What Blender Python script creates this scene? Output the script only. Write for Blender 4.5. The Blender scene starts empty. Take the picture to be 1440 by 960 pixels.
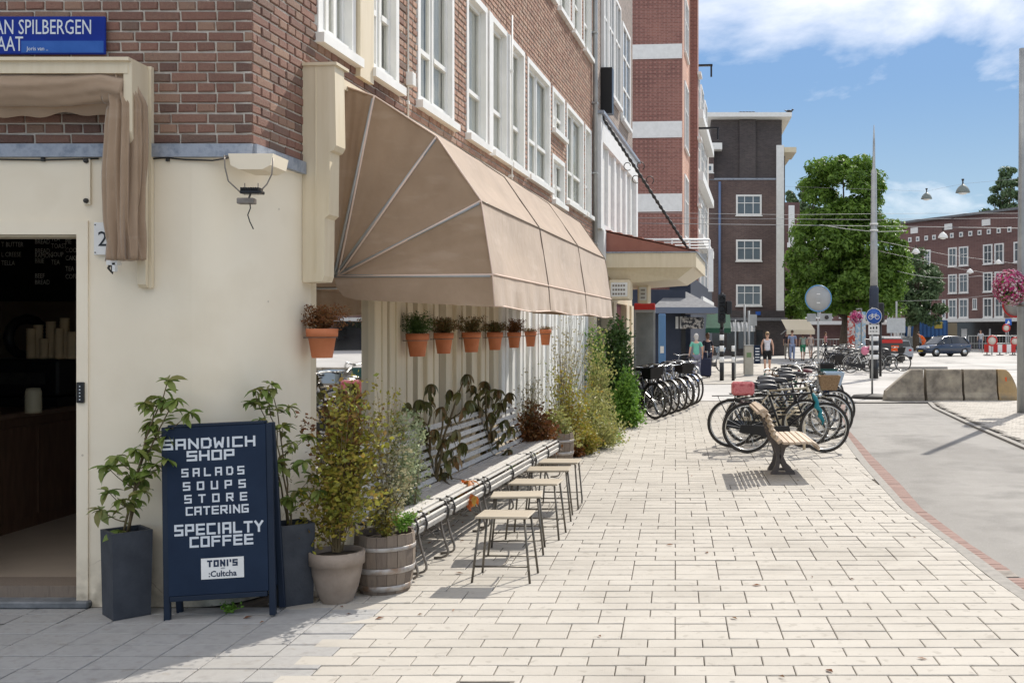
import bpy, bmesh, math, random
from mathutils import Vector, Matrix, noise
random.seed(7)
R = math.radians
SC = bpy.context.scene
COL = SC.collection
# ------------------------------------------------------------------ camera, world, sun, exposure
F, CX, HY, HC = 1450.0, 950.0, 465.0, 1.7
cam_d = bpy.data.cameras.new('camera')
cam = bpy.data.objects.new('camera', cam_d); COL.objects.link(cam)
cam.location = (0, 0, HC); cam.rotation_euler = (R(90), 0, 0)
cam_d.sensor_width = 36; cam_d.lens = 36 * F / 1440
cam_d.shift_x = -(CX - 720) / 1440; cam_d.shift_y = -(480 - HY) / 1440
cam_d.clip_start = 0.05; cam_d.clip_end = 3000
SC.camera = cam
SUN_AZ = Vector((0.47, 0.883, 0)).normalized()      # where the sun stands, seen on the ground plan
SUN_EL = R(44)
world = bpy.data.worlds.new('World'); SC.world = world; world.use_nodes = True
def build_world():
    nt = world.node_tree; n = nt.nodes; l = nt.links; n.clear()
    out = n.new('ShaderNodeOutputWorld'); bg = n.new('ShaderNodeBackground'); bg.inputs[1].default_value = 0.10
    sky = n.new('ShaderNodeTexSky'); sky.sky_type = 'NISHITA'; sky.sun_disc = False
    sky.sun_elevation = SUN_EL; sky.sun_rotation = math.atan2(SUN_AZ.x, SUN_AZ.y)
    sky.air_density = 1.0; sky.dust_density = 0.1; sky.ozone_density = 1.6
    tc = n.new('ShaderNodeTexCoord'); sep = n.new('ShaderNodeSeparateXYZ'); l.new(tc.outputs['Generated'], sep.inputs[0])
    def m(op, a, b=None):
        x = n.new('ShaderNodeMath'); x.operation = op
        for i, v in enumerate((a, b)):
            if v is None: continue
            if isinstance(v, (int, float)): x.inputs[i].default_value = v
            else: l.new(v, x.inputs[i])
        return x.outputs[0]
    zz = m('ADD', m('MAXIMUM', sep.outputs[2], 0.0), 0.16)
    cmb = n.new('ShaderNodeCombineXYZ')
    l.new(m('DIVIDE', sep.outputs[0], zz), cmb.inputs[0]); l.new(m('DIVIDE', sep.outputs[1], zz), cmb.inputs[1])
    mp = n.new('ShaderNodeMapping'); l.new(cmb.outputs[0], mp.inputs[0]); mp.inputs['Location'].default_value = CLOUD_OFF
    mp.inputs['Scale'].default_value = (1, .8, 1)
    nz = n.new('ShaderNodeTexNoise'); nz.inputs['Scale'].default_value = 1.1; nz.inputs['Detail'].default_value = 9; nz.inputs['Roughness'].default_value = .56
    nz.inputs['Distortion'].default_value = .35
    l.new(mp.outputs[0], nz.inputs['Vector'])
    rp = n.new('ShaderNodeValToRGB'); l.new(nz.outputs[0], rp.inputs[0])
    rp.color_ramp.elements[0].position = .555; rp.color_ramp.elements[0].color = (0, 0, 0, 1)
    rp.color_ramp.elements[1].position = .76; rp.color_ramp.elements[1].color = (1, 1, 1, 1)
    # blue air: soft limit on the aureole round the sun, and a slightly deeper blue
    bw = n.new('ShaderNodeRGBToBW'); l.new(sky.outputs[0], bw.inputs[0])
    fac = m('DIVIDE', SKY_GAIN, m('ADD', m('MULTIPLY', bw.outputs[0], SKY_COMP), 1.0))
    vm = n.new('ShaderNodeVectorMath'); vm.operation = 'SCALE'; l.new(sky.outputs[0], vm.inputs[0]); l.new(fac, vm.inputs['Scale'])
    hs = n.new('ShaderNodeMixRGB'); hs.blend_type = 'MULTIPLY'; hs.inputs[0].default_value = 1; hs.inputs[2].default_value = SKY_TINT
    l.new(vm.outputs[0], hs.inputs[1])
    # pale haze low over the horizon
    hz = n.new('ShaderNodeMixRGB'); l.new(m('POWER', m('MAXIMUM', m('SUBTRACT', 1.0, m('MULTIPLY', m('ABSOLUTE', sep.outputs[2]), 4.2)), 0.0), 1.6), hz.inputs[0]); l.new(hs.outputs[0], hz.inputs[1]); hz.inputs[2].default_value = (3.5, 4.5, 5.4, 1); hs = hz
    # extra cloud added overhead, mostly out of view, to brighten the shaded walls
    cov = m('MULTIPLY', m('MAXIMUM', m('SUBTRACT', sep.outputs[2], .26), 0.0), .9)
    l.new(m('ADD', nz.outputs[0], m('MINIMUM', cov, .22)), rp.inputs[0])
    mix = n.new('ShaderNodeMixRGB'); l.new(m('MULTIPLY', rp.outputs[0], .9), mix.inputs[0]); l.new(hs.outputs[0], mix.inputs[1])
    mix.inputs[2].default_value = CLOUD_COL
    l.new(mix.outputs[0], bg.inputs[0]); l.new(bg.outputs[0], out.inputs[0])
CLOUD_OFF = (-11.80882, 18.03, 3.45321)
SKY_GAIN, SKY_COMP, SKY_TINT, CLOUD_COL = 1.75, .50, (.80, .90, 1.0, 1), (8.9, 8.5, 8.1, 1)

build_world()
sd = bpy.data.lights.new('sun', 'SUN'); sd.energy = 2.75; sd.angle = R(0.5); sd.color = (1, .94, .85)
sun = bpy.data.objects.new('sun', sd); COL.objects.link(sun); sun.location = (20, 20, 40)
SUNV = Vector((SUN_AZ.x * math.cos(SUN_EL), SUN_AZ.y * math.cos(SUN_EL), math.sin(SUN_EL)))
sun.rotation_euler = SUNV.to_track_quat('Z', 'Y').to_euler()
SC.view_settings.view_transform = 'Standard'; SC.view_settings.look = 'None'; SC.view_settings.gamma = 1
SC.view_settings.exposure = 0.95
SC.render.resolution_x, SC.render.resolution_y = 1024, 682
SC.cycles.max_bounces = 6; SC.cycles.transparent_max_bounces = 12

# ------------------------------------------------------------------ measuring helpers
def W(px, py, Y): return Vector(((px - CX) / F * Y, Y, HC - (py - HY) / F * Y))
def GY(py): return F * HC / (py - HY)
def G(px, py): return W(px, py, GY(py))
FA = math.atan(120 / F); CA = math.cos(FA)
X0, Y0 = -595 * 6.35 / F, 6.35                      # the brick corner of the cafe building
FD = Vector((math.sin(FA), CA, 0)); FN = Vector((CA, -math.sin(FA), 0))
C0 = Vector((X0, Y0, 0))
KF = -F * (X0 - math.tan(FA) * Y0)
def FYv(px, v=0): return (KF - F * v / CA) / (1070 - px)
def FP(u, v, z): return C0 + FD * u + FN * v + Vector((0, 0, z))
def FU(px, v=0):                                    # distance along the facade of a picture column, at offset v
    Y = FYv(px, v); return (Y - Y0 + v * math.sin(FA)) / CA
def FZ(px, py, v=0): return HC + (HY - py) / F * FYv(px, v)
FM = Matrix(((FD.x, FN.x, 0, C0.x), (FD.y, FN.y, 0, C0.y), (0, 0, 1, 0), (0, 0, 0, 1)))   # (u, v, z) -> world
FROT = -FA                                            # rotation of a thing whose local +y runs along the facade, +x out of it
BROT = R(90) - FA                                     # local +x along the facade, +y into the wall

# ------------------------------------------------------------------ materials
def mat(name, cols, rough=.7, scale=6., detail=4, bump=0., bscale=60., metal=0., rnd=None, rmix=.6, spec=.4, stretch=(1, 1, 1), trans=0., coat=0., contrast=(.3, .7)):
    """cols: list of colours. noise picks between them; rnd 'obj'/'isl' adds a per-object / per-island choice."""
    m = bpy.data.materials.new(name); m.use_nodes = True
    nt = m.node_tree; n = nt.nodes; l = nt.links
    b = n['Principled BSDF']; b.inputs['Roughness'].default_value = rough; b.inputs['Metallic'].default_value = metal
    b.inputs['Specular IOR Level'].default_value = spec
    if coat: b.inputs['Coat Weight'].default_value = coat; b.inputs['Coat Roughness'].default_value = .1
    geo = n.new('ShaderNodeNewGeometry'); mp = n.new('ShaderNodeMapping'); mp.inputs['Scale'].default_value = stretch
    l.new(geo.outputs['Position'], mp.inputs[0])
    cols = [tuple(c) + (1,) for c in cols]
    def ramp(src, cs, lo=0., hi=1., const=False):
        rp = n.new('ShaderNodeValToRGB'); e = rp.color_ramp.elements
        if const: rp.color_ramp.interpolation = 'CONSTANT'
        k = len(cs); e[0].position = lo; e[0].color = cs[0]
        e[1].position = hi; e[1].color = cs[-1]
        for i in range(1, k - 1):
            x = e.new(lo + (hi - lo) * i / (k - 1)); x.color = cs[i]
        l.new(src, rp.inputs[0]); return rp.outputs[0]
    if len(cols) == 1: cols = cols * 2
    nz = n.new('ShaderNodeTexNoise'); nz.inputs['Scale'].default_value = scale; nz.inputs['Detail'].default_value = detail; nz.inputs['Roughness'].default_value = .6
    l.new(mp.outputs[0], nz.inputs['Vector'])
    c = ramp(nz.outputs[0], cols, *contrast)
    if rnd:
        if rnd == 'obj': s = n.new('ShaderNodeObjectInfo').outputs['Random']
        else: s = geo.outputs['Random Per Island']
        c2 = ramp(s, cols)
        mx = n.new('ShaderNodeMixRGB'); mx.inputs[0].default_value = rmix; l.new(c, mx.inputs[1]); l.new(c2, mx.inputs[2]); c = mx.outputs[0]
    l.new(c, b.inputs['Base Color'])
    if bump:
        nb = n.new('ShaderNodeTexNoise'); nb.inputs['Scale'].default_value = bscale; nb.inputs['Detail'].default_value = 5
        l.new(mp.outputs[0], nb.inputs['Vector'])
        bp = n.new('ShaderNodeBump'); bp.inputs['Strength'].default_value = bump; bp.inputs['Distance'].default_value = .01
        l.new(nb.outputs[0], bp.inputs['Height']); l.new(bp.outputs[0], b.inputs['Normal'])
    if trans:
        tb = n.new('ShaderNodeBsdfTranslucent'); l.new(c, tb.inputs[0]); ms = n.new('ShaderNodeMixShader'); ms.inputs[0].default_value = trans
        l.new(b.outputs[0], ms.inputs[1]); l.new(tb.outputs[0], ms.inputs[2]); l.new(ms.outputs[0], n['Material Output'].inputs[0])
    return m
def sheen(m, w, r=.5):
    b = m.node_tree.nodes['Principled BSDF']; b.inputs['Sheen Weight'].default_value = w; b.inputs['Sheen Roughness'].default_value = r
def glass(name, tint=(.95, .95, .93), rough=.02, see=.95, refl=.13):
    m = bpy.data.materials.new(name); m.use_nodes = True; nt = m.node_tree; n = nt.nodes; l = nt.links; n.clear()
    out = n.new('ShaderNodeOutputMaterial'); g = n.new('ShaderNodeBsdfGlossy'); g.inputs['Roughness'].default_value = rough
    t = n.new('ShaderNodeBsdfTransparent'); t.inputs[0].default_value = tuple(x * see for x in tint) + (1,)
    fr = n.new('ShaderNodeFresnel'); fr.inputs[0].default_value = 1.22; mx = n.new('ShaderNodeMixShader')
    dm = n.new('ShaderNodeMath'); dm.operation = 'MULTIPLY'; dm.inputs[1].default_value = refl; l.new(fr.outputs[0], dm.inputs[0]); l.new(dm.outputs[0], mx.inputs[0]); l.new(t.outputs[0], mx.inputs[1]); l.new(g.outputs[0], mx.inputs[2]); l.new(mx.outputs[0], out.inputs[0])
    return m
M = {}
BR = [(.095, .06, .05), (.20, .10, .075), (.26, .145, .105), (.165, .085, .065), (.31, .195, .135), (.135, .095, .075), (.23, .115, .085)]
M['brick'] = mat('brick', BR, .85, 25, bump=.5, bscale=90, rnd='obj', rmix=.75)
M['brick_s'] = mat('brick_mass', [(.22, .12, .085), (.36, .20, .14), (.44, .27, .19), (.30, .165, .12), (.47, .32, .23), (.27, .18, .135)], .85, 25, bump=.4, bscale=90, rnd='isl', rmix=.75)
M['mortar'] = mat('mortar', [(.50, .45, .38), (.64, .59, .52)], .95, 12, bump=.6, bscale=150)
M['brown'] = mat('brown_brick', [(.20, .14, .12), (.29, .22, .19)], .9, 30, bump=.3, rnd='isl')
M['cream'] = mat('cream_plaster', [(.79, .70, .545), (.84, .76, .61)], .75, 1.1, bump=.12, bscale=14)
M['creamwood'] = mat('cream_painted_wood', [(.66, .565, .40), (.72, .63, .47)], .5, 3, bump=.1, bscale=8, stretch=(6, 6, .6))
M['white'] = mat('white_paint', [(.74, .735, .69), (.84, .83, .79)], .5, 4, bump=.08, bscale=30)
M['whitefar'] = mat('white_trim', [(.70, .70, .68), (.8, .8, .78)], .6)
M['lead'] = mat('lead_flashing', [(.16, .19, .24), (.34, .37, .42), (.22, .25, .30)], .5, 9, bump=.3, bscale=20, metal=.3)
M['fabric'] = mat('brown_awning_cloth', [(.345, .240, .155), (.405, .287, .192)], .8, 4, bump=.5, bscale=11, trans=.10)
sheen(M['fabric'], .35)
M['piping'] = mat('pale_piping', [(.70, .54, .44)], .7)
M['glass'] = glass('window_glass')
M['glassdark'] = glass('shop_glass', see=.6, refl=1.6)
M['curtain'] = mat('net_curtain', [(.56, .57, .54), (.80, .80, .75)], .9, 3, stretch=(9, 9, .3))
M['room'] = mat('room_paint', [(.30, .22, .16), (.36, .27, .20)], .7)
M['dark'] = mat('dark_void', [(.012, .010, .009)], .8)
M['darkwood'] = mat('dark_wood', [(.09, .047, .03), (.155, .088, .056)], .45, 5, stretch=(5, 5, .8), bump=.1)
M['floorin'] = mat('shop_floor', [(.46, .38, .30), (.54, .45, .36)], .5, 3)
M['stone'] = mat('blue_stone', [(.10, .11, .12), (.20, .21, .22)], .6, 8, bump=.2)
M['paver'] = mat('light_paver', [(.37, .342, .298), (.475, .445, .393), (.425, .395, .346)], .85, 1.7, detail=9, bump=.45, bscale=160, rnd='obj', rmix=.45)
M['paver_s'] = mat('light_paver_mass', [(.37, .342, .298), (.475, .445, .393), (.425, .395, .346)], .85, 1.7, detail=9, bump=.45, bscale=160, rnd='isl', rmix=.45)
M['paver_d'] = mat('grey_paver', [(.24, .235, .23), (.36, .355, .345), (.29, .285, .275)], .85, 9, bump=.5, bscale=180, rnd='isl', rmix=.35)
M['joint'] = mat('paver_joint', [(.085, .072, .058), (.15, .13, .105)], .95, 20, bump=.4)
M['asphalt'] = mat('cycle_path_asphalt', [(.185, .178, .165), (.30, .288, .268), (.245, .234, .216)], .9, .9, bump=.5, bscale=220, detail=6)
M['kerb'] = mat('kerb_concrete', [(.24, .23, .21), (.33, .31, .28)], .9, 14, bump=.4)
M['gutterbrick'] = mat('gutter_brick', [(.19, .12, .10), (.28, .185, .155), (.235, .15, .125)], .85, 20, bump=.4, rnd='obj')
M['roadfar'] = mat('far_road', [(.36, .35, .33), (.50, .485, .46)], .9, .35, bump=.3, bscale=80)
M['ground'] = mat('ground', [(.34, .33, .315), (.42, .41, .39)], .9, .2, bump=.2)
M['slate'] = mat('blue_black_paint', [(.010, .018, .036), (.015, .025, .045)], .5, 4, spec=.25)
M['boardface'] = mat('navy_board', [(.009, .019, .042), (.013, .026, .054)], .55, 5, spec=.2)
M['letter'] = mat('white_letter', [(.62, .66, .70)], .6)
M['navyink'] = mat('navy_ink', [(.012, .025, .06)], .6)
M['planter'] = mat('dark_grey_planter', [(.030, .035, .045), (.055, .062, .075)], .7, 6, bump=.2)
M['claygrey'] = mat('grey_clay', [(.24, .19, .15), (.33, .27, .22)], .85, 7, bump=.2)
M['terracotta'] = mat('terracotta', [(.50, .155, .062), (.60, .21, .095)], .75, 8, bump=.15)
M['oak'] = mat('weathered_oak', [(.13, .10, .08), (.25, .20, .155), (.18, .14, .11)], .85, 10, stretch=(6, 6, .8), bump=.4, rnd='obj')
M['zinc'] = mat('rusty_hoop', [(.30, .27, .24), (.44, .42, .40), (.26, .17, .11)], .5, 9, metal=.5)
M['soil'] = mat('soil', [(.03, .02, .013), (.06, .045, .03)], .95, 30, bump=.8)
M['slat'] = mat('white_bench_slat', [(.42, .40, .365), (.58, .56, .52), (.29, .27, .245)], .75, 5, stretch=(3, 3, 3), bump=.2, rnd='obj', rmix=.3)
M['iron'] = mat('grey_iron', [(.16, .14, .12), (.30, .27, .24)], .5, 12, metal=.5)
M['blackiron'] = mat('black_iron', [(.02, .02, .02), (.05, .045, .04)], .5, 12)
M['stooltop'] = mat('stool_wood', [(.34, .29, .215), (.47, .41, .32)], .6, 5, stretch=(1, 12, 1), bump=.1, rnd='obj')
M['stoolleg'] = mat('stool_steel', [(.10, .09, .075), (.20, .18, .15)], .45, 20, metal=.6)
M['benchwood'] = mat('park_bench_wood', [(.40, .30, .21), (.56, .46, .35)], .6, 5, stretch=(8, 1, 8), bump=.15, rnd='obj')
M['benchiron'] = mat('park_bench_iron', [(.10, .085, .08), (.15, .13, .12)], .55, 8)
M['rubber'] = mat('tyre_rubber', [(.025, .023, .02), (.045, .04, .035)], .7)
M['chrome'] = mat('chrome', [(.6, .6, .58)], .25, metal=1)
M['steelgrey'] = mat('galvanised_steel', [(.30, .31, .31), (.42, .43, .42)], .45, 3, metal=.4)
M['blackpaint'] = mat('black_paint', [(.012, .012, .013)], .35)
M['sky_blue'] = mat('sign_blue', [(.02, .10, .42)], .35)
M['signblue'] = mat('enamel_blue', [(.003, .018, .20), (.005, .026, .26)], .35, 6, spec=.25)
M['signblue2'] = mat('faded_enamel', [(.015, .08, .33), (.03, .11, .40)], .3, 9)
M['concrete'] = mat('barrier_concrete', [(.12, .105, .085), (.28, .245, .195), (.42, .37, .28)], .9, 3.2, bump=.4, bscale=40, detail=7)
M['concreteO'] = mat('barrier_concrete_ochre', [(.26, .21, .14), (.40, .28, .14), (.36, .30, .21)], .9, 3, bump=.4, bscale=40)
M['orange'] = mat('orange_paint', [(.75, .11, .02)], .6)
M['redpaint'] = mat('red_paint', [(.50, .025, .02)], .4)
M['bark'] = mat('bark', [(.06, .045, .03), (.13, .10, .075)], .9, 8, bump=.8, bscale=20, stretch=(3, 3, .7))
def leafm(name, cols, tr=.25, rnd='isl', rough=.5): 
    M[name] = mat(name, cols, rough, 3, rnd=rnd, rmix=.8, trans=tr); return M[name]
leafm('leaf_tree', [(.06, .12, .018), (.12, .22, .03), (.19, .31, .045), (.08, .16, .022)], .4)
leafm('leaf_far', [(.075, .125, .055), (.14, .21, .09)], .2)
leafm('leaf_rhodo', [(.10, .17, .03), (.18, .26, .05), (.27, .30, .08), (.13, .20, .045), (.24, .20, .07)], .3, 'obj', .45)
leafm('leaf_bronze', [(.085, .075, .03), (.14, .15, .04), (.20, .10, .04), (.11, .13, .035), (.075, .075, .03)], .15, 'obj', .4)
leafm('leaf_red', [(.45, .05, .02), (.55, .20, .04), (.35, .28, .06)], .3, 'obj')
leafm('leaf_yellow', [(.26, .27, .04), (.42, .40, .05), (.30, .17, .04), (.18, .23, .04), (.40, .30, .05)], .3)
leafm('leaf_rust', [(.12, .04, .015), (.22, .08, .02), (.16, .10, .03)], .25)
leafm('leaf_heather', [(.15, .07, .03), (.24, .12, .04), (.10, .11, .03), (.14, .13, .045)], .2)
leafm('leaf_feather', [(.30, .32, .10), (.42, .40, .15), (.22, .27, .08), (.34, .28, .10)], .35)
leafm('leaf_green', [(.08, .18, .025), (.16, .31, .04), (.25, .42, .06)], .3)
leafm('leaf_dark', [(.04, .085, .02), (.09, .16, .035)], .2)
leafm('leaf_grey', [(.20, .27, .14), (.32, .37, .19), (.42, .43, .26)], .25)
leafm('leaf_dry', [(.36, .32, .17), (.46, .44, .27), (.26, .20, .10)], .25)
M['stem'] = mat('stem', [(.10, .07, .035), (.18, .14, .07)], .8)
M['flower'] = mat('petunia', [(.55, .02, .20), (.42, .008, .12), (.80, .70, .72), (.40, .01, .12), (.70, .12, .32)], .6, 3, rnd='isl', rmix=.95, trans=.2)


def overlay(m, kind):
    """wear with a shape of its own laid over a material's base colour"""
    nt = m.node_tree; n = nt.nodes; l = nt.links; b = n['Principled BSDF']; src = b.inputs['Base Color'].links[0].from_socket
    g = n.new('ShaderNodeNewGeometry'); sp = n.new('ShaderNodeSeparateXYZ'); l.new(g.outputs['Position'], sp.inputs[0])
    def noise_(scale, st=(1, 1, 1), det=6, w=0):
        mp = n.new('ShaderNodeMapping'); mp.inputs['Scale'].default_value = st; mp.inputs['Location'].default_value = (w, w, w); l.new(g.outputs['Position'], mp.inputs[0])
        z = n.new('ShaderNodeTexNoise'); z.inputs['Scale'].default_value = scale; z.inputs['Detail'].default_value = det; l.new(mp.outputs[0], z.inputs['Vector']); return z.outputs[0]
    def rng(x, a, b_, c=0., d=1.):
        r = n.new('ShaderNodeMapRange'); r.inputs[1].default_value = a; r.inputs[2].default_value = b_; r.inputs[3].default_value = c; r.inputs[4].default_value = d; l.new(x, r.inputs[0]); return r.outputs[0]
    def mul(a_, b_):
        r = n.new('ShaderNodeMath'); r.operation = 'MULTIPLY'
        for i, v in enumerate((a_, b_)):
            if isinstance(v, float): r.inputs[i].default_value = v
            else: l.new(v, r.inputs[i])
        return r.outputs[0]
    def mixc(f, c, col):
        x = n.new('ShaderNodeMixRGB'); l.new(f, x.inputs[0]); l.new(c, x.inputs[1]); x.inputs[2].default_value = col + (1,); return x.outputs[0]
    def dots(scale, rad, keep, w=0):
        v = n.new('ShaderNodeTexVoronoi'); v.inputs['Scale'].default_value = scale; mp = n.new('ShaderNodeMapping'); mp.inputs['Location'].default_value = (w, w, w); l.new(g.outputs['Position'], mp.inputs[0]); l.new(mp.outputs[0], v.inputs['Vector'])
        d = rng(v.outputs['Distance'], rad * .6, rad, 1., 0.); sc = n.new('ShaderNodeSeparateXYZ'); l.new(v.outputs['Color'], sc.inputs[0]); return mul(d, rng(sc.outputs[0], 1 - keep, 1 - keep + .02))
    c = src
    if kind == 'plaster':
        c = mixc(mul(rng(noise_(3.5), .52, .70), .16), c, (.62, .52, .37))
        c = mixc(mul(rng(noise_(1.2, (1, 1, .25), 5, 7), .5, .75), .18), c, (.56, .49, .37))
        foot = mul(rng(sp.outputs[2], .04, .34, 1., 0.), rng(noise_(9., det=8), .38, .62)); c = mixc(mul(foot, .75), c, (.30, .25, .18))
        c = mixc(mul(dots(5., .045, .35), .6), c, (.38, .32, .24))
        # hairline cracks
        v = n.new('ShaderNodeTexVoronoi'); v.feature = 'DISTANCE_TO_EDGE'; v.inputs['Scale'].default_value = 1.1; mp = n.new('ShaderNodeMixRGB'); mp.blend_type = 'ADD'; mp.inputs[0].default_value = .55; l.new(g.outputs['Position'], mp.inputs[1]); z = n.new('ShaderNodeTexNoise'); z.inputs['Scale'].default_value = 3; z.inputs['Detail'].default_value = 6; l.new(z.outputs['Color'], mp.inputs[2]); l.new(mp.outputs[0], v.inputs['Vector'])
        c = mixc(mul(mul(rng(v.outputs['Distance'], .001, .004, 1., 0.), rng(noise_(.8, w=3), .52, .6)), .55), c, (.34, .27, .18))
    if kind == 'paving':
        c = mixc(mul(rng(noise_(.7, det=8), .48, .72), .38), c, (.28, .255, .215))
        c = mixc(mul(dots(3.1, .055, .30), .65), c, (.13, .12, .11)); c = mixc(mul(dots(4.3, .045, .2, 9), .6), c, (.62, .60, .57))
        c = mixc(mul(rng(noise_(14., det=6, w=5), .60, .68), .4), c, (.24, .215, .18))
    if kind == 'road':
        c = mixc(mul(rng(noise_(.5, (1, .35, 1), 7, 2), .5, .7), .5), c, (.15, .142, .13)); c = mixc(mul(rng(noise_(60., det=3), .62, .7), .5), c, (.48, .46, .43))
        c = mixc(mul(dots(1.7, .07, .25), .6), c, (.09, .085, .08))
    if kind == 'cloth':
        c = mixc(mul(rng(noise_(2.6, (1, 1, .4), 6), .5, .72), .35), c, (.24, .155, .10)); c = mixc(mul(rng(noise_(5., (.5, .5, 2.), 7, 4), .56, .7), .28), c, (.54, .42, .32))
    l.new(c, b.inputs['Base Color'])
    for x in n:
        if x.type == 'BSDF_TRANSLUCENT': l.new(c, x.inputs[0])
overlay(M['cream'], 'plaster'); overlay(M['paver'], 'paving'); overlay(M['paver_s'], 'paving'); overlay(M['paver_d'], 'paving'); overlay(M['asphalt'], 'road'); overlay(M['fabric'], 'cloth'); overlay(M['roadfar'], 'road')
# ------------------------------------------------------------------ mesh builder
class MB:
    def __init__(s, mtx=None): s.v = []; s.f = []; s.mi = []; s.sm = []; s.M = mtx or Matrix(); s.cur = 0
    def add(s, vs, fs, smooth=False):
        o = len(s.v); s.v += [s.M @ Vector(p) for p in vs]; s.f += [tuple(i + o for i in f) for f in fs]
        s.mi += [s.cur] * len(fs); s.sm += [smooth] * len(fs); return s
    def box(s, x0, x1, y0, y1, z0, z1):
        return s.add([(x0,y0,z0),(x1,y0,z0),(x1,y1,z0),(x0,y1,z0),(x0,y0,z1),(x1,y0,z1),(x1,y1,z1),(x0,y1,z1)],
                     [(0,3,2,1),(4,5,6,7),(0,1,5,4),(1,2,6,5),(2,3,7,6),(3,0,4,7)])
    def bbox(s, x0, x1, y0, y1, z0, z1, b=.006):     # box with bevelled edges
        vs = []
        for sz, z, zi in ((0, z0, z0 + b), (1, z1, z1 - b)):
            for sx, x, xi in ((0, x0, x0 + b), (1, x1, x1 - b)):
                for sy, y, yi in ((0, y0, y0 + b), (1, y1, y1 - b)):
                    vs += [(x, yi, zi), (xi, y, zi), (xi, yi, z)]
        def k(a, b_, c, w): return (a * 4 + b_ * 2 + c) * 3 + w      # a=z, b=x, c=y
        fs = []
        for a in (0, 1): fs.append((k(a,0,0,2), k(a,1,0,2), k(a,1,1,2), k(a,0,1,2)))
        for b_ in (0, 1): fs.append((k(0,b_,0,0), k(0,b_,1,0), k(1,b_,1,0), k(1,b_,0,0)))
        for c in (0, 1): fs.append((k(0,0,c,1), k(0,1,c,1), k(1,1,c,1), k(1,0,c,1)))
        for p in (0, 1):
            for q in (0, 1):
                fs.append((k(p,0,q,2), k(p,1,q,2), k(p,1,q,1), k(p,0,q,1)))
                fs.append((k(p,q,0,2), k(p,q,1,2), k(p,q,1,0), k(p,q,0,0)))
                fs.append((k(0,p,q,0), k(1,p,q,0), k(1,p,q,1), k(0,p,q,1)))
                for r in (0, 1): fs.append((k(p,q,r,0), k(p,q,r,1), k(p,q,r,2)))
        return s.add(vs, fs)
    def tube(s, pts, r, n=8, caps=True, closed=False, flat=None):
        pts = [Vector(p) for p in pts]; k = len(pts); rs = r if isinstance(r, (list, tuple)) else [r] * k
        ref = None; vs = []
        for i, p in enumerate(pts):
            if closed: t = pts[(i + 1) % k] - pts[i - 1]
            else: t = (pts[min(i + 1, k - 1)] - pts[max(i - 1, 0)])
            if t.length < 1e-9: t = Vector((0, 0, 1))
            t.normalize()
            if ref is None: ref = Vector((0, 0, 1)) if abs(t.z) < .9 else Vector((1, 0, 0)); ref = (ref - t * ref.dot(t)).normalized()
            else:
                ref = ref - t * ref.dot(t)
                if ref.length < 1e-6: ref = t.orthogonal()
                ref.normalize()
            q = t.cross(ref)
            for j in range(n):
                a = 2 * math.pi * j / n
                vs.append(p + ref * math.cos(a) * rs[i] * (flat or 1) + q * math.sin(a) * rs[i])
        fs = []
        for i in range(k if closed else k - 1):
            for j in range(n):
                a = i * n + j; b = i * n + (j + 1) % n; c = ((i + 1) % k) * n + (j + 1) % n; d = ((i + 1) % k) * n + j
                fs.append((a, b, c, d))
        if caps and not closed: fs += [tuple(range(n))[::-1], tuple(range((k - 1) * n, k * n))]
        return s.add(vs, fs, n > 4)
    def lathe(s, prof, n=20, c=(0, 0, 0), caps=True):
        vs = [(c[0] + r * math.cos(2*math.pi*j/n), c[1] + r * math.sin(2*math.pi*j/n), c[2] + z) for r, z in prof for j in range(n)]
        fs = [(i*n+j, i*n+(j+1)%n, (i+1)*n+(j+1)%n, (i+1)*n+j) for i in range(len(prof)-1) for j in range(n)]
        if caps: fs += [tuple(range(n))[::-1], tuple(range((len(prof)-1)*n, len(prof)*n))]
        return s.add(vs, fs, True)
    def prism(s, poly, a, b, axis=1):                # polygon in the other two axes, extruded a..b
        def P(p, t):
            return (t, p[0], p[1]) if axis == 0 else (p[0], t, p[1]) if axis == 1 else (p[0], p[1], t)
        k = len(poly); vs = [P(p, a) for p in poly] + [P(p, b) for p in poly]
        return s.add(vs, [tuple(range(k)), tuple(range(2*k-1, k-1, -1))] + [(i, (i+1) % k, (i+1) % k + k, i + k) for i in range(k)])
    def sphere(s, c, r, n=10, m=7, sc=(1, 1, 1)):
        vs = [(c[0]+r*sc[0]*math.sin(math.pi*i/m)*math.cos(2*math.pi*j/n), c[1]+r*sc[1]*math.sin(math.pi*i/m)*math.sin(2*math.pi*j/n), c[2]+r*sc[2]*math.cos(math.pi*i/m)) for i in range(m+1) for j in range(n)]
        return s.add(vs, [(i*n+j, i*n+(j+1)%n, (i+1)*n+(j+1)%n, (i+1)*n+j) for i in range(m) for j in range(n)], True)
    def grid(s, fn, nu, nv, smooth=True):
        vs = [fn(i / nu, j / nv) for i in range(nu + 1) for j in range(nv + 1)]
        return s.add(vs, [(i*(nv+1)+j, (i+1)*(nv+1)+j, (i+1)*(nv+1)+j+1, i*(nv+1)+j+1) for i in range(nu) for j in range(nv)], smooth)
    def mesh(s, name, mats):
        me = bpy.data.meshes.new(name); me.from_pydata([tuple(v) for v in s.v], [], s.f)
        for m in (mats if isinstance(mats, (list, tuple)) else [mats]): me.materials.append(m)
        me.polygons.foreach_set('use_smooth', s.sm); me.polygons.foreach_set('material_index', s.mi); me.update(); return me
    def build(s, name, mats, parent=None, label=None, world=False):
        if world and parent is not None:
            inv = wm(parent).inverted(); s.v = [inv @ v for v in s.v]
        o = bpy.data.objects.new(name, s.mesh(name, mats)); COL.objects.link(o)
        if parent is not None: o.parent = parent
        if label: o['label'] = label
        return o
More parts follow.
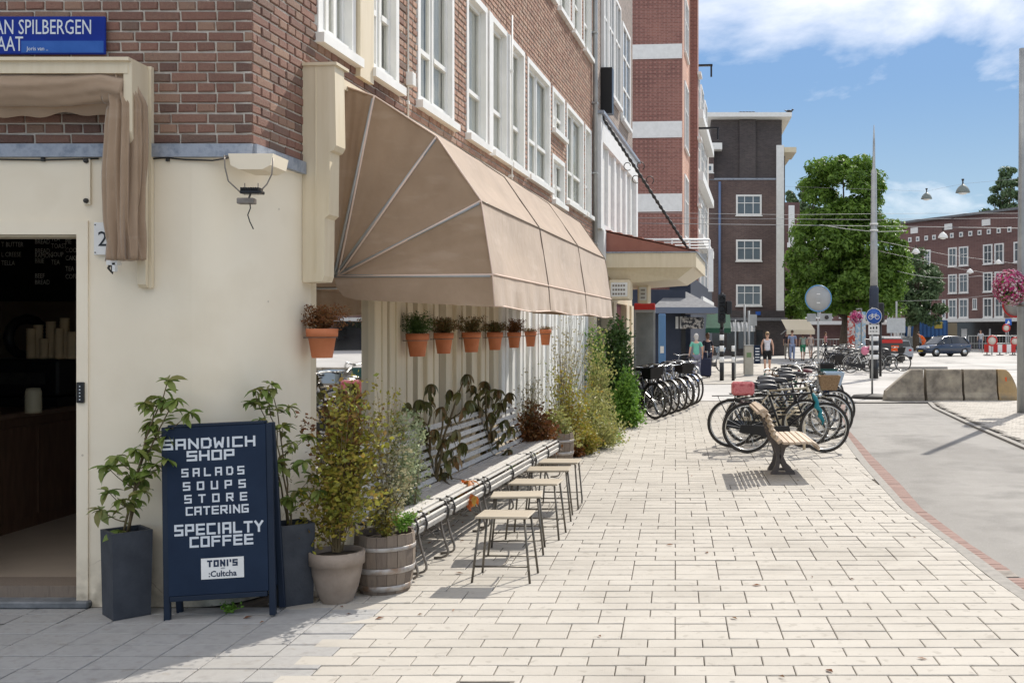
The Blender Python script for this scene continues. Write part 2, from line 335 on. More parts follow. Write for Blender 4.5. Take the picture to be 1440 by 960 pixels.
def wm(o):
    m = o.matrix_basis.copy()
    while o.parent: o = o.parent; m = o.matrix_basis @ m
    return m
def thing(name, label, cat, loc=(0, 0, 0), rz=0, group=None, kind=None):
    o = bpy.data.objects.new(name, None); COL.objects.link(o); o.empty_display_size = .2
    o.location = loc; o.rotation_euler = (0, 0, rz); return tag(o, label, cat, group, kind)
def tag(o, label, cat, group=None, kind=None):
    o['label'] = label; o['category'] = cat
    if group: o['group'] = group
    if kind: o['kind'] = kind
    return o
def struct(o, label=None):
    o['kind'] = 'structure'
    if label: o['label'] = label
    return o
def stuff(o): o['kind'] = 'stuff'; return o
def dup(o, parent=None, loc=None, rz=None, label=None, group=None):
    c = o.copy(); COL.objects.link(c); c.parent = parent
    if loc is not None: c.location = loc
    if rz is not None: c.rotation_euler = (0, 0, rz)
    if label: c['label'] = label
    if group: c['group'] = group
    for ch in list(KIDS(o)): dup(ch, c)
    return c
def KIDS(o): return [x for x in o.children]
def inst(name, me, parent, loc=(0,0,0), rot=(0,0,0), scale=(1,1,1)):
    o = bpy.data.objects.new(name, me); COL.objects.link(o); o.parent = parent
    o.location = loc; o.rotation_euler = rot; o.scale = scale; return o
def rnd(a, b): return random.uniform(a, b)
def text_mesh(body, size, extrude=.0008, align='LEFT', bold=0):
    cu = bpy.data.curves.new('lettering', 'FONT'); cu.body = body; cu.size = size; cu.extrude = extrude; cu.align_x = align; cu.offset = bold
    cu.resolution_u = 2
    o = bpy.data.objects.new('lettering', cu); COL.objects.link(o)
    bpy.context.view_layer.update()
    me = bpy.data.meshes.new_from_object(o); bpy.data.objects.remove(o); return me
def text_obj(name, body, size, m, parent, loc, rot, extrude=.0008, align='LEFT', bold=0, sx=1):
    me = text_mesh(body, size, extrude, align, bold); me.materials.clear(); me.materials.append(m)
    return inst(name, me, parent, loc, rot, (sx, 1, 1))
GL = {'S': [[(1,1),(0,1),(0,.5),(1,.5),(1,0),(0,0)]], 'A': [[(0,0),(0,1),(1,1),(1,0)],[(0,.42),(1,.42)]], 'N': [[(0,0),(0,1),(1,0),(1,1)]],
 'D': [[(0,0),(0,1),(.8,1),(1,.8),(1,.2),(.8,0),(0,0)]], 'W': [[(0,1),(.12,0),(.5,.55),(.88,0),(1,1)]], 'I': [[(.5,0),(.5,1)]], 'C': [[(1,1),(0,1),(0,0),(1,0)]],
 'H': [[(0,0),(0,1)],[(1,0),(1,1)],[(0,.5),(1,.5)]], 'O': [[(0,0),(0,1),(1,1),(1,0),(0,0)]], 'P': [[(0,0),(0,1),(1,1),(1,.42),(0,.42)]], 'L': [[(0,1),(0,0),(1,0)]],
 'U': [[(0,1),(0,0),(1,0),(1,1)]], 'T': [[(0,1),(1,1)],[(.5,1),(.5,0)]], 'R': [[(0,0),(0,1),(1,1),(1,.45),(0,.45)],[(.5,.45),(1,0)]], 'E': [[(1,1),(0,1),(0,0),(1,0)],[(0,.5),(.95,.5)]],
 'G': [[(1,1),(0,1),(0,0),(1,0),(1,.45),(.5,.45)]], 'F': [[(0,0),(0,1),(1,1)],[(0,.5),(.9,.5)]], 'Y': [[(0,1),(.5,.5),(1,1)],[(.5,.5),(.5,0)]], "'": [[(.4,1),(.4,.75)]]}
def block_text(mb, s, cx, z, w, h, gap, t, y=0.):    # square lettering in the x-z plane, strokes as thin raised bars
    tot = sum((w * .35 if c == 'I' else w * .3 if c == "'" else w) for c in s) + gap * (len(s) - 1); x = cx - tot / 2; k = 0
    for c in s:
        cw = w * .35 if c == 'I' else w * .3 if c == "'" else w
        for line in GL[c]:
            pts = [(x + t/2 + p[0] * (cw - t), z + t/2 + p[1] * (h - t)) for p in line]
            for (ax, az), (bx, bz) in zip(pts, pts[1:]):
                d = Vector((bx - ax, bz - az)); L = d.length
                if L < 1e-6: continue
                d /= L; q = Vector((-d.y, d.x)) * t / 2; e = d * t / 2; k += 1; yy = y - .0006 - .0002 * (k % 5)
                P = [(ax - e.x - q.x, az - e.y - q.y), (bx + e.x - q.x, bz + e.y - q.y), (bx + e.x + q.x, bz + e.y + q.y), (ax - e.x + q.x, az - e.y + q.y)]
                mb.add([(p[0], yy, p[1]) for p in P] + [(p[0], y + .001, p[1]) for p in P], [(0,1,2,3),(0,4,5,1),(1,5,6,2),(2,6,7,3),(3,7,4,0)])
        x += cw + gap
# ================================================================== THE CAFE BUILDING
cafe = thing('cafe_building', 'corner brick building with cream plaster ground floor and white sash windows, nearest on the left', 'building', C0)
def xw(px, Y=Y0): return (px - CX) / F * Y
def zw(py, Y=Y0): return HC - (py - HY) / F * Y
ZB = 2.85                                              # bottom of the upper brickwork
CH = .063
DX1 = xw(109); DX0 = -4.75; DZ1 = zw(330); DZ0 = .07   # door opening
UB = FU(437)                                           # where the rounded plaster corner meets the shopfront
UE = FU(833)                                           # end of the cafe facade
pA = Vector((-2.98, Y0, 0)); pB = FP(UB, 0, 0)
# --- masonry behind the bricks, left wall
m = MB(); m.box(-9, DX0, Y0, Y0 + .3, 0, 2.77).box(DX1, pA.x, Y0, Y0 + .3, 0, 2.77).box(DX0, DX1, Y0, Y0 + .3, DZ1, 2.77)
def bez(t):
    a = pA.lerp(C0, t); b = C0.lerp(pB, t); return a.lerp(b, t)
m.grid(lambda t, s: bez(t) + Vector((0, 0, s * 2.6)), 16, 1)
def outl(t): return pA.lerp(C0, t * 2) if t < .5 else C0.lerp(pB, t * 2 - 1)
m.grid(lambda t, s: bez(t).lerp(outl(t), 1 - math.cos(s * math.pi / 2)) + Vector((0, 0, 2.6 + .17 * math.sin(s * math.pi / 2))), 16, 8)
m.build('plaster_wall', M['cream'], cafe, world=True)
# --- openings of the facade (u0, u1, z0, z1)
Z1a, Z1b, Z2a, Z2b = 3.80, 5.36, 6.72, 8.35
w1 = [(445, 498, 3, 0), (519, 559, 2, 0), (586, 637, 2, 0), (655, 684, 1, 0), (690, 713, 1, 0), (716, 737, 1, 0), (741, 773, 2, 0), (796, 820, 2, 0), (822, 831, 1, 0)]
w2 = [(784, 801, 2, 0), (804, 817, 2, 0), (820, 831, 1, 0), (740, 757, 2, 0), (762, 778, 2, 0)]
opens = [(FU(a), FU(b), Z1a, Z1b, n) for a, b, n, _ in w1] + [(FU(a), FU(b), Z2a, Z2b, n) for a, b, n, _ in w2]
opens += [(FU(776), FU(793.5), 4.72, 5.36, 2), (FU(776), FU(793.5), 3.70, 4.38, 2)]
opens = [(a, b, ZB + round((c - ZB) / CH) * CH, ZB + round((d - ZB) / CH) * CH, n) for a, b, c, d, n in opens]
def intervals(z0, z1, L, eps=.01):
    iv = [(0, L)]
    for a, b, c, d, n in opens:
        if z1 > c + eps and z0 < d - eps:
            nv = []
            for p, q in iv:
                if b <= p or a >= q: nv.append((p, q)); continue
                if a > p: nv.append((p, a))
                if b < q: nv.append((b, q))
            iv = nv
    return iv
TOP = 12.6
zs = sorted({ZB, TOP} | {o[2] for o in opens} | {o[3] for o in opens})
m = MB(FM)
for za, zb in zip(zs, zs[1:]):
    for p, q in intervals(za, zb, UE): m.box(p, q, -.30, -.0075, za, zb)
m.build('facade_mortar', M['mortar'], cafe, world=True)
m = MB(); m.box(-9, X0 - .012, Y0 + .0075, Y0 + .3, ZB - .08, TOP); m.build('side_wall_mortar', M['mortar'], cafe, world=True)
m = MB(FM); m.box(.3, UE, -7, -.32, TOP - .1, TOP).box(UE - .3, UE, -7, -.32, 0, TOP - .12); m.box(.5, UE - .31, -7, -6.7, 0, TOP - .12); m.build('roof', M['lead'], cafe, world=True)
# --- bricks
def brick_mesh(name, L, jit, mt):
    mb = MB(); h = .050; t = .03; b = .005
    def j(): return rnd(-jit, jit)
    A = [(j(), 0, j()), (L + j(), 0, j()), (L + j(), 0, h + j()), (j(), 0, h + j())]
    Fr = [(A[0][0] + b, -b, A[0][2] + b), (A[1][0] - b, -b + j()*.6, A[1][2] + b), (A[2][0] - b, -b, A[2][2] - b), (A[3][0] + b, -b + j()*.6, A[3][2] - b)]
    Bk = [(p[0], t, p[2]) for p in A]
    mb.add(A + Fr + Bk, [(4,5,6,7),(0,1,5,4),(1,2,6,5),(2,3,7,6),(3,0,4,7),(8,9,1,0),(9,10,2,1),(10,11,3,2),(11,8,0,3)])
    return mb.mesh(name, mt)
BS = [brick_mesh('stretcher', .21, .0025, M['brick']) for _ in range(4)]
BH = [brick_mesh('header', .10, .0025, M['brick']) for _ in range(4)]
BS2 = [brick_mesh('stretcher', .21, .0025, M['brick_s']) for _ in range(4)]
BH2 = [brick_mesh('header', .10, .0025, M['brick_s']) for _ in range(4)]
def lay(r, p, q, off):
    """bricks of course r between p and q: (x, length, is_header)"""
    hd = r % 2; L = .104 if hd else .212; J = .013; st = L + J
    x = off + (0 if hd else (.058 if (r // 2) % 2 else 0)) - st
    out = []
    while x < q:
        a = max(x, p); b = min(x + L, q)
        if b - a > .02: out.append((a, b - a, hd))
        x += st
    return out
nb = 0
cand = []
for r in range(int((4.25 - ZB) / CH)):                 # left wall, seen face on
    z = ZB + .006 + r * CH
    for a, L, hd in lay(r, 0, 2.35, 0):
        cand.append((C0.x - a - L, z, L, hd))
for x, z, L, hd in cand:
    me = random.choice(BH if hd else BS); k = L / (.10 if hd else .21)
    inst('brick', me, cafe, (x - C0.x, rnd(-.003, .003), z), (rnd(-.01, .01), rnd(-.008, .008), rnd(-.01, .01)), (k, 1, 1)); nb += 1
fac = []
for r in range(int((9.6 - ZB) / CH)):
    z = ZB + .006 + r * CH
    for p, q in intervals(z, z + .052, UE):
        for a, L, hd in lay(r, p, q, 0):
            Yv = Y0 + a * CA; py = HY - (z - HC) * F / Yv
            if py > -60: fac.append((Yv, a, z, L, hd, py))
fac.sort()
near = [b for b in fac if b[5] > -5][:300 - 0]
nearset = set(id(b) for b in near)
for b in near:
    me = random.choice(BH if b[4] else BS); k = b[3] / (.10 if b[4] else .21)
    p = FD * b[1] + FN * rnd(-.003, .003) + Vector((0, 0, b[2]))
    inst('brick', me, cafe, p, (0, rnd(-.008, .008), BROT + rnd(-.01, .01)), (k, 1, 1))
mass = MB(); meshes = {1: BH2, 0: BS2}
tmpl = {}
for hd in (0, 1): tmpl[hd] = [([tuple(v.co) for v in me.vertices], [tuple(p.vertices) for p in me.polygons][:5]) for me in meshes[hd]]
for b in fac:
    if id(b) in nearset: continue
    vs, fs = random.choice(tmpl[b[4]]); k = b[3] / (.10 if b[4] else .21); dv = rnd(-.003, .003)
    mass.add([FP(b[1] + v[0] * k, -v[1] + dv, b[2] + v[2]) for v in vs], fs)
stuff(mass.build('far_bricks', M['brick_s'], cafe, world=True))
# --- lead flashing and its white corner piece
m = MB(); m.box(-4.9, X0 + .012, Y0 - .035, Y0 + .02, 2.765, 2.845); m.build('lead_flashing', M['lead'], cafe, world=True)
m = MB(FM); m.box(-.01, FU(424), -.02, .035, 2.765, 2.847); m.build('lead_flashing', M['lead'], cafe, world=True)
# --- sash windows
def sash_window(u0, u1, z0, z1, n, far=False, blind=.0, parent=cafe, fv=0.):
    fw = .07
    m = MB(FM)
    m.box(u0, u0 + fw, fv-.10, fv+.015, z0 + .002, z1).box(u1 - fw, u1, fv-.10, fv+.015, z0 + .002, z1).box(u0 + fw, u1 - fw, fv-.10, fv+.015, z1 - fw, z1).box(u0 + fw, u1 - fw, fv-.10, fv+.0, z0 + .002, z0 + .06)
    w = m.build('window', M['white'], parent, world=True)
    s = MB(FM); s.box(u0 - .03, u1 + .03, fv-.06, fv+.07, z0 - .07, z0); s.build('sill', M['white'], w, world=True)
    iw = (u1 - u0 - 2 * fw) / n
    fr = MB(FM); t = .045
    for i in range(n):
        a = u0 + fw + i * iw; b = a + iw; zt = z1 - fw; zb = z0 + .06; zm = zb + (zt - zb) * .30
        vv = fv-.05 + (.012 if i % 2 else 0)
        fr.box(a + .002, a + t, vv - .04, vv, zb, zt).box(b - t, b - .002, vv - .04, vv, zb, zt)
        for zc in (zb, zt - t): fr.box(a + t, b - t, vv - .04, vv - .001, zc + .001, zc + t - .001)
        fr.box(a + t, b - t, vv - .05, vv + .008, zm, zm + t)
        p = MB(FM); p.box(a + t, b - t, vv - .024, vv - .018, zb + t, zt - t); p.build('pane', M['glass'], w, world=True)
    fr.build('sash', M['white'], w, world=True)
    c = MB(FM)
    k = max(2, int((u1 - u0) / .03))
    c.grid(lambda s_, t_: (u0 + fw + s_ * (u1 - u0 - 2 * fw), fv-.098 - .008 * math.sin(s_ * k * 1.6), z0 + .03 + t_ * (z1 - z0 - .08)), k * 2, 1)
    c.build('curtain', M['curtain'], w, world=True)
    return w
for a, b, c, d, n in opens: sash_window(a, b, c, d, n)
# cream board between the first two windows, white post between D and E
m = MB(FM); m.box(FU(499), FU(518), -.05, .045, 3.66, 5.40); m.build('boarded_pier', M['creamwood'], cafe, world=True)
m = MB(FM); m.box(FU(685), FU(689.5), -.05, .03, 3.72, 5.36).box(FU(713.3), FU(715.7), -.05, .03, 3.72, 5.36); m.build('window_post', M['white'], cafe, world=True)
# cables and pipes down the facade
def pipe(px, z0, z1, r, mt, v=.03, name='downpipe', par=cafe):
    m = MB(); m.tube([FP(FU(px), v, z0), FP(FU(px), v, z1)], r, 8); o = m.build(name, mt, par, world=True)
    c = MB(FM); z = z0 + .4
    while z < z1: c.box(FU(px) - r * 1.5, FU(px) + r * 1.5, 0, v + r * 1.1, z, z + .03); z += 1.3
    c.build('pipe_clip', mt, o, world=True)
pipe(572, 3.3, 9, .010, M['white'], .012, 'white_cable'); pipe(714.5, 3.2, 5.6, .012, M['white'], .05, 'white_cable')
pipe(832.5, 2.9, 12, .045, M['steelgrey'], .06)
m = MB(FM); m.bbox(FU(570), FU(574.5), 0, .07, 3.86, 3.98); m.build('junction_box', M['white'], cafe, world=True)
# --- ground floor shopfront under the awning
m = MB(FM)
m.box(UB, UE, -.30, -.004, 2.32, 2.846)                 # beam over the glass
m.build('shopfront_beam', M['creamwood'], cafe, world=True)
m = MB(FM); m.box(UB + .02, UE, -.28, .0, 0, .42); m.build('shopfront_plinth', M['cream'], cafe, world=True)
def post(u0, u1, v1=0., mt='creamwood'):
    m = MB(FM); m.bbox(u0, u1, -.16, v1, .42, 2.32, .008)
    m.box((u0 + u1) / 2 - .008, (u0 + u1) / 2 + .008, v1, v1 + .012, .45, 2.3); m.build('shopfront_post', M[mt], cafe, world=True)
gu0, gu1 = FU(445), FU(528)
m = MB(FM); m.box(UB - .01, gu0, -.2, -.001, .42, 2.32); m.box(gu0, gu1, -.12, -.02, .42, .62).box(gu0, gu1, -.12, -.02, 2.22, 2.32); o = m.build('shop_window', M['creamwood'], cafe, world=True)
m = MB(FM); m.box(gu0, gu1, -.07, -.06, .62, 2.22); m.build('pane', M['glassdark'], o, world=True)
post(gu1, FU(545)); post(FU(546), FU(560), .02); post(FU(562), FU(581), .0)
px_posts = []
Yp = 9.70
while Yp < 18.8:
    ua = (Yp - Y0) / CA; ub = ua + .33; nxt = ua + .93
    mt = 'creamwood' if Yp < 12.4 else 'white'
    post(ua, ub, 0, mt)
    px_posts.append((ub, min(nxt, UE - .02), mt)); Yp += .93 * CA
px_posts.insert(0, (FU(581), (9.70 - Y0) / CA, 'creamwood'))
for a, b, mt in px_posts:
    if b - a < .1: continue
    m = MB(FM); g0 = a + (b - a) * .12; g1 = a + (b - a) * .62
    m.box(a, g0, -.15, -.06, .42, 2.32).box(g1, b, -.15, -.045, .42, 2.32).box(g0, g1, -.15, -.07, .42, .7).box(g0, g1, -.15, -.07, 2.2, 2.32)
    o = m.build('shop_window', M[mt], cafe, world=True)
    p = MB(FM); p.box(g0, g1, -.12, -.112, .7, 2.2); p.build('pane', M['glassdark'], o, world=True)
# dark room behind the glass
m = MB(FM); m.box(5.3, UE - .4, -2.6, -2.55, 0, 2.79).box(1.3, UE - .4, -2.6, -.35, 2.80, 2.84); m.build('inner_wall', M['room'], cafe, world=True)
# --- doorway: frame, step, room
m = MB(); jx = xw(125)
m.box(DX1, jx, Y0 - .012, Y0 + .12, .0, DZ1 + .0).box(DX0, jx, Y0 - .012, Y0 + .12, DZ1, DZ1 + .085)
df = m.build('door_frame', M['cream'], cafe, world=True)
m = MB(); m.box(DX1 - .012, DX1, Y0 + .02, Y0 + .10, DZ0, DZ1).box(DX0, DX1 - .012, Y0 + .02, Y0 + .10, DZ1 - .012, DZ1); m.build('door_rebate', M['creamwood'], df, world=True)
m = MB(); m.bbox(xw(111), xw(121), Y0 - .030, Y0 - .010, zw(566), zw(537), .004); kp = m.build('keypad', M['blackpaint'], df, world=True)
m = MB()
for i in range(5): m.box(xw(115.4), xw(116.9), Y0 - .0325, Y0 - .0285, zw(562 - i * 4.6), zw(560.3 - i * 4.6))
m.build('key', M['letter'], kp, world=True)
m = MB(); m.bbox(DX0, jx + .02, Y0 - .05, Y0 + .12, 0, .045, .01); m.build('door_step', M['stone'], cafe, world=True)
m = MB(); m.box(DX0, DX1, Y0 + .06, Y0 + .30, .045, .115); m.build('threshold', M['oak'], cafe, world=True)
m = MB(); m.box(-9, -3.0, Y0 + .3, 11.4, .0, .06); m.build('shop_floor', M['floorin'], cafe, world=True)
m = MB(); m.box(-9, -2.9, 11.4, 11.6, 0, 3).box(-9.2, -9, Y0, 11.6, 0, TOP - .2).box(-9, -2.9, Y0 + .3, 11.4, 2.8, 2.9); m.build('room_wall', M['room'], cafe, world=True)
# wall fittings beside the door
m = MB(); m.box(xw(119.5), xw(129), Y0 - .018, Y0, zw(288), zw(224)); o = m.build('hinge_plate', M['cream'], cafe, world=True)
m = MB()
for y in (227, 283): m.lathe([(.014, 0), (.014, .012), (.006, .016)], 10, (0, 0, 0))
m = MB()
for y in (227, 283):
    c = Vector((xw(124), Y0 - .018, zw(y))); m.tube([c, c + Vector((0, -.012, 0))], .015, 10)
m.build('bolt', M['blackiron'], o, world=True)
# --- interior things
ctr = thing('bar_counter', 'dark panelled wooden counter inside the doorway', 'counter', (-5.9, 9.2, .06))
m = MB(); m.box(-.55, .5, -1.15, 1.5, 0, .93); b0 = m.build('body', M['darkwood'], ctr)
m = MB()
for i in range(4):
    y = -1.1 + i * .62; m.box(.5, .515, y, y + .52, .1, .85)
for i in range(2): m.box(-.5 + i * .5, -.05 + i * .5, -1.165, -1.15, .1, .85)
m.build('panel', M['darkwood'], b0)
m = MB(); m.bbox(-.6, .56, -1.21, 1.55, .93, .975, .01); m.build('counter_top', mat('counter_top', [(.14, .085, .06), (.2, .13, .09)], .4), ctr)
em = thing('coffee_machine', 'black espresso machine standing on the dark counter', 'coffee machine', (-5.72, 9.05, 1.035))
m = MB(); m.bbox(-.4, .36, -.1, .45, .10, .42, .02).box(-.36, .32, -.05, .4, 0, .08).box(-.38, .34, .2, .44, .08, .11); m.build('body', M['blackpaint'], em)
m = MB(); m.box(-.3, .25, -.105, -.10, .2, .3); m.build('front_plate', M['blackiron'], em)
m = MB()
for x in (-.2, .12): m.tube([(x, -.02, .11), (x, -.2, .08)], .016, 6)
m.build('handle', M['blackiron'], em)
mcup = mat('paper_cup', [(.58, .43, .25), (.70, .54, .33)], .7)
for i, (px, h) in enumerate([(44, .28), (54, .30), (62, .20), (71.5, .33), (83, .28), (91, .37), (101, .24)]):
    Yc = 9.02 + .05 * (i % 2); m = MB(); n = int(h / .03)
    prof = []
    for k in range(n): prof += [(.036, k * .03), (.041, k * .03 + .026)]
    m.lathe(prof, 12); o = m.build('cup_stack', mcup)
    o.location = (xw(px, Yc), Yc, 1.456); tag(o, ['short', 'second', 'low', 'tall middle', 'fifth', 'tallest', 'last'][i] + ' stack of brown paper cups on the coffee machine, ' + ['leftmost', 'beside the leftmost', 'third from the left', 'fourth from the left', 'fifth from the left', 'sixth from the left', 'rightmost by the door frame'][i], 'cup stack', 'stacks of paper cups on the coffee machine')
m = MB(); m.lathe([(.001, 0), (.06, 0), (.062, .03), (.06, .17), (.05, .2), (.001, .205)], 16, caps=False); o = m.build('canister', mat('canister', [(.5, .46, .32)], .5)); o.location = (xw(47, 8.35), 8.35, 1.036); tag(o, 'squat pale green canister on the counter edge', 'canister')
gr = thing('coffee_grinder', 'round black wreath-like grinder hopper at the back left of the cups', 'grinder', (xw(38, 9.35), 9.35, 1.04))
m = MB(); m.tube([(.17 * math.cos(a * .524), 0, .60 + .17 * math.sin(a * .524)) for a in range(12)], .045, 8, closed=True); m.build('ring', M['blackpaint'], gr)
m = MB(); m.lathe([(.08, 0), (.07, .3), (.09, .42)], 12); m.build('body', M['blackpaint'], gr)
mb_ = thing('menu_board', 'black menu board with rows of small pale lettering above the counter', 'menu board', (-6.0, 9.75, 2.0))
m = MB(); m.box(-1.2, 1.2, 0, .04, -.02, .85); m.build('panel', M['blackpaint'], mb_)
mi = mat('menu_ink', [(.75, .75, .70)], .7)
rows = [(2, 343, 'T BUTTER'), (2, 357, 'L CREESE'), (2, 369, 'TELLA'), (49, 339, 'BREAD'), (49, 352, 'BREAD'), (49, 358.5, 'RAMON'), (49, 366, 'BRIE'), (49, 387, 'BEEF'), (49, 396, 'BREAD'), (92, 339, 'PIE'), (92, 351, 'COOKIE'), (92, 362, 'CAKE'), (92, 377, 'TEA'), (92, 388, 'COFFEE'), (72, 335, 'TEA'), (72, 345, 'TOAST'), (72, 357, 'SOUP'), (72, 368, 'TEA')]
for px, py, t in rows:
    text_obj('menu_line', t, .065, mi, mb_, (xw(px, 9.74) + 6.0, -.012, zw(py + 4, 9.74) - 2.0), (R(90), 0, 0), sx=.72)
# --- number plate, street sign
np_ = thing('number_plate', 'white enamel house number plate half hidden by the folded cloth', 'number plate', (xw(143), Y0 - .02, zw(336)))
m = MB(); m.bbox(-.036, .09, -.004, .004, -.10, .10, .003); m.build('plate', M['whitefar'], np_)
text_obj('digit', '2', .13, M['blackpaint'], np_, (-.012, -.006, -.045), (R(90), 0, 0))
m = MB()
for z in (-.085, .085): m.tube([(-.026, -.004, z), (-.026, -.008, z)], .004, 6)
m.build('screw', M['blackiron'], np_)
sg = thing('street_name_sign', 'blue enamel street name sign on the brick wall above the door', 'street sign', (xw(76), Y0 - .035, zw(53)))
m = MB(); m.bbox(-.75, xw(153) - xw(76), -.006, .012, zw(79) - zw(53), zw(26) - zw(53), .005); m.build('plate', M['signblue'], sg)
m = MB(); m.box(xw(36) - xw(76), xw(151) - xw(76), -.0085, -.005, zw(77) - zw(53), zw(60.5) - zw(53)); m.build('faded_patch', M['signblue2'], sg)
text_obj('lettering', 'VAN SPILBERGEN', .128, M['letter'], sg, (xw(135) - xw(76), -.0075, zw(51) - zw(53)), (R(90), 0, 0), align='RIGHT', sx=.655)
text_obj('lettering', 'STRAAT', .128, M['letter'], sg, (xw(39) - xw(76), -.0075, zw(74.5) - zw(53)), (R(90), 0, 0), align='RIGHT', sx=.655)
text_obj('worn_lettering', 'Joris van ..', .035, M['letter'], sg, (xw(44) - xw(76), -.0098, zw(74) - zw(53)), (R(90), 0, 0), extrude=.0003, sx=.9)
# --- corner lamp fitting
lp = thing('wall_lamp', 'black corner lamp in a bent wire cradle with a dangling cable', 'wall lamp', (xw(357, 6.25), 6.25, zw(262, 6.25)))
m = MB(); m.prism([(-.135, .19), (-.12, .12), (-.07, .095), (.07, .095), (.12, .12), (.135, .19)], -.05, .20); m.build('housing', M['cream'], lp)
m = MB(); m.tube([(-.145 + .0, -.08, .175), (-.14, -.08, .10), (-.12, -.08, .02), (-.05, -.06, -.05), (.05, -.06, -.05), (.11, -.08, .0), (.14, -.08, .06), (.148, -.08, .16)], .0045, 6)
m.tube([(-.14, -.08, .17), (-.17, .05, .19)], .004, 5).tube([(-.03, -.06, .01), (-.03, -.06, -.06)], .003, 5).tube([(.05, -.06, .01), (.05, -.06, -.06)], .003, 5); m.build('cradle', M['iron'], lp)
m = MB(); m.bbox(-.05, .075, -.09, -.02, -.055, -.035, .004)
for i in range(8): m.box(-.045 + i * .0145, -.038 + i * .0145, -.09, -.02, -.035, -.018)
m.build('lamp_body', M['blackpaint'], lp)
m = MB(); m.bbox(-.07, .03, -.085, -.03, -.115, -.08, .004); m.tube([(0, -.05, -.055), (-.01, -.05, -.08)], .006, 6); m.build('bracket', M['iron'], lp)
m = MB(); m.tube([(.0, -.06, -.10), (.004, -.06, -.14), (-.012, -.06, -.18), (.0, -.06, -.22), (.022, -.06, -.265)], .0035, 5); m.build('cable', M['blackpaint'], lp)
cb = MB(); cb.tube([(xw(215), Y0 - .012, 2.755), (xw(235), Y0 - .014, 2.762), (xw(262), Y0 - .014, 2.75), (xw(300), Y0 - .014, 2.745), (xw(330), Y0 - .06, 2.755)], .005, 5)
cb.tube([(xw(0), Y0 - .012, 2.752), (xw(60), Y0 - .012, 2.748), (xw(140), Y0 - .012, 2.757)], .005, 5)
for px in (237, 62): cb.box(xw(px - 2), xw(px + 2), Y0 - .02, Y0, 2.74, 2.768)
cb.build('wall_cable', M['blackiron'], cafe, world=True)

# ================================================================== FOLDED DOOR AWNING
da = thing('folded_door_awning', 'brown cloth awning bunched up in its cream wooden frame above the door', 'awning', (xw(100), Y0, 2.0))
m = MB(); zt = zw(82, 6.12) ; m.box(-5.1, xw(212), Y0 - .26, Y0 - .04, zt - .02, zt).box(-5.1, xw(208), Y0 - .235, Y0 - .045, zt - .09, zt - .02); m.build('top_board', M['creamwood'], da, world=True)
xr = xw(213); zb = zw(405); 
m = MB(); m.prism([(Y0 - .04, zb), (Y0 - .07, zb + .02), (Y0 - .075, zb + .40), (Y0 - .105, zb + .46), (Y0 - .11, zb + .80), (Y0 - .20, zb + .86), (Y0 - .225, zb + .92), (Y0 - .23, zt - .021), (Y0 - .04, zt - .021)], xr - .05, xr, 0)
m.box(xr - .065, xr + .018, Y0 - .038, Y0 - .004, zb, zt); m.build('side_board', M['creamwood'], da, world=True)
def cloth_roll(name, path, rad, amp, seed, nfold=5, flat=1., nn=56):
    m = MB(); pts = [Vector(p) for p in path]
    # resample the path
    def at(t):
        k = t * (len(pts) - 1); i = min(int(k), len(pts) - 2); f = k - i; return pts[i].lerp(pts[i + 1], f)
    N = 44; vs = []
    for i in range(N + 1):
        t = i / N; c = at(t); d = (at(min(1, t + .02)) - at(max(0, t - .02))).normalized()
        up = Vector((0, -1, 0)); a = (up - d * up.dot(d)).normalized(); b = d.cross(a)
        r = rad(t)
        for j in range(nn):
            th = 2 * math.pi * j / nn
            q = 1 + amp * (math.sin(th * nfold + seed + 2 * math.sin(t * 3)) * .6 + math.sin(th * (nfold * 2 + 1) + t * 5 + seed) * .4) + .06 * noise.noise(Vector((c.x * 6, j * .3, c.z * 6 + seed)))
            vs.append(c + a * math.cos(th) * r * q * flat + b * math.sin(th) * r * q)
    fs = [(i*nn+j, i*nn+(j+1)%nn, (i+1)*nn+(j+1)%nn, (i+1)*nn+j) for i in range(N) for j in range(nn)] + [tuple(range(nn))[::-1], tuple(range(N*nn, N*nn+nn))]
    m.add(vs, fs, True); return m.build(name, M['fabric'], da, world=True)
Yd = 6.19
cloth_roll('cloth_roll', [(-5.0, Yd, zw(124, Yd)), (xw(40, Yd), Yd, zw(126, Yd)), (xw(100, Yd), Yd, zw(127, Yd)), (xw(150, Yd), Yd, zw(122, Yd)), (xw(180, Yd), Yd, zw(128, Yd))], lambda t: .098, .10, 1, 4, .85)
cloth_roll('cloth_drape', [(xw(168, Yd), Yd, zw(104, Yd)), (xw(180, Yd), Yd, zw(150, Yd)), (xw(177, Yd), Yd, zw(230, Yd)), (xw(175, Yd), Yd, zw(310, Yd)), (xw(177, Yd), Yd, zw(366, Yd))], lambda t: .056 + .036 * min(1, t * 4) * (1 - .12 * math.sin(t * 9)), .40, 2, 8, .78, 112)
m = MB(); m.grid(lambda s, t: Vector((-5.0 + s * (xw(160, Yd) + 5.0), Yd - .02 + .05 * t, zw(140, Yd) - .09 * t + .012 * math.sin(s * 17) * t + .01 * math.sin(s * 41))), 60, 4); m.build('hanging_flap', M['fabric'], da, world=True)
m = MB(); m.box(xw(172), xw(187), 6.17, 6.22, zw(375), zw(365)).box(xw(180), xw(184), 6.17, 6.2, zw(384), zw(372)); m.build('bottom_bracket', M['whitefar'], da, world=True)
m = MB(); m.tube([(xw(163), 6.3, zw(368)), (xw(161), 6.28, zw(378)), (xw(164), 6.3, zw(385)), (xw(166), 6.28, zw(374))], .008, 6); m.build('cord', M['blackiron'], da, world=True)
m = MB(); m.box(xw(6), xw(36), Y0 - .03, Y0, zw(162), zw(154)); m.build('motor_vent', M['blackpaint'], da, world=True)

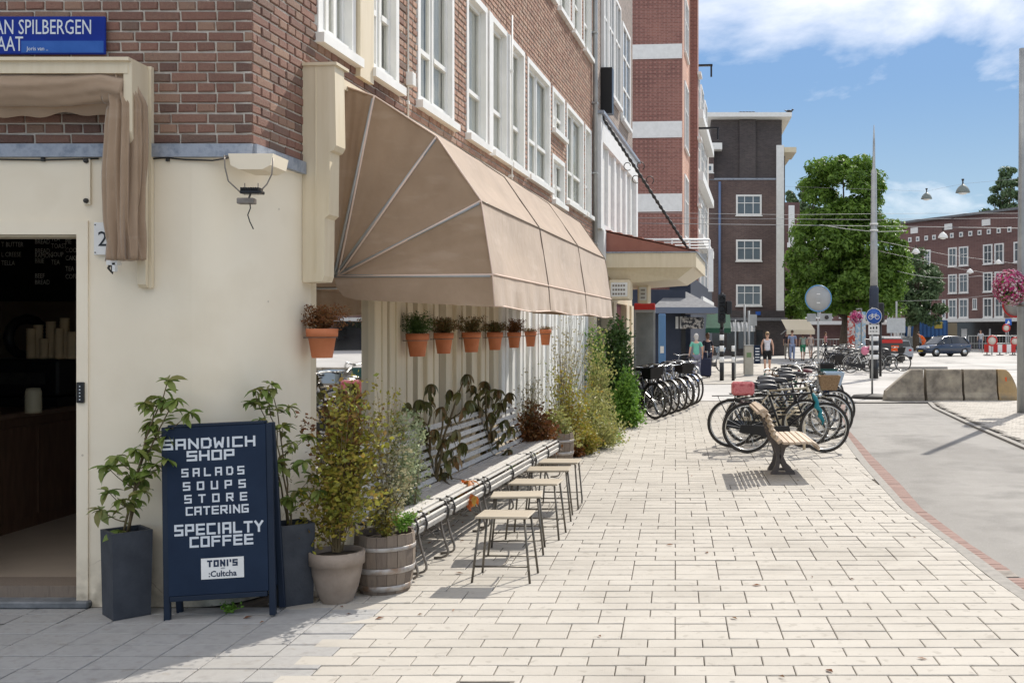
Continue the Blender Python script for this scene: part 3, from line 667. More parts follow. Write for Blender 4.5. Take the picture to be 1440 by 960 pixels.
# ================================================================== BIG AWNING
aw = thing('shop_awning', 'long brown canvas dome awning with pale piping over the benches', 'awning', FP(FU(470), 0, 1.87))
US = FU(470); YA = FYv(470); sA = F / YA
def prof(px, py): return ((px - 470) / sA * 1.0, HC + (HY - py) / sA)
PR = [prof(473, 118), prof(528, 137), prof(617, 195), prof(680, 285), prof(696, 386), prof(699, 432)]
PR = [(max(.02, a), b) for a, b in PR]
UEND = (13.5 - Y0) / CA
pivot = (.0, 2.10)
NL = 36; segs = [US + (UEND - US) * k / 3 for k in range(4)]
def sag(u, amp=.02):
    t = (u - US) / (UEND - US) * 3; f = t - int(min(t, 2.9999)); return -amp * math.sin(math.pi * f)
def wr(u, t, i):
    return math.sin(math.pi * t) * (sag(u, .028) + .010 * noise.noise(Vector((u * 1.6, t * 3, i))) + .006 * noise.noise(Vector((u * 5 + t * 3, t * 2, i * 3.3))))
m = MB(FM)
for i in range(4):                                       # top facets and front
    (a0, b0), (a1, b1) = PR[i], PR[i + 1]
    m.grid(lambda s, t: (US + s * (UEND - US), a0 + t * (a1 - a0) + wr(US + s * (UEND - US), t, i) , b0 + t * (b1 - b0) + wr(US + s * (UEND - US), t, i + 9)), 120, 10)
m.build('canopy', M['fabric'], aw, world=True)
m = MB(FM)
(a0, b0), (a1, b1) = PR[4], PR[5]
m.grid(lambda s, t: (US + s * (UEND - US), a0 + t * (a1 - a0) + .012 * t * math.sin(s * 40) + .008 * t * math.sin(s * 93), b0 + t * (b1 - b0) + .010 * t * math.sin(s * 3 * math.pi * 2 + 1)), 120, 4)
m.build('front_valance', M['fabric'], aw, world=True)
def end_panel(u, name):
    m = MB(FM)
    for i in range(4):
        A = Vector((u, PR[i][0], PR[i][1])); B = Vector((u, PR[i + 1][0], PR[i + 1][1])); P = Vector((u, -0.0, pivot[1]))
        m.grid(lambda s, t: P.lerp(A.lerp(B, t), s) + Vector((.035 * math.sin(math.pi * t) * s * (1.15 - s) * 2.4 + math.sin(math.pi * t) * s * (.012 * noise.noise(Vector((s * 4, t * 6, i * 7))) + .006 * math.sin(t * 21 + i) * s), 0, 0)), 26, 16)
    P2 = [(.0, pivot[1]), PR[4], (PR[5][0], PR[5][1]), (.16, PR[5][1] + .055), (.07, PR[5][1] + .08), (.02, PR[5][1] + .14)]
    m.prism([(p[0], p[1]) for p in P2], u - .003, u + .003, 0)
    o = m.build(name, M['fabric'], aw, world=True)
    for i in range(1, 4):
        r = MB(FM); r.tube([(u - .004, .0 + .03, pivot[1] + .0), (u - .004, PR[i][0], PR[i][1])], .0075, 6); r.build('piping', M['piping'], o, world=True)
    r = MB(FM); r.tube([(u - .004, .02, pivot[1]), (u - .004, PR[4][0], PR[4][1] - .006)], .0075, 6); r.build('piping', M['piping'], o, world=True)
end_panel(US, 'end_panel'); end_panel(UEND, 'end_panel')
for k, u in enumerate(segs):                             # seams over the cloth
    r = MB(FM); r.tube([(u, p[0] + .003, p[1] + .003) for p in PR], .005, 6); r.build('seam', M['piping'] if k in (0,) else M['oak'], aw, world=True)
for i, mt in ((3, 'oak'), (4, 'piping'), (5, 'piping')):
    r = MB(FM); r.tube([(US + (UEND - US) * s / 36, PR[i][0] + .003, PR[i][1] + (.010 * math.sin(s / 36 * 3 * math.pi * 2 + 1) if i == 5 else 0)) for s in range(37)], .006, 6); r.build('piping', M[mt], aw, world=True)
for i in (1, 2, 3, 4):                                   # frame hoops inside
    for u in segs:
        r = MB(FM); r.tube([(u, 0, pivot[1]), (u, PR[i][0] - .01, PR[i][1] - .015)], .012, 6); r.build('frame_rib', M['steelgrey'], aw, world=True)
# cassette board and the stepped bracket
m = MB(FM); m.box(FU(446), UEND, .0, .07, 3.47, 3.545).box(FU(446), UEND, .07, .1, 3.455, 3.49); m.build('head_board', M['creamwood'], aw, world=True)
u0 = FU(425); s2 = F / FYv(425)
def pf(px, py): return ((px - 425) / s2, HC + (HY - py) / s2)
poly = [pf(425, 93), pf(472, 93), pf(474, 205), pf(470, 212), pf(465, 214), pf(464, 302), pf(458, 307), pf(457, 388), pf(454, 396), pf(427, 397), (.0, pf(425, 396)[1])]
m = MB(FM); m.prism(poly, u0, u0 + .16, 0); o = m.build('end_bracket', M['creamwood'], aw, world=True)
m = MB(FM); a, b = pf(475, 93); m.box(u0 - .015, u0 + .2, -.001, a + .005, b, b + .02).box(u0 - .006, u0, .09, .098, 2.1, b - .01); m.build('bracket_cap', M['creamwood'], o, world=True)
del o
# ================================================================== GROUND
kerb = [(6.54, 2.20), (7.21, 2.17), (8.16, 2.19), (9.94, 2.17), (11.85, 2.29), (13.32, 2.39), (15.6, 2.58), (18., 2.83), (21., 3.25), (25.0, 3.9)]
kerb = [(1.0, 2.35), (4.5, 2.24)] + kerb
gut = [(1.0, 2.45), (4.5, 2.35), (6.81, 2.285), (7.88, 2.28), (8.74, 2.25), (10.06, 2.25), (11.1, 2.33), (13.3, 2.48), (16.65, 2.78), (21., 3.36), (25.0, 4.0)]
asp = [(1.0, 2.60), (4.5, 2.50), (7.21, 2.42), (8.3, 2.38), (9.98, 2.39), (11.46, 2.52), (14.1, 2.70), (17.86, 3.0), (21, 3.50), (25.0, 4.12)]
rgt = [(1.0, 4.9), (10, 5.0), (15.1, 5.1), (19.26, 5.41), (23., 5.75), (25.0, 6.1)]
def LI(tab, y):
    if y <= tab[0][0]: return tab[0][1]
    for (a, p), (b, q) in zip(tab, tab[1:]):
        if y <= b: return p + (q - p) * (y - a) / (b - a)
    return tab[-1][1]
def strip(f0, f1, y0, y1, z0, z1, n=60):
    m = MB(); ys = [y0 + (y1 - y0) * i / n for i in range(n + 1)]
    for s in range(n):
        a, b = ys[s], ys[s + 1]
        P = [(f0(a), a), (f1(a), a), (f1(b), b), (f0(b), b)]
        m.add([(x, y, z1) for x, y in P] + [(x, y, z0) for x, y in P], [(0, 1, 2, 3), (0, 3, 7, 4), (1, 5, 6, 2)])
    return m
m = MB(); m.add([(-500, -60, -.10), (500, -60, -.10), (500, 900, -.10), (-500, 900, -.10)], [(0, 1, 2, 3)]); struct(m.build('ground', M['ground']), 'pale plain ground under the whole place')
YP = 24.65
wallx = lambda y: (X0 + math.tan(FA) * (y - Y0)) if y > Y0 else -9.0
m = MB(); m.add([(-9, -2, -.013), (2.6, -2, -.013), (2.6, Y0, -.013), (-9, Y0, -.013)], [(0, 1, 2, 3)])
n = 60
for i in range(n):
    a = Y0 + (YP + .6 - Y0) * i / n; b = Y0 + (YP + .6 - Y0) * (i + 1) / n
    m.add([(wallx(a) - .3, a, -.013), (LI(kerb, a), a, -.013), (LI(kerb, b), b, -.013), (wallx(b) - .3, b, -.013)], [(0, 1, 2, 3)])
for v in m.v:
    if abs(v.x - 2.6) < 1e-6: v.x = LI(kerb, v.y)
pav = struct(m.build('pavement', M['joint']), 'light grey paved sidewalk with staggered rectangular pavers')
# pavers: .30 x .15 laid in rows across; a darker, larger aligned kind beside the left wall
PL, PD, GJ = .300, .150, .006
def paver_verts(P, z0, z1, b=.004):
    cx = sum(p[0] for p in P) / 4; cy = sum(p[1] for p in P) / 4
    def ins(p, d):
        vx, vy = p[0] - cx, p[1] - cy; return (p[0] - math.copysign(d, vx), p[1] - math.copysign(d, vy))
    t = [rnd(-.0012, .0012) for _ in range(4)]
    q = [ins(p, b) for p in P]
    return [(p[0], p[1], z0) for p in P] + [(p[0], p[1], z1 - b * .7) for p in P] + [(q[i][0], q[i][1], z1 + t[i]) for i in range(4)], \
        [(8, 9, 10, 11), (4, 5, 9, 8), (5, 6, 10, 9), (6, 7, 11, 10), (7, 4, 8, 11), (0, 1, 5, 4), (1, 2, 6, 5), (2, 3, 7, 6), (3, 0, 4, 7)]
pool = {}
def in_view(x, y, mgn=.0):
    if y < .5: return False
    px = CX + F * x / y; py = HY + F * HC / y
    return -40 < px < 1480 and py < 985
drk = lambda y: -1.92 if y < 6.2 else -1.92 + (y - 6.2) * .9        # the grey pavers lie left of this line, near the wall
tiles = []
def add_tile(x0, x1, y0, y1, dark):
    k0, k1 = LI(kerb, y0), LI(kerb, y1); w0, w1 = wallx(y0), wallx(y1)
    if y1 > Y0 > y0: y1 = y1 if x0 > X0 else y0 + (Y0 - y0)
    if x0 > min(k0, k1) - .03: return
    P = [(max(x0, w0), y0), (min(x1, k0 - .004), y0), (min(x1, k1 - .004), y1), (max(x0, w1), y1)]
    if P[1][0] - P[0][0] < .03 or P[2][0] - P[3][0] < .03 or y1 - y0 < .03: return
    cx, cy = (P[0][0] + P[1][0]) / 2, (y0 + y1) / 2
    if not in_view(cx, cy) and not (cy > 2.5 and -6 < cx < 3 and cy < 6.4): return
    tiles.append((cy, cx, P, dark))
y = 2.4; r = 0
while y < YP:
    x = -6.3 + (.15 if r % 2 else 0) + random.choice((0, 0, 0, .0)); row = []
    y1 = y + PD - .0105
    while x < 4.2:
        L = PL
        u = random.random()
        if u < .04: L = .15
        add_x = x
        if x + L / 2 > (drk(y) if y < 6.3 else -99): add_tile(x, x + L - GJ, y, y1, False)
        x += L
    y += PD; r += 1
y = 2.4
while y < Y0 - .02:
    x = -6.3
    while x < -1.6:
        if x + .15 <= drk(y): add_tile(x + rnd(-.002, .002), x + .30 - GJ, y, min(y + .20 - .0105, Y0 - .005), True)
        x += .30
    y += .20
vis = [t for t in tiles if in_view(t[1], t[0], 0) and HY + F * HC / t[0] < 962 and 0 < CX + F * t[1] / t[0] < 1440]
vis.sort(key=lambda t: t[0]); top300 = set(id(t) for t in vis[:300])
mass = MB(); massd = MB(); shape = {}
for t in tiles:
    cy, cx, P, dark = t; dz = rnd(-.0015, .0015)
    if id(t) in top300:
        key = (round(P[1][0] - P[0][0], 3), round(P[2][1] - P[1][1], 3), dark, abs(P[0][0] - P[3][0]) + abs(P[1][0] - P[2][0]) > .003)
        if key[3] or (key, 3) not in shape:
            k = sum((key, i) in shape for i in range(4))
            Q = [(p[0] - cx, p[1] - cy) for p in P]; vs, fs = paver_verts(Q, -.02, 0); mb = MB(); mb.add(vs, fs)
            me = mb.mesh('paver', M['paver_dobj'] if dark and 'paver_dobj' in M else (M['paver_d'] if dark else M['paver']))
            if not key[3]: shape[(key, k)] = me
        else: me = shape[(key, random.randrange(4))]
        inst('paver', me, pav, (cx, cy, dz), (0, 0, 0 if key[3] else random.choice((0, math.pi))))
    else:
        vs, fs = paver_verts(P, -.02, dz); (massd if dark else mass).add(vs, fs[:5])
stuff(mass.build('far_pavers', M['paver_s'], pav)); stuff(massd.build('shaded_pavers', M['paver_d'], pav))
# drain cover at the picture's lower edge
# kerb strip, gutter bricks, cycle path
kb = struct(strip(lambda y: LI(kerb, y), lambda y: LI(gut, y) + .004, 1, YP + .5, -.10, -.002).build('kerb', M['kerb']), 'grey concrete kerb strip along the pavement edge')
gt = struct(strip(lambda y: LI(gut, y), lambda y: LI(asp, y), 1, YP + .5, -.10, -.028).build('gutter', M['joint']), 'red brick gutter between the kerb and the cycle path')
gm = MB(); vs, fs = paver_verts([(-.5, -.032), (.5, -.032), (.5, .032), (-.5, .032)], -.03, 0, .003); gm.add(vs, fs); gm = gm.mesh('gutter_brick', M['gutterbrick'])
y = 4.2; k = 0
while y < 24 and k < 298:
    a, b = LI(gut, y) + .006, LI(asp, y) - .004
    if not (7.18 < y < 7.42): inst('brick', gm, gt, ((a + b) / 2, y, -.018 + rnd(-.002, .002)), (0, 0, rnd(-.03, .03)), (b - a, 1, 1)); k += 1
    y += .070
dr = thing('gutter_drain', 'small dark iron drain grate set in the brick gutter', 'drain', (2.35, 7.3, -.02))
m = MB(); m.box(-.06, .06, -.11, .11, -.02, .0); m.build('frame', M['blackiron'], dr)
m = MB()
for i in range(7): m.box(-.05, .05, -.095 + i * .028, -.081 + i * .028, 0, .006)
m.build('grate', M['iron'], dr)
dr2 = thing('drain_cover', 'dark iron cover in the pavement at the bottom edge', 'drain', (-.92, 4.93, .0))
m = MB(); m.box(-.14, .14, -.07, .07, -.005, .004); m.build('frame', M['iron'], dr2)
m = MB(); m.box(-.12, .12, -.05, .05, .004, .006); m.build('cover', M['blackiron'], dr2)
struct(strip(lambda y: LI(asp, y) - .002, lambda y: LI(rgt, y), 1, YP, -.11, -.034).build('cycle_path', M['asphalt']), 'smooth grey asphalt cycle path curving away')
# right island with small pavers
m = MB(); m.add([(5.0, 1, -.012), (9.5, 1, -.012), (12, 25.3, -.012), (6.2, 25.3, -.012)], [(0, 1, 2, 3)])
for v in m.v:
    if v.x < 7: v.x = LI(rgt, v.y) + .0
isl = struct(m.build('island', M['joint']), 'pale paved island right of the cycle path')
for i in range(0): pass
struct(strip(lambda y: LI(rgt, y) - .01, lambda y: LI(rgt, y) + .09, 1, YP, -.11, .0).build('island_kerb', M['kerb']), 'thin kerb edging the paved island')
mass = MB(); y = 12.5; r = 0
while y < 25.2:
    x = LI(rgt, y) + .10
    x = math.floor(x / .21) * .21 + (.105 if r % 2 else 0)
    while x < 11:
        if x > LI(rgt, y + .1) + .09 and x / y < .36:
            vs, fs = paver_verts([(x, y), (x + .204, y), (x + .204, y + .099), (x, y + .099)], -.02, rnd(-.002, .002) + .0); mass.add(vs, fs[:5])
        x += .21
    y += .105; r += 1
stuff(mass.build('island_pavers', M['paver_s'], isl))
# side street, far pavement, main road
m = MB(); m.box(-60, 60, YP + .6, 33.2, -.12, -.03); struct(m.build('side_street', M['roadfar']), 'pale side street crossing beyond the bicycles')
m = strip(lambda y: LI(kerb, min(y, 25)) , lambda y: 30, YP, YP + .6, -.12, -.01, 2); struct(m.build('crossing_kerb', M['kerb']), 'flush kerb at the end of the cycle path')
m = MB(); m.box(-14, 5.2, 33.2, 60, -.12, .0); struct(m.build('far_pavement', M['paver_s']), 'far pavement where people walk')
m = MB(); m.box(5.2, 70, 33.2, 46, -.12, -.045); struct(m.build('main_road', M['roadfar']), 'wide pale road to the right')
m = MB(); m.box(-14, 70, 60.01, 110, -.12, -.025).box(5.201, 70, 46.01, 60, -.12, -.026); struct(m.build('plaza', M['roadfar']), 'bright open junction in the distance')
m = MB(); m.bbox(5.1, 12.2, 46.2, 46.5, -.1, .09, .02); struct(m.build('road_kerb', M['kerb']), 'raised kerb across the far junction')
m = MB()
for i in range(7): m.box(-1.5, 5, 34 + i * 1.35, 34.35 + i * 1.35, -.02, .004)
struct(m.build('tactile_band', M['kerb']), 'darker bands across the far pavement')
# ================================================================== OTHER BUILDINGS
def bricktex(name, c1, c2, mortar, ang=0., scale=1., pattern=False, bump=.3, rowh=.063):
    m = bpy.data.materials.new(name); m.use_nodes = True; nt = m.node_tree; n = nt.nodes; l = nt.links; b = n['Principled BSDF']; b.inputs['Roughness'].default_value = .9
    g = n.new('ShaderNodeNewGeometry'); mp = n.new('ShaderNodeMapping'); mp.inputs['Rotation'].default_value = (0, 0, ang); l.new(g.outputs['Position'], mp.inputs[0])
    sp = n.new('ShaderNodeSeparateXYZ'); l.new(mp.outputs[0], sp.inputs[0]); ad = n.new('ShaderNodeMath'); ad.operation = 'ADD'; l.new(sp.outputs[0], ad.inputs[0]); l.new(sp.outputs[1], ad.inputs[1])
    cb = n.new('ShaderNodeCombineXYZ'); l.new(ad.outputs[0], cb.inputs[0]); l.new(sp.outputs[2], cb.inputs[1])
    bt = n.new('ShaderNodeTexBrick'); l.new(cb.outputs[0], bt.inputs['Vector']); bt.inputs['Scale'].default_value = 1 / scale
    bt.inputs['Color1'].default_value = c1 + (1,); bt.inputs['Color2'].default_value = c2 + (1,); bt.inputs['Mortar'].default_value = mortar + (1,)
    bt.inputs['Mortar Size'].default_value = .008; bt.inputs['Brick Width'].default_value = .22; bt.inputs['Row Height'].default_value = rowh
    nz = n.new('ShaderNodeTexNoise'); nz.inputs['Scale'].default_value = .35; nz.inputs['Detail'].default_value = 6; l.new(cb.outputs[0], nz.inputs['Vector'])
    rp = n.new('ShaderNodeValToRGB'); rp.color_ramp.elements[0].position = .3; rp.color_ramp.elements[0].color = (.68, .68, .70, 1); rp.color_ramp.elements[1].position = .7; rp.color_ramp.elements[1].color = (1.2, 1.2, 1.16, 1)
    l.new(nz.outputs[0], rp.inputs[0]); mx = n.new('ShaderNodeMixRGB'); mx.blend_type = 'MULTIPLY'; mx.inputs[0].default_value = 1; l.new(bt.outputs[0], mx.inputs[1]); l.new(rp.outputs[0], mx.inputs[2]); col = mx.outputs[0]
    if pattern:                                          # paler headers set in a diaper pattern
        w = []
        for k in (1, -1):
            c2_ = n.new('ShaderNodeMath'); c2_.operation = 'MULTIPLY'; c2_.inputs[1].default_value = k; l.new(sp.outputs[2], c2_.inputs[0])
            s = n.new('ShaderNodeMath'); s.operation = 'ADD'; l.new(ad.outputs[0], s.inputs[0]); l.new(c2_.outputs[0], s.inputs[1])
            q = n.new('ShaderNodeMath'); q.operation = 'MULTIPLY'; q.inputs[1].default_value = 17; l.new(s.outputs[0], q.inputs[0])
            r_ = n.new('ShaderNodeMath'); r_.operation = 'SINE'; l.new(q.outputs[0], r_.inputs[0]); w.append(r_)
        p = n.new('ShaderNodeMath'); p.operation = 'MULTIPLY'; l.new(w[0].outputs[0], p.inputs[0]); l.new(w[1].outputs[0], p.inputs[1])
        gt_ = n.new('ShaderNodeMath'); gt_.operation = 'GREATER_THAN'; gt_.inputs[1].default_value = .45; l.new(p.outputs[0], gt_.inputs[0])
        m2 = n.new('ShaderNodeMixRGB'); l.new(gt_.outputs[0], m2.inputs[0]); l.new(col, m2.inputs[1]); m2.inputs[2].default_value = (.33, .165, .135, 1); col = m2.outputs[0]
    l.new(col, b.inputs['Base Color'])
    bp = n.new('ShaderNodeBump'); bp.inputs['Strength'].default_value = bump; bp.inputs['Distance'].default_value = .01; l.new(bt.outputs['Fac'], bp.inputs['Height']); bp.invert = True; l.new(bp.outputs[0], b.inputs['Normal'])
    return m
M['bt_brown'] = bricktex('brown_brickwork', (.20, .145, .12), (.30, .225, .19), (.36, .33, .29), FA)
M['bt_red'] = bricktex('red_brickwork', (.215, .085, .07), (.29, .125, .10), (.32, .21, .18), FA, pattern=True)
M['bt_red_lit'] = bricktex('sunlit_red_brickwork', (.45, .20, .13), (.55, .28, .20), (.5, .4, .33), FA)  # red building's sunlit side: the sunlight is put into this paler brick colour
M['bt_dark'] = bricktex('dark_brickwork', (.085, .050, .048), (.135, .085, .078), (.17, .15, .14))
M['bt_dark2'] = bricktex('darker_brickwork', (.055, .045, .046), (.095, .076, .074), (.12, .11, .11))
M['bt_far'] = bricktex('maroon_brickwork', (.125, .062, .058), (.18, .095, .085), (.2, .14, .13))
M['farglass'] = mat('far_window_pane', [(.05, .065, .075), (.16, .19, .21)], .12, .5, spec=.8, rnd='obj')
M['darkglass'] = mat('dark_shop_pane', [(.015, .018, .02), (.05, .055, .06)], .1, .4, spec=.7)
M['navywall'] = mat('navy_wall', [(.020, .028, .050), (.035, .045, .07)], .6, 2)
M['tile_red'] = mat('red_roof_tile', [(.24, .09, .065), (.36, .16, .12)], .8, 6, rnd='obj')
M['greycanopy'] = mat('grey_roofing', [(.12, .125, .135), (.19, .195, .205)], .8, 6)
M['greencloth'] = mat('green_cloth', [(.02, .075, .045), (.03, .11, .065)], .8)
M['maroon'] = mat('maroon_paint', [(.09, .012, .018)], .5)
FW = Matrix(((FD.x, -FN.x, 0, C0.x), (FD.y, -FN.y, 0, C0.y), (0, 0, 1, 0), (0, 0, 0, 1)))     # x along the facade, -y out of it
def far_window(par, mx, x0, x1, z0, z1, cols=2, rows=2, fr=.09, depth=.05, m='whitefar', sill=True):
    a = MB(mx); d = -depth
    a.box(x0, x0 + fr, d, .02, z0, z1).box(x1 - fr, x1, d, .02, z0, z1).box(x0 + fr, x1 - fr, d, .02, z1 - fr, z1).box(x0 + fr, x1 - fr, d, .02, z0, z0 + fr)
    if sill: a.box(x0 - .05, x1 + .05, d - .04, .0, z0 - .07, z0 - .001)
    w = a.build('window', M[m], par, world=True)
    b = MB(mx); t = .05
    for i in range(1, cols):
        x = x0 + (x1 - x0) * i / cols; b.box(x - t / 2, x + t / 2, d + .012, .0, z0 + fr, z1 - fr)
    for j in range(1, rows):
        z = z0 + (z1 - z0) * (.6 if rows == 2 else j / rows)
        for i in range(cols):
            xa = x0 + (x1 - x0) * i / cols + (fr if i == 0 else t / 2); xb = x0 + (x1 - x0) * (i + 1) / cols - (fr if i == cols - 1 else t / 2)
            b.box(xa, xb, d + .014, -.002, z - t / 2, z + t / 2)
    if cols > 1 or rows > 1: b.build('glazing_bar', M[m], w, world=True)
    p = MB(mx); p.box(x0 + fr, x1 - fr, -.012, .01, z0 + fr, z1 - fr); p.build('pane', M['farglass'], w, world=True)
    return w
# --- the brown neighbour
UN = FU(890)
nb_ = thing('brown_brick_building', 'brown brick building with a white framed window bay, next along from the cafe building', 'building', FP(UE, 0, 0))
m = MB(FM); m.box(UE + .002, UN, -7, -.01, 2.9, 11.8).box(UE + .002, UN, -7, -.5, 0, 2.9); m.build('wall', M['bt_brown'], nb_, world=True)
m = MB(FM); m.box(UE, UN + .1, -7, .25, 11.8, 12.0); m.build('roof', M['lead'], nb_, world=True)
ba, bb = FU(835), FU(889)
m = MB(FM); m.box(ba, bb, -.01, .14, 5.28, 5.76).box(ba, ba + .22, -.01, .14, 3.62, 5.28).box(bb - .30, bb, -.01, .14, 3.62, 5.28).box(ba + .22, bb - .30, -.01, .12, 3.62, 3.74)
bay = m.build('window_bay', M['whitefar'], nb_, world=True)
m = MB(FM); m.box(ba - .04, bb + .05, -.01, .20, 5.761, 5.82); m.build('bay_flashing', M['lead'], bay, world=True)
xs = [ba + .22 + (bb - .52 - ba) * i / 6 for i in range(7)]
for i in range(6):
    m = MB(FM); m.box(xs[i], xs[i] + (.20 if i in (2, 4) else .06), -.01, .11, 3.74, 5.28); m.build('bay_post', M['whitefar'], bay, world=True)
for i in range(6):
    p = MB(FM); p.box(xs[i] + (.20 if i in (2, 4) else .06), xs[i + 1], .0, .05, 3.74, 5.28); p.build('bay_blind', M['curtain'], bay, world=True)
for a, b in ((846, 852), (853.5, 861), (862.5, 870.5)): far_window(nb_, FW, FU(a), FU(b), 6.60, 8.8, 2, 2, .07)
far_window(nb_, FW, FU(873), FU(884), 6.45, 8.62, 2, 3, .08)
m = MB(FM); m.box(FU(845), FU(847.5), .0, .22, 5.95, 6.85); m.build('black_box', M['blackpaint'], nb_, world=True)
# canopy over its shop
cua = (20.0 - Y0) / CA; cub = (23.2 - Y0) / CA; cv = 1.85
cn = thing('shop_canopy', 'cream wooden shop canopy with a sloping red tiled top', 'canopy', FP(cua, 0, 2.9))
m = MB(FM); m.prism([(cua, -.0), (cua, cv), (cub, cv), (cub, 0)], 2.93, 2.97, 2); m.build('soffit', M['creamwood'], cn, world=True)
m = MB(FM); d_ = .22; m.add([(cua + .02, 0, 2.929), (cua + .02, cv - .03, 2.929), (cub - .02, cv - .03, 2.929), (cub - .02, 0, 2.929), (cua + d_, .3, 2.62), (cua + d_, cv - .35, 2.70), (cub - d_, cv - .35, 2.70), (cub - d_, .3, 2.62)], [(0, 1, 5, 4), (1, 2, 6, 5), (2, 3, 7, 6), (3, 0, 4, 7), (4, 5, 6, 7)]); m.build('sloping_soffit', M['creamwood'], cn, world=True)
m = MB(FM); m.box(cua - .03, cua, 0, cv, 2.92, 3.20).box(cua - .03, cub, cv, cv + .03, 2.92, 3.20).box(cub, cub + .03, 0, cv, 2.92, 3.2); m.build('fascia', M['creamwood'], cn, world=True)
m = MB(FM); m.box(cua - .05, cub + .05, 0, cv + .06, 3.201, 3.225); m.build('lead_edge', M['lead'], cn, world=True)
tm = MB(FM); rows_ = 9
m = MB(FM); m.add([(cua, 0, 3.64), (cub, 0, 3.64), (cub, cv, 3.23), (cua, cv, 3.23), (cua, 0, 3.226), (cub, 0, 3.226)], [(0, 1, 2, 3), (0, 3, 4), (1, 5, 2)]); m.build('roof_deck', M['tile_red'], cn, world=True)
for i in range(rows_):
    v0 = cv * i / rows_; v1 = cv * (i + 1) / rows_; z = lambda v: 3.66 - .42 * v / cv
    m = MB(FM); m.add([(cua - .02, v0, z(v0) + .005), (cub + .02, v0, z(v0) + .005), (cub + .02, v1 + .02, z(v1) + .03), (cua - .02, v1 + .02, z(v1) + .03), (cua - .02, v1 + .02, z(v1)), (cub + .02, v1 + .02, z(v1))], [(0, 1, 2, 3), (3, 2, 5, 4), (0, 3, 4)]); m.build('tile_row', M['tile_red'], cn, world=True)
m = MB(FM); m.box(cua - .35, cua - .06, .02, .14, 3.05, 3.62); m.build('white_box', M['whitefar'], cn, world=True)
st = thing('iron_stay', 'black twisted iron stay with small scrolls holding up the shop canopy', 'iron stay', FP(cua, 0, 5.9))
p0 = FP(FU(837), .06, 5.85); p1 = FP(cua + .25, cv - .1, 3.22)
m = MB(); N = 90; pts = [p0.lerp(p1, i / N) for i in range(N + 1)]
m.tube(pts, [.030 + .010 * math.sin(i * 1.9) for i in range(N + 1)], 6); rod = m.build('rod', M['blackiron'], st, world=True)
m = MB()
for k, s in ((.36, 1), (.40, -1), (.45, 1), (.5, -1)):
    c = p0.lerp(p1, k); d = (p1 - p0).normalized(); up = Vector((d.z, 0, -d.x)).normalized() * s
    m.tube([c + up * .10 + d * (.09 * math.cos(a * .6) * (1 - a * .05)) + up * (.09 * math.sin(a * .6) * (1 - a * .05)) for a in range(10)], .009, 5)
m.build('scroll', M['blackiron'], st, world=True)
# shopfront under the canopy
m = MB(FM)
m.box(UE + .05, UN, -.5, -.02, 2.3, 2.90).box(UE + .02, UE + .35, -.5, .03, 0, 2.3).box(FU(862), FU(866), -.5, .02, 0, 2.3).box(FU(880), FU(884), -.5, .02, 0, 2.3).box(FU(887), UN, -.5, .02, 0, 2.3)
m.build('shopfront', M['creamwood'], nb_, world=True)
m = MB(FM); m.box(FU(866) + .02, FU(876), -.2, -.05, 0.02, 2.28); m.build('door', M['maroon'], nb_, world=True)
m = MB(FM); m.box(UE + .4, FU(862) - .02, -.3, -.25, .3, 2.28).box(FU(876) + .02, FU(880) - .02, -.3, -.25, .3, 2.28); m.build('pane', M['darkglass'], nb_, world=True)
def light_box(lab, u, v0, v1, z0, z1, t):
    o = thing('sign_box', lab, 'sign', FP(u, v0, z0))
    m = MB(FM); m.bbox(u, u + .5, v0, v1, z0, z1, .02); m.build('box', M['creamwood'], o, world=True)
    m = MB(FM); m.box(u - .006, u - .001, v0 + .04, v1 - .04, z0 + .06, z1 - .05); m.build('face', M['whitefar'], o, world=True)
    m = MB(FM)
    for k in range(3):
        for j in range(5): m.box(u - .010, u - .0065, v0 + .07 + j * (v1 - v0 - .14) / 5, v0 + .07 + (j + .7) * (v1 - v0 - .14) / 5, z1 - .13 - k * .08, z1 - .09 - k * .08)
    m.build('print', M['iron'], o, world=True)
light_box('cream box sign hanging under the canopy, nearer of the two', (19.9 - Y0) / CA, .20, .60, 2.30, 2.68, 1)
light_box('cream box sign hanging under the canopy, farther of the two', (21.6 - Y0) / CA, .55, .78, 2.28, 2.66, 1)
dc = thing('display_case', 'tall glass display case with a red top beside the shopfront', 'display case', FP((23.6 - Y0) / CA, .10, 0))
Yc = 23.6; a0, a1 = xw(892, Yc), xw(921, Yc)
m = MB(); m.bbox(a0, a1, Yc - .02, Yc + .45, 2.18, 2.33, .01); m.build('red_top', M['redpaint'], dc, world=True)
m = MB(); m.box(a0, a1, Yc, Yc + .42, 2.12, 2.18).box(a0, a0 + .04, Yc, Yc + .04, 0, 2.12).box(a1 - .04, a1, Yc, Yc + .04, 0, 2.12).box(a0, a1, Yc + .38, Yc + .42, 0, 2.12).box(a0 + .04, a1 - .04, Yc, Yc + .38, 0, .25); m.build('frame', M['steelgrey'], dc, world=True)
m = MB(); m.box(a0 + .04, a1 - .04, Yc + .01, Yc + .016, .25, 2.12); m.build('pane', M['glass'], dc, world=True)
bp_ = thing('blue_post_sign', 'slim blue post sign beside the display case', 'sign', W(931, 465, 25.5) - Vector((0, 0, HC)))
m = MB(); m.bbox(-.09, .09, -.03, .03, .9, 2.12, .02); m.build('panel', mat('pale_blue', [(.10, .22, .42)], .4), bp_)
m = MB(); m.box(-.045, .045, -.036, -.031, 1.15, 1.32); m.build('plate', M['whitefar'], bp_)
m = MB(); m.tube([(0, 0, 0), (0, 0, .9)], .03, 8); m.build('post', M['steelgrey'], bp_)
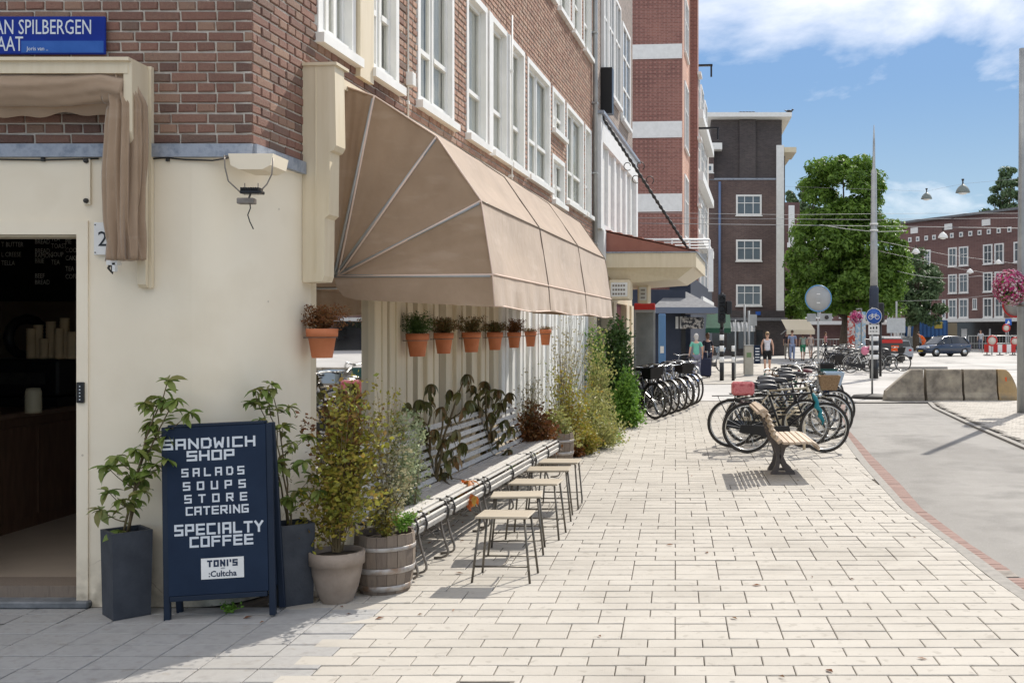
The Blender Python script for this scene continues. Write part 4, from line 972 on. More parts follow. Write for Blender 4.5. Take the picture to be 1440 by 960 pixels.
# --- red building with white bands
YR = 41.0; UR = (YR - Y0) / CA
rb = thing('red_brick_building', 'tall red brick building with white bands across the side street', 'building', FP(UR, 0, 0))
m = MB(FM); m.box(UR, UR + 3.2, -9, 0, 0, 19); m.box(UR + 5.4, UR + 6.2, -9, .28, 0, 17.5); m.build('wall', M['bt_red'], rb, world=True)
m = MB(FM); m.box(UR + .02, UR + 3.15, .001, .012, 4, 19); m.build('sunlit_side', M['bt_red_lit'], rb, world=True)  # thin sheet over the red wall, coloured as brick in sunlight
m = MB(FM); m.box(UR + 3.2, UR + 5.4, -9, -.05, 0, 17.5); m.build('recess_wall', M['bt_red_lit'], rb, world=True)
m = MB(FM); m.box(UR - .04, UR + 18, -.5, .34, 0, 3.9); m.build('shopfront', M['navywall'], rb, world=True)
for za, zb in ((12.52, 13.1), (9.38, 10.03), (6.44, 7.15)):
    m = MB(FM); m.box(UR - .03, UR - .001, -9, -.002, za, zb); m.build('white_band', M['whitefar'], rb, world=True)
for za, zb in ((5.2, 8.3), (8.9, 12.1), (12.8, 15.6)): far_window(rb, FW, UR + 1.0, UR + 3.0, za + .3, zb - .2, 3, 2, .1, .06)
for za in (4.2, 7.3, 10.3, 13.2):
    m = MB(FM); m.box(UR + 5.3, UR + 6.3, .28, .45, za, za + .12); m.build('ledge', M['whitefar'], rb, world=True)
wb = thing('white_balcony_building', 'narrow strip of pale building with balconies beyond the red brick one', 'building', FP(UR + 7, 0, 0))
m = MB(FM); m.box(UR + 6.3, UR + 19, -9, .1, 0, 13.3); m.build('wall', mat('pale_render', [(.50, .46, .42), (.60, .56, .52)], .8, 1), wb, world=True)
for i in range(4):
    m = MB(FM); m.box(UR + 7 + 0, UR + 18, .1, .45, 2.9 + i * 2.9, 3.9 + i * 2.9 - .6); m.build('balcony', M['whitefar'], wb, world=True)
    for j in range(3): far_window(wb, Matrix.Translation(FN * .1) @ FW, UR + 7.5 + j * 3.5, UR + 9.6 + j * 3.5, 3.9 + i * 2.9 - .3, 5.4 + i * 2.9, 2, 2, .1, sill=False)
m = MB(FM)
for z, x in ((13.9, .9), (11.0, 1.2)): m.box(UR + 6.6, UR + 6.75, -.3, x, z, z + .08).box(UR + 6.6, UR + 6.7, x - .1, x - .02, z - .5, z)
m.build('hoist_beam', M['blackpaint'], wb, world=True)
# low steel frame with a hanging banner in front of it
fr_ = thing('rooftop_railing', 'white metal railing frame with a vertical sign above the corner shop', 'railing', FP(UR - .4, 0, 4.8))
Yr = 40.2; m = MB()
for py in (337, 341, 345, 349): m.tube([W(887, py, Yr), W(998, py, Yr)], .025 if py != 337 else .05, 5)
for px in (887, 915, 945, 970, 998): m.tube([W(px, 337, Yr), W(px, 366, Yr)], .03, 5)
m.build('rail', M['whitefar'], fr_, world=True)
m = MB(); a = W(996, 350, Yr); b = W(1003, 410, Yr); m.box(a.x, b.x, Yr - .1, Yr + .1, b.z, a.z); m.build('vertical_sign', M['whitefar'], fr_, world=True)
m = MB(); a = W(890, 352, Yr); b = W(994, 366, Yr); m.box(a.x, b.x, Yr + .1, Yr + .5, b.z - .3, a.z - .12); m.build('frosted_panel', M['steelgrey'], fr_, world=True)
# --- kiosk with hipped canopy
kz = thing('corner_kiosk', 'dark navy corner shop with a grey hipped canopy behind the parked bicycles', 'shop', W(940, 465, 38.5) - Vector((0, 0, HC)))
Yk = 37.6
x0_, x1_ = xw(888, Yk), xw(964, Yk)
m = MB(); m.box(x0_, x1_, Yk, 40.9, 0, 3.2); m.build('body', M['navywall'], kz, world=True)
e0, e1 = xw(915, 36.3), xw(1012, 36.3); zE = zw(434, 36.3); r0, r1 = xw(944, 38.5), xw(963, 38.5); zR = zw(409, 38.5)
m = MB(); m.add([(e0, 36.3, zE), (e1, 36.3, zE), (e1, 40.7, zE), (e0, 40.7, zE), (r0, 38.5, zR), (r1, 38.5, zR)], [(0, 1, 5, 4), (1, 2, 5), (2, 3, 4, 5), (3, 0, 4)])
m.box(e0, e1, 36.3, 40.7, zE - .12, zE - .002); m.build('canopy_roof', M['greycanopy'], kz, world=True)
m = MB(); m.box(e0 - .02, e1 + .02, 36.25, 36.298, zE - .16, zE + .05); m.build('canopy_edge', mat('blue_grey_trim', [(.12, .15, .21)], .5), kz, world=True)
m = MB(); m.box(xw(958, Yk), x1_ - .0, Yk - .05, Yk - .001, .2, 2.4); m.build('door', M['blackpaint'], kz, world=True)
m = MB()
for i in range(3): m.box(xw(950 + i * 6, Yk - .1), xw(954 + i * 6, Yk - .1), Yk - .15, Yk - .01, zw(462, Yk), zw(445, Yk))
m.build('poster', M['whitefar'], kz, world=True)
m = MB(); m.bbox(xw(958, 37), xw(990, 37), 36.9, 37.4, zw(462, 37), zw(446, 37), .05); 
m.build('menu_light', mat('menu_panel', [(.03, .03, .035), (.45, .42, .38)], .5, 9, detail=2, contrast=(.45, .55)), kz, world=True)
# --- mid building
YM = 72.0; PM = F / YM
mid = thing('brown_apartment_block', 'dark brown brick apartment block with a flat overhanging roof and white windows, middle distance', 'building', (xw(1045, YM), YM, 0))
def zm(py, Y=YM): return zw(py, Y)
m = MB(); m.box(xw(990, YM), xw(1103, YM), YM, YM + 14, 3.0, zm(253)); m.build('wall', M['bt_dark'], mid, world=True)
m = MB(); m.box(xw(1000, YM), xw(1100, YM), YM + .3, YM + 10, zm(253) + .13, zm(168)); m.build('tower_wall', M['bt_dark2'], mid, world=True)
m = MB(); m.box(xw(1040, YM), xw(1063, YM), YM + .12, YM + .299, zm(253) + .13, zm(168)); m.build('chimney_breast', M['bt_dark2'], mid, world=True)
m = MB(); m.box(xw(989, YM), xw(1112, YM), YM - .7, YM + 11, zm(167), zm(161)); m.build('roof_slab', M['whitefar'], mid, world=True)
m = MB(); m.box(xw(990, YM), xw(1103, YM), YM - .04, YM + 1, zm(253) + .001, zm(253) + .12); m.build('coping', M['lead'], mid, world=True)
m = MB(); m.box(xw(1041, YM), xw(1064, YM), YM + 1, YM + 2, zm(160), zm(156))
for i in range(5): m.lathe([(.09, 0), (.11, .25)], 8, (xw(1043.5 + i * 4.6, YM), YM + 1.5, zm(156)))
m.build('chimney', M['blackiron'], mid, world=True)
m = MB(); m.box(xw(1091.5, YM), xw(1102, YM), YM - .25, YM - .001, 3.1, zm(205)); m.build('white_strip', M['whitefar'], mid, world=True)
m = MB()
for i, (py, w) in enumerate(((214, 1120), (228, 1117), (243, 1114.5), (258, 1112))): m.box(xw(1103, YM), xw(w, YM), YM + i * 3.4, YM + i * 3.4 + 3.2, zm(214) + .0 - .002 * i, zm(214) + .35)
m.build('side_eave', M['creamwood'], mid, world=True)
m = MB(); m.box(xw(1098, YM), xw(1106, YM), YM + 1, YM + 30, 0, zm(216)); m.build('side_wall', M['bt_dark'], mid, world=True)
m = MB(); m.tube([(xw(1012, YM), YM - .12, 3.1), (xw(1012, YM), YM - .12, zm(256))], .09, 8); m.build('downpipe', mat('blue_pipe', [(.12, .18, .32)], .5), mid, world=True)
for y0_, y1_ in ((303, 274), (367, 337), (430, 400)): far_window(mid, Matrix.Translation((0, YM, 0)), xw(1035, YM), xw(1071, YM), zm(y0_), zm(y1_), 3, 2, .12, .08)
far_window(mid, Matrix.Translation((0, YM, 0)), xw(987, YM), xw(994, YM), zm(305), zm(274), 1, 2, .1)
m = MB(); m.box(xw(985, YM), xw(1015, YM), YM - .6, YM + 4, zm(212), zm(203)); m.build('annex_roof', M['whitefar'], mid, world=True)
m = MB(); m.box(xw(984, YM), xw(1004, YM), YM - .1, YM + 4, zm(252), zm(213)); m.build('annex', M['bt_dark'], mid, world=True)
far_window(mid, Matrix.Translation((0, YM - .1, 0)), xw(990, YM), xw(1003, YM), zm(243), zm(231), 1, 1, .14)
m = MB(); m.box(xw(880, YM), xw(1103, YM), YM - .3, YM - .002, -.02, 2.0).box(xw(960, YM), xw(1103, YM), YM - .3, YM - .002, 2.001, 3.1); sf = m.build('ground_floor', M['bt_dark2'], mid, world=True)
for i, (a, b, c, d) in enumerate(((1022, 1036, 492, 463), (1038, 1060, 490, 464), (1063, 1072, 492, 464), (975, 1018, 494, 455))):
    m = MB(); m.box(xw(a, YM), xw(b, YM), YM - .34, YM - .301, max(.1, zm(c)), zm(d)); m.build('shop_pane', M['darkglass'] if i != 1 else M['farglass'], sf, world=True)
m = MB(); m.box(xw(1025, YM), xw(1105, YM), YM - 1.2, YM - .302, zm(451), zm(447)); m.build('ledge', M['greycanopy'], sf, world=True)
m = MB(); m.box(xw(1062, YM), xw(1069, YM), YM - .36, YM - .302, zm(443), zm(438)); m.build('blue_street_sign', M['sky_blue'], sf, world=True)
def slope_awning(lab, px0, px1, py0, py1, Y, depth, mt, stripes=None):
    o = thing('shop_sunshade', lab, 'awning', (xw((px0 + px1) / 2, Y), Y, zw(py1, Y)))
    x0, x1, zt, zb = xw(px0, Y), xw(px1, Y), zw(py0, Y + depth), zw(py1, Y)
    k = 1 if not stripes else int((px1 - px0) / 3)
    m = MB()
    for i in range(k):
        a = x0 + (x1 - x0) * i / k; b = x0 + (x1 - x0) * (i + 1) / k; m.cur = i % 2
        m.add([(a, Y, zb), (b, Y, zb), (b, Y + depth, zt), (a, Y + depth, zt), (a, Y, zb + .25), (b, Y, zb + .25)], [(4, 5, 2, 3), (0, 1, 5, 4)])
    m.build('cloth', [mt, stripes or mt], o, world=True)
    m = MB(); m.tube([(x0, Y, zb + .25), (x0, Y + depth, zb)], .03, 5).tube([(x1, Y, zb + .25), (x1, Y + depth, zb)], .03, 5); m.build('arm', M['steelgrey'], o, world=True)
slope_awning('dark green shop sunshade left of the traffic light', 992, 1013, 440, 468, 52, 1.2, M['greencloth'])
slope_awning('small green shop sunshade right of the traffic light', 1018, 1028, 440, 468, 53, 1.2, M['greencloth'])
slope_awning('grey and white striped sunshade on the dark brown block', 1026, 1062, 449, 466, 69.5, 2, M['whitefar'], M['steelgrey'])
slope_awning('pale cream sloping market awning beside the dark brown block', 1106, 1146, 449, 470, 58, 3, M['creamwood'])
# --- far right building
A = W(1258, 465, 107.5); A.z = 0; B = W(1600, 465, 84.0); B.z = 0
dx = (B - A).normalized(); dn = Vector((dx.y, -dx.x, 0))
RM = Matrix(((dx.x, -dn.x, 0, A.x), (dx.y, -dn.y, 0, A.y), (0, 0, 1, 0), (0, 0, 0, 1)))
LB = (B - A).length
def RS(px): k = (px - CX) / F; return (k * A.y - A.x) / (dx.x - k * dx.y)
def RZ(px, py): Y = A.y + dx.y * RS(px); return HC - (py - HY) / F * Y
fb = thing('maroon_apartment_block', 'long maroon brick block with white sash windows on the far side of the junction', 'building', A)
zt = RZ(1440, 294)
m = MB(RM); m.box(0, LB, 0, 9, 0, zt); m.build('wall', M['bt_far'], fb, world=True)
m = MB(RM); m.box(-.3, LB, -.3, 9.2, zt + .001, zt + .22); m.build('gutter', M['greycanopy'], fb, world=True)
zsq = RZ(1352, 330)
for px in (1280, 1291, 1303, 1314, 1326, 1339, 1352, 1365, 1378, 1391, 1405, 1420, 1435, 1450, 1466):
    s = RS(px); m = MB(RM); m.box(s - .22, s + .22, -.08, -.001, zsq - .22, zsq + .25); o = m.build('small_window', M['whitefar'], fb, world=True)
    m = MB(RM); m.box(s - .11, s + .11, -.09, -.081, zsq - .12, zsq + .14); m.build('pane', M['farglass'], o, world=True)
for px in (1286, 1334, 1387, 1446):
    s = RS(px); m = MB(RM); m.box(s - .5, s + .5, -.06, -.001, zsq + .62, zsq + 1.2); m.build('white_panel', M['whitefar'], fb, world=True)
rows3 = [(374, 347), (412, 385), (447, 420)]
for j, (yb, yt) in enumerate(rows3):
    z0, z1 = RZ(1352, yb), RZ(1352, yt)
    for a, b in ((1300, 1309), (1334, 1346), (1349, 1362), (1383, 1396), (1399, 1412), (1426, 1438), (1462, 1474), (1480, 1492)):
        if j == 0 and a == 1300: pass
        far_window(fb, RM, RS(a), RS(b), z0, z1, 2, 2, .13, .08)
    if j == 2:
        far_window(fb, RM, RS(1325), RS(1330), z0, z1, 1, 2, .1); far_window(fb, RM, RS(1368), RS(1374), z0 + .8, z1, 2, 1, .08)
m = MB(RM); m.box(-.2, LB, -1.2, -.002, 2.55, 2.85); m.build('shop_ledge', M['whitefar'], fb, world=True)
m = MB(RM); m.box(0.2, LB, -.06, -.003, 0, 2.5); sh = m.build('shopfront', M['darkglass'], fb, world=True)
for a, b in ((1338, 1346), (1353, 1361), (1392, 1394), (1415, 1417)):
    m = MB(RM); m.box(RS(a), RS(b), -.12, -.061, .2, 1.9); m.build('white_door', M['whitefar'], sh, world=True)
fb2 = thing('distant_block', 'distant grey brown block behind the big tree', 'building', (xw(1150, 118), 118, 0))
m = MB(); m.box(xw(1085, 118), xw(1262, 118), 118, 126, 0, zw(352, 118)).box(xw(1085, 118), xw(1126, 118), 119, 126, 0, zw(283, 118)); m.build('wall', M['bt_far'], fb2, world=True)
m = MB(); m.box(xw(1110, 118), xw(1118, 118), 118.5, 119, zw(345, 118), zw(288, 118)); m.build('white_stair_window', M['whitefar'], fb2, world=True)
for px in (1107, 1113, 1120): 
    m = MB(); m.box(xw(px, 118), xw(px + 4, 118), 117.9, 118, zw(348, 118), zw(341, 118)); m.build('small_window', M['whitefar'], fb2, world=True)
m = MB(); m.box(xw(1085, 117), xw(1262, 117), 116.5, 117.99, 2.4, 2.8); m.build('ledge', M['whitefar'], fb2, world=True)
for i in range(9):
    px = 1112 + i * 17; far_window(fb2, Matrix.Translation((0, 118, 0)), xw(px, 118), xw(px + 8, 118), zw(447, 118), zw(425, 118), 2, 2, .13)

# ================================================================== TREES
def leaf_cloud(m, c, rad, n, size, dens_edge=.55, seed=0, flatten=.0):
    rs = random.Random(seed)
    for _ in range(n):
        while True:
            p = Vector((rs.uniform(-1, 1), rs.uniform(-1, 1), rs.uniform(-1, 1)))
            if p.length <= 1 and (p.length > dens_edge or rs.random() < .25): break
        q = Vector((c[0] + p.x * rad[0], c[1] + p.y * rad[1], c[2] + p.z * rad[2]))
        s = size * rs.uniform(.6, 1.3); nrm = (Vector((p.x, p.y, p.z + .5)) + Vector((rs.uniform(-1, 1), rs.uniform(-1, 1), rs.uniform(-1, 1))) * .9).normalized()
        a = nrm.orthogonal().normalized(); a = Matrix.Rotation(rs.uniform(0, 6.28), 3, nrm) @ a; b = nrm.cross(a)
        m.add([q - a * s, q - b * s * .45 + nrm * s * .12, q + a * s, q + b * s * .45 + nrm * s * .12], [(0, 1, 2, 3)])
def tree(name, label, base, trunk_h, tr, lobes, n_clump, leaves, lsize, clump_r, lm, seed=1):
    rs = random.Random(seed); o = thing(name, label, 'tree', base)
    B_ = Vector(base)
    tot = sum(l[3] * l[4] * l[5] for l in lobes); m = MB(); ends = []
    for lx, ly, lz, rx, ry, rz in lobes:
        k = max(2, int(n_clump * (rx * ry * rz) / tot))
        for i in range(k):
            p = Vector((rs.gauss(0, 1), rs.gauss(0, 1), rs.gauss(0, 1))).normalized() * rs.uniform(.45, 1.0) ** .5
            c = Vector((lx + p.x * rx, ly + p.y * ry, lz + p.z * rz)); r = clump_r * rs.uniform(.55, 1.25)
            leaf_cloud(m, B_ + c, (r, r, r * .62), int(leaves / n_clump), lsize, .3, rs.random()); ends.append(c)
    stuff(m.build('crown', M[lm], o, world=True))
    t = MB(); top = Vector((0.1, 0, trunk_h))
    t.tube([(0, 0, -.1), (0.03, 0, .3), (-.02, 0, trunk_h * .5), top, top + Vector((0, 0, trunk_h * .8))], [tr * 1.35, tr, tr * .9, tr * .8, tr * .4], 10); tk = t.build('trunk', M['bark'], o)
    t = MB()
    for c in rs.sample(ends, min(16, len(ends))):
        t.tube([top + Vector((0, 0, -.3 + rs.uniform(0, 1.5))), top.lerp(c, .5) + Vector((0, 0, .4)), c], [tr * .45, tr * .25, tr * .07], 6)
    t.build('limb', M['bark'], o); return o
tree('street_tree', 'large round green tree behind the tall tram pole', (xw(1188, 66), 66, 0), 2.2, .38,
     [(-.1, 0, 9.7, 2.4, 2.4, 3.5), (.2, -.5, 8.3, 1.8, 1.6, 2.4), (-1.4, 0, 6.6, 2.2, 2.6, 2.7), (1.7, 0, 6.2, 2.3, 2.6, 2.8), (.3, -.3, 4.6, 3.1, 2.8, 1.8), (2.0, 0, 4.0, 1.8, 2, 1.6), (-1.9, 0, 4.3, 1.5, 2, 1.5)], 330, 66000, .16, .80, 'leaf_tree', 4)
tree('street_tree', 'darker green tree between the big tree and the maroon block', (xw(1288, 88), 88, 0), 2.5, .3, [(0, 0, 6.0, 1.9, 2, 2.6), (.3, 0, 3.9, 2.1, 2, 1.6)], 60, 9000, .2, .8, 'leaf_far', 5)
tree('poplar_tree', 'tall poplar tree rising behind the maroon block at the right', (xw(1418, 122), 122, 0), 9, .4, [(0, 0, 17.2, 2.0, 2, 3.8), (-1.2, 0, 15, 1.6, 2, 3.0), (1.2, 0, 16, 1.6, 2, 4)], 70, 8000, .26, .8, 'leaf_far', 6)
tree('street_tree', 'hazy far tree rising behind the flat roofed brown block', (xw(1128, 140), 140, 0), 12, .4, [(0, 0, 19.5, 2.2, 2, 2.8), (-1, 0, 17, 1.6, 2, 2)], 40, 5000, .3, .9, 'leaf_far', 8)
tree('street_tree', 'bright green tree beside the white edge of the brown block', (xw(1112, 84), 84, 0), 2.0, .2, [(0, 0, 4.6, 1.2, 1.6, 2.0), (.4, 0, 2.9, 1.0, 1.3, .9)], 40, 6000, .16, .6, 'leaf_tree', 9)
# ================================================================== PLANTS AND POTS
def leaf_mesh(name, L, Wd, mt, droop=.35, n=4):
    m = MB(); vs = []; fs = []
    for i in range(n + 1):
        t = i / n; w = Wd * math.sin(math.pi * min(1, t * .92 + .06)) ** .8 * (1 if i < n else .05); x = L * t * (1 - droop * .3 * t); z = -L * droop * t * t
        vs += [(x, -w, z + w * .35), (x, 0, z), (x, w, z + w * .35)]
    for i in range(n):
        a = i * 3; fs += [(a, a + 3, a + 4, a + 1), (a + 1, a + 4, a + 5, a + 2)]
    m.add(vs, fs, True); return m.mesh(name, mt)
def curve_pts(a, b, bend, n=6):
    a = Vector(a); b = Vector(b); mid = a.lerp(b, .5) + Vector(bend)
    return [a.lerp(mid, t).lerp(mid.lerp(b, t), t) for t in [i / n for i in range(n + 1)]]
def rhodo(par, base, tips, leaves, nl, ls=1., rs=random, pitch=(-.3, .5), stem_r=.006, spread=.10):
    """a few main stems; every tip branches from the nearest one and carries a whorl of leaves, with more down the twig"""
    st = MB(); inv = wm(par).inverted(); base = Vector(base); cnt = 0; tips = [Vector(t) for t in tips]
    mains = sorted(tips, key=lambda t: -t.z)[:3]; allm = []
    for k, tp in enumerate(mains):
        d = tp - base; pts = curve_pts(base + Vector((rs.uniform(-.03, .03), rs.uniform(-.02, .02), 0)), tp, (-d.x * .22, 0, .02), 10)
        for i in range(1, 10): pts[i] = pts[i] + Vector((rs.gauss(0, .006), rs.gauss(0, .006), 0))
        st.tube(pts, [stem_r * (1.25 - .8 * i / 10) for i in range(11)], 6); allm.append(pts)
    for tp in tips:
        if tp in mains: pts = [p for p in allm[mains.index(tp)][-3:]]
        else:
            best = None
            for ml in allm:
                for i, p in enumerate(ml[:-1]):
                    dz = tp.z - p.z; hd_ = Vector((tp.x - p.x, tp.y - p.y)).length
                    c = abs(dz - hd_ * .8) + hd_ * .7
                    if best is None or c < best[0]: best = (c, p)
            p0 = best[1]; pts = curve_pts(p0, tp, Vector((0, 0, -.03)), 5)
            st.tube(pts, [stem_r * (.6 - .35 * i / 5) for i in range(6)], 5)
        dirn = (pts[-1] - pts[0]).normalized(); L = (pts[-1] - pts[0]).length
        for k in range(nl):
            if cnt >= 298: break
            a = 2.4 * k + rs.uniform(-.4, .4); back = 0 if k < nl * .55 else rs.uniform(.02, max(.05, min(L, .22)))
            p = tp - dirn * back; s = ls * rs.uniform(.6, 1.2)
            inst('leaf', rs.choice(leaves), par, inv @ p, (rs.uniform(-.6, .6), rs.uniform(*pitch), a), (s, s, s)); cnt += 1
    st.build('stem', M['stem'], par, world=True)
RL = [leaf_mesh('leaf', .125, .026, M['leaf_rhodo'], d) for d in (.2, .5)]
BL = [leaf_mesh('leaf', .13, .023, M['leaf_bronze'], d, 5) for d in (.5, .8)]
RD = [leaf_mesh('leaf', .10, .022, M['leaf_red'], .5)]
def sprigs(m, base, tips, n, size, spread=.03, thick=.0, up=.5, rs=random, t0=.15):
    """small leaves scattered along stems from base to tips"""
    base = Vector(base)
    for tp in tips:
        tp = Vector(tp); d = tp - base; pts = curve_pts(base, tp, (d.x * -.2, d.y * -.2, 0), 8)
        for _ in range(n):
            t = t0 + (1 - t0) * rs.random() ** .8; k = t * 8; i = min(int(k), 7); p = pts[i].lerp(pts[i + 1], k - i)
            p = p + Vector((rs.gauss(0, spread), rs.gauss(0, spread), rs.gauss(0, spread * .7)))
            s = size * rs.uniform(.5, 1.4); a = Vector((rs.gauss(0, 1), rs.gauss(0, 1), rs.gauss(up, .6))).normalized(); b = a.cross(Vector((rs.gauss(0, 1), rs.gauss(0, 1), rs.gauss(0, 1)))).normalized(); c = a.cross(b)
            m.add([p, p + a * s * .5 + b * s * .32 + c * s * .08, p + a * s, p + a * s * .5 - b * s * .32 + c * s * .08], [(0, 1, 2, 3)])
def stems_mb(base, tips, r, rs=random, n=8):
    m = MB(); base = Vector(base)
    for tp in tips:
        tp = Vector(tp); d = tp - base; m.tube(curve_pts(base + Vector((rs.uniform(-.03, .03), rs.uniform(-.03, .03), 0)), tp, (d.x * -.2, d.y * -.2, 0), n), [r * (1 - .7 * i / n) for i in range(n + 1)], 4, caps=False)
    return m
def tips_in(px0, px1, py0, py1, Y, n, dy=.12, rs=random, shape=0):
    out = []
    for _ in range(n):
        x = min(1.12, max(-.12, rs.gauss(.5, .27))); t = rs.random() ** .8
        if shape: t = max(t, abs(2 * x - 1) ** 2 * .8)
        out.append(W(px0 + x * (px1 - px0), py0 + t * (py1 - py0), Y + rs.uniform(-dy, dy)))
    return out
def square_planter(lab, px, Y, half, h, rz):
    o = thing('planter', lab, 'planter', (xw(px, Y), Y, 0), rz)
    m = MB(); a = half; t = .018; k = .92
    m.add([(-a*k,-a*k,0),(a*k,-a*k,0),(a*k,a*k,0),(-a*k,a*k,0),(-a,-a,h),(a,-a,h),(a,a,h),(-a,a,h),(-a+t,-a+t,h),(a-t,-a+t,h),(a-t,a-t,h),(-a+t,a-t,h),(-a+t,-a+t,h-.07),(a-t,-a+t,h-.07),(a-t,a-t,h-.07),(-a+t,a-t,h-.07)],
          [(0,1,5,4),(1,2,6,5),(2,3,7,6),(3,0,4,7),(4,5,9,8),(5,6,10,9),(6,7,11,10),(7,4,8,11),(8,9,13,12),(9,10,14,13),(10,11,15,14),(11,8,12,15)])
    m.build('pot', M['planter'], o); m = MB(); m.box(-a+t+.001, a-t-.001, -a+t+.001, a-t-.001, h-.10, h-.035); m.build('soil', M['soil'], o)
    return o
rs = random.Random(11)
pA_ = square_planter('tall dark grey square planter beside the doorway, holding a leafy shrub', 178, 6.19, .112, .51, R(45))
b = (pA_.location.x, pA_.location.y, .47)
def T(lst, Y, dy=.06): return [W(px, py, Y + rs.uniform(-dy, dy)) for px, py in lst]
pl = thing('leafy_shrub', 'leggy green large leaved shrub growing in the planter by the doorway', 'plant', b)
rhodo(pl, b, T([(236,535),(266,580),(214,602),(203,566),(247,562),(162,642),(190,632),(216,652),(152,690),(142,716),(172,702),(234,646),(201,690),(226,560),(236,610),(150,655),(186,668),(212,628),(168,745)], 6.13), RL, 14, .80, rs, (-.5, .7), .007)
pB_ = square_planter('tall dark grey square planter right of the sandwich board, in front of the rounded corner', 411, 6.47, .107, .50, R(38))
b = (pB_.location.x, pB_.location.y, .46)
pl = thing('leafy_shrub', 'sparse leggy shrub growing in the planter right of the sandwich board', 'plant', b)
rhodo(pl, b, T([(382,540),(406,572),(352,566),(398,598),(366,590),(432,612),(388,650),(376,668),(412,622),(428,648),(440,668),(404,700),(418,690),(358,548),(372,548),(446,690)], 6.42), RL, 15, .66, rs, (-.5, .7), .0055)
# clay pot and its bush
cp = thing('clay_pot', 'round grey brown clay pot in front of the barrel', 'plant pot', (xw(474, 6.5), 6.5, 0))
m = MB(); m.lathe([(.095, 0), (.130, .09), (.150, .18), (.157, .235), (.170, .238), (.172, .315), (.160, .32), (.152, .312), (.148, .28)], 28, caps=False); m.build('pot', M['claygrey'], cp)
m = MB(); m.lathe([(.149, .25), (.149, .285), (.05, .30)], 20); m.build('soil', M['soil'], cp)
b = (cp.location.x, 6.5, .31); bu = thing('potted_bush', 'tall twiggy bush with small yellow green and rusty leaves in the clay pot', 'bush', b)
tp = tips_in(436, 556, 528, 700, 6.52, 60, .2, rs, 1); stems_mb(b, tp[:34], .0045, rs).build('stem', M['stem'], bu, world=True)
m = MB(); sprigs(m, b, tp, 70, .036, .04, rs=rs, t0=.3); stuff(m.build('foliage', M['leaf_yellow'], bu, world=True))
m = MB(); sprigs(m, b, tips_in(440, 530, 535, 600, 6.55, 16, .15, rs), 45, .028, .03, rs=rs, t0=.5); stuff(m.build('rusty_foliage', M['leaf_rust'], bu, world=True))
def barrel(lab, px, Y, rt, rb, h, n=18):
    o = thing('barrel_planter', lab, 'barrel', (xw(px, Y), Y, 0))
    def rr(t): return rb + (rt - rb) * t + .018 * math.sin(math.pi * t)
    me = MB(); w = math.pi / n * .96
    K = 5; vs = []
    for i in range(K + 1):
        t = i / K; r = rr(t)
        for a, q in ((-w, 0), (w, 0), (w, -.016), (-w, -.016)): vs.append(((r + q) * math.cos(a), (r + q) * math.sin(a), t * h))
    fs = [(i*4+j, i*4+(j+1)%4, (i+1)*4+(j+1)%4, (i+1)*4+j) for i in range(K) for j in range(4)] + [(3, 2, 1, 0), (K*4, K*4+1, K*4+2, K*4+3)]
    me.add(vs, fs); me = me.mesh('stave', M['oak'])
    for k in range(n): inst('stave', me, o, (0, 0, 0), (0, 0, 2 * math.pi * k / n), (1 + rnd(-.01, .01), 1, 1 + rnd(-.02, .01)))
    for t0, t1 in ((.06, .15), (.36, .45), (.74, .80)):
        m = MB(); m.lathe([(rr(t0) + .003, t0 * h), (rr(t0) + .006, t0 * h + .002), (rr(t1) + .006, t1 * h), (rr(t1) + .003, t1 * h + .002)], 32, caps=False); m.build('hoop', M['zinc'], o)
    m = MB(); m.lathe([(rr(.8) - .02, h * .8), (rr(.88) - .02, h * .88), (.02, h * .9)], 20); m.build('soil', M['soil'], o); return o
br = barrel('weathered wooden half barrel planter with iron hoops, nearest one', 541, 6.78, .190, .160, .385)
b = (br.location.x, br.location.y, .34); bu = thing('mixed_plants', 'pale wispy plants with dry flower stems in the nearest barrel', 'plant', b)
tp = tips_in(500, 592, 555, 730, 6.78, 46, .12, rs, 1); stems_mb(b, tp[:22], .003, rs).build('stem', M['stem'], bu, world=True)
m = MB(); sprigs(m, b, tp, 36, .026, .03, rs=rs, t0=.3); stuff(m.build('foliage', M['leaf_dry'], bu, world=True))
m = MB(); sprigs(m, b, tips_in(505, 560, 680, 745, 6.7, 18, .1, rs), 40, .02, .02, rs=rs, t0=.3); stuff(m.build('yellow_foliage', M['leaf_yellow'], bu, world=True))
m = MB(); sprigs(m, b, tips_in(558, 602, 556, 660, 6.95, 18, .1, rs), 60, .024, .028, rs=rs, t0=.55); stuff(m.build('grey_foliage', M['leaf_grey'], bu, world=True))
m = MB(); c = W(566, 738, 6.66); sprigs(m, c - Vector((0, 0, .05)), [c + Vector((rs.uniform(-.08, .08), rs.uniform(-.06, .06), rs.uniform(.02, .09))) for _ in range(30)], 26, .018, .012, rs=rs, t0=.2); stuff(m.build('green_clump', M['leaf_green'], bu, world=True))
b = W(545, 745, 6.9); bu = thing('wispy_plant', 'tall wispy yellow green plant rising in front of the cream post', 'plant', b)
tp = tips_in(528, 580, 518, 600, 6.95, 9, .08, rs); stems_mb(b, tp, .003, rs).build('stem', M['stem'], bu, world=True); m = MB(); sprigs(m, b, tp, 40, .026, .022, rs=rs, t0=.55); stuff(m.build('foliage', M['leaf_yellow'], bu, world=True))
w_ = MB(); c = G(322, 862); sprigs(w_, c, [c + Vector((rs.uniform(-.06, .06), rs.uniform(-.03, .03), rs.uniform(.02, .08))) for _ in range(14)], 12, .022, .006, rs=rs); o = w_.build('weed', M['leaf_green']); tag(o, 'small green weed growing at the foot of the sandwich board', 'weed')
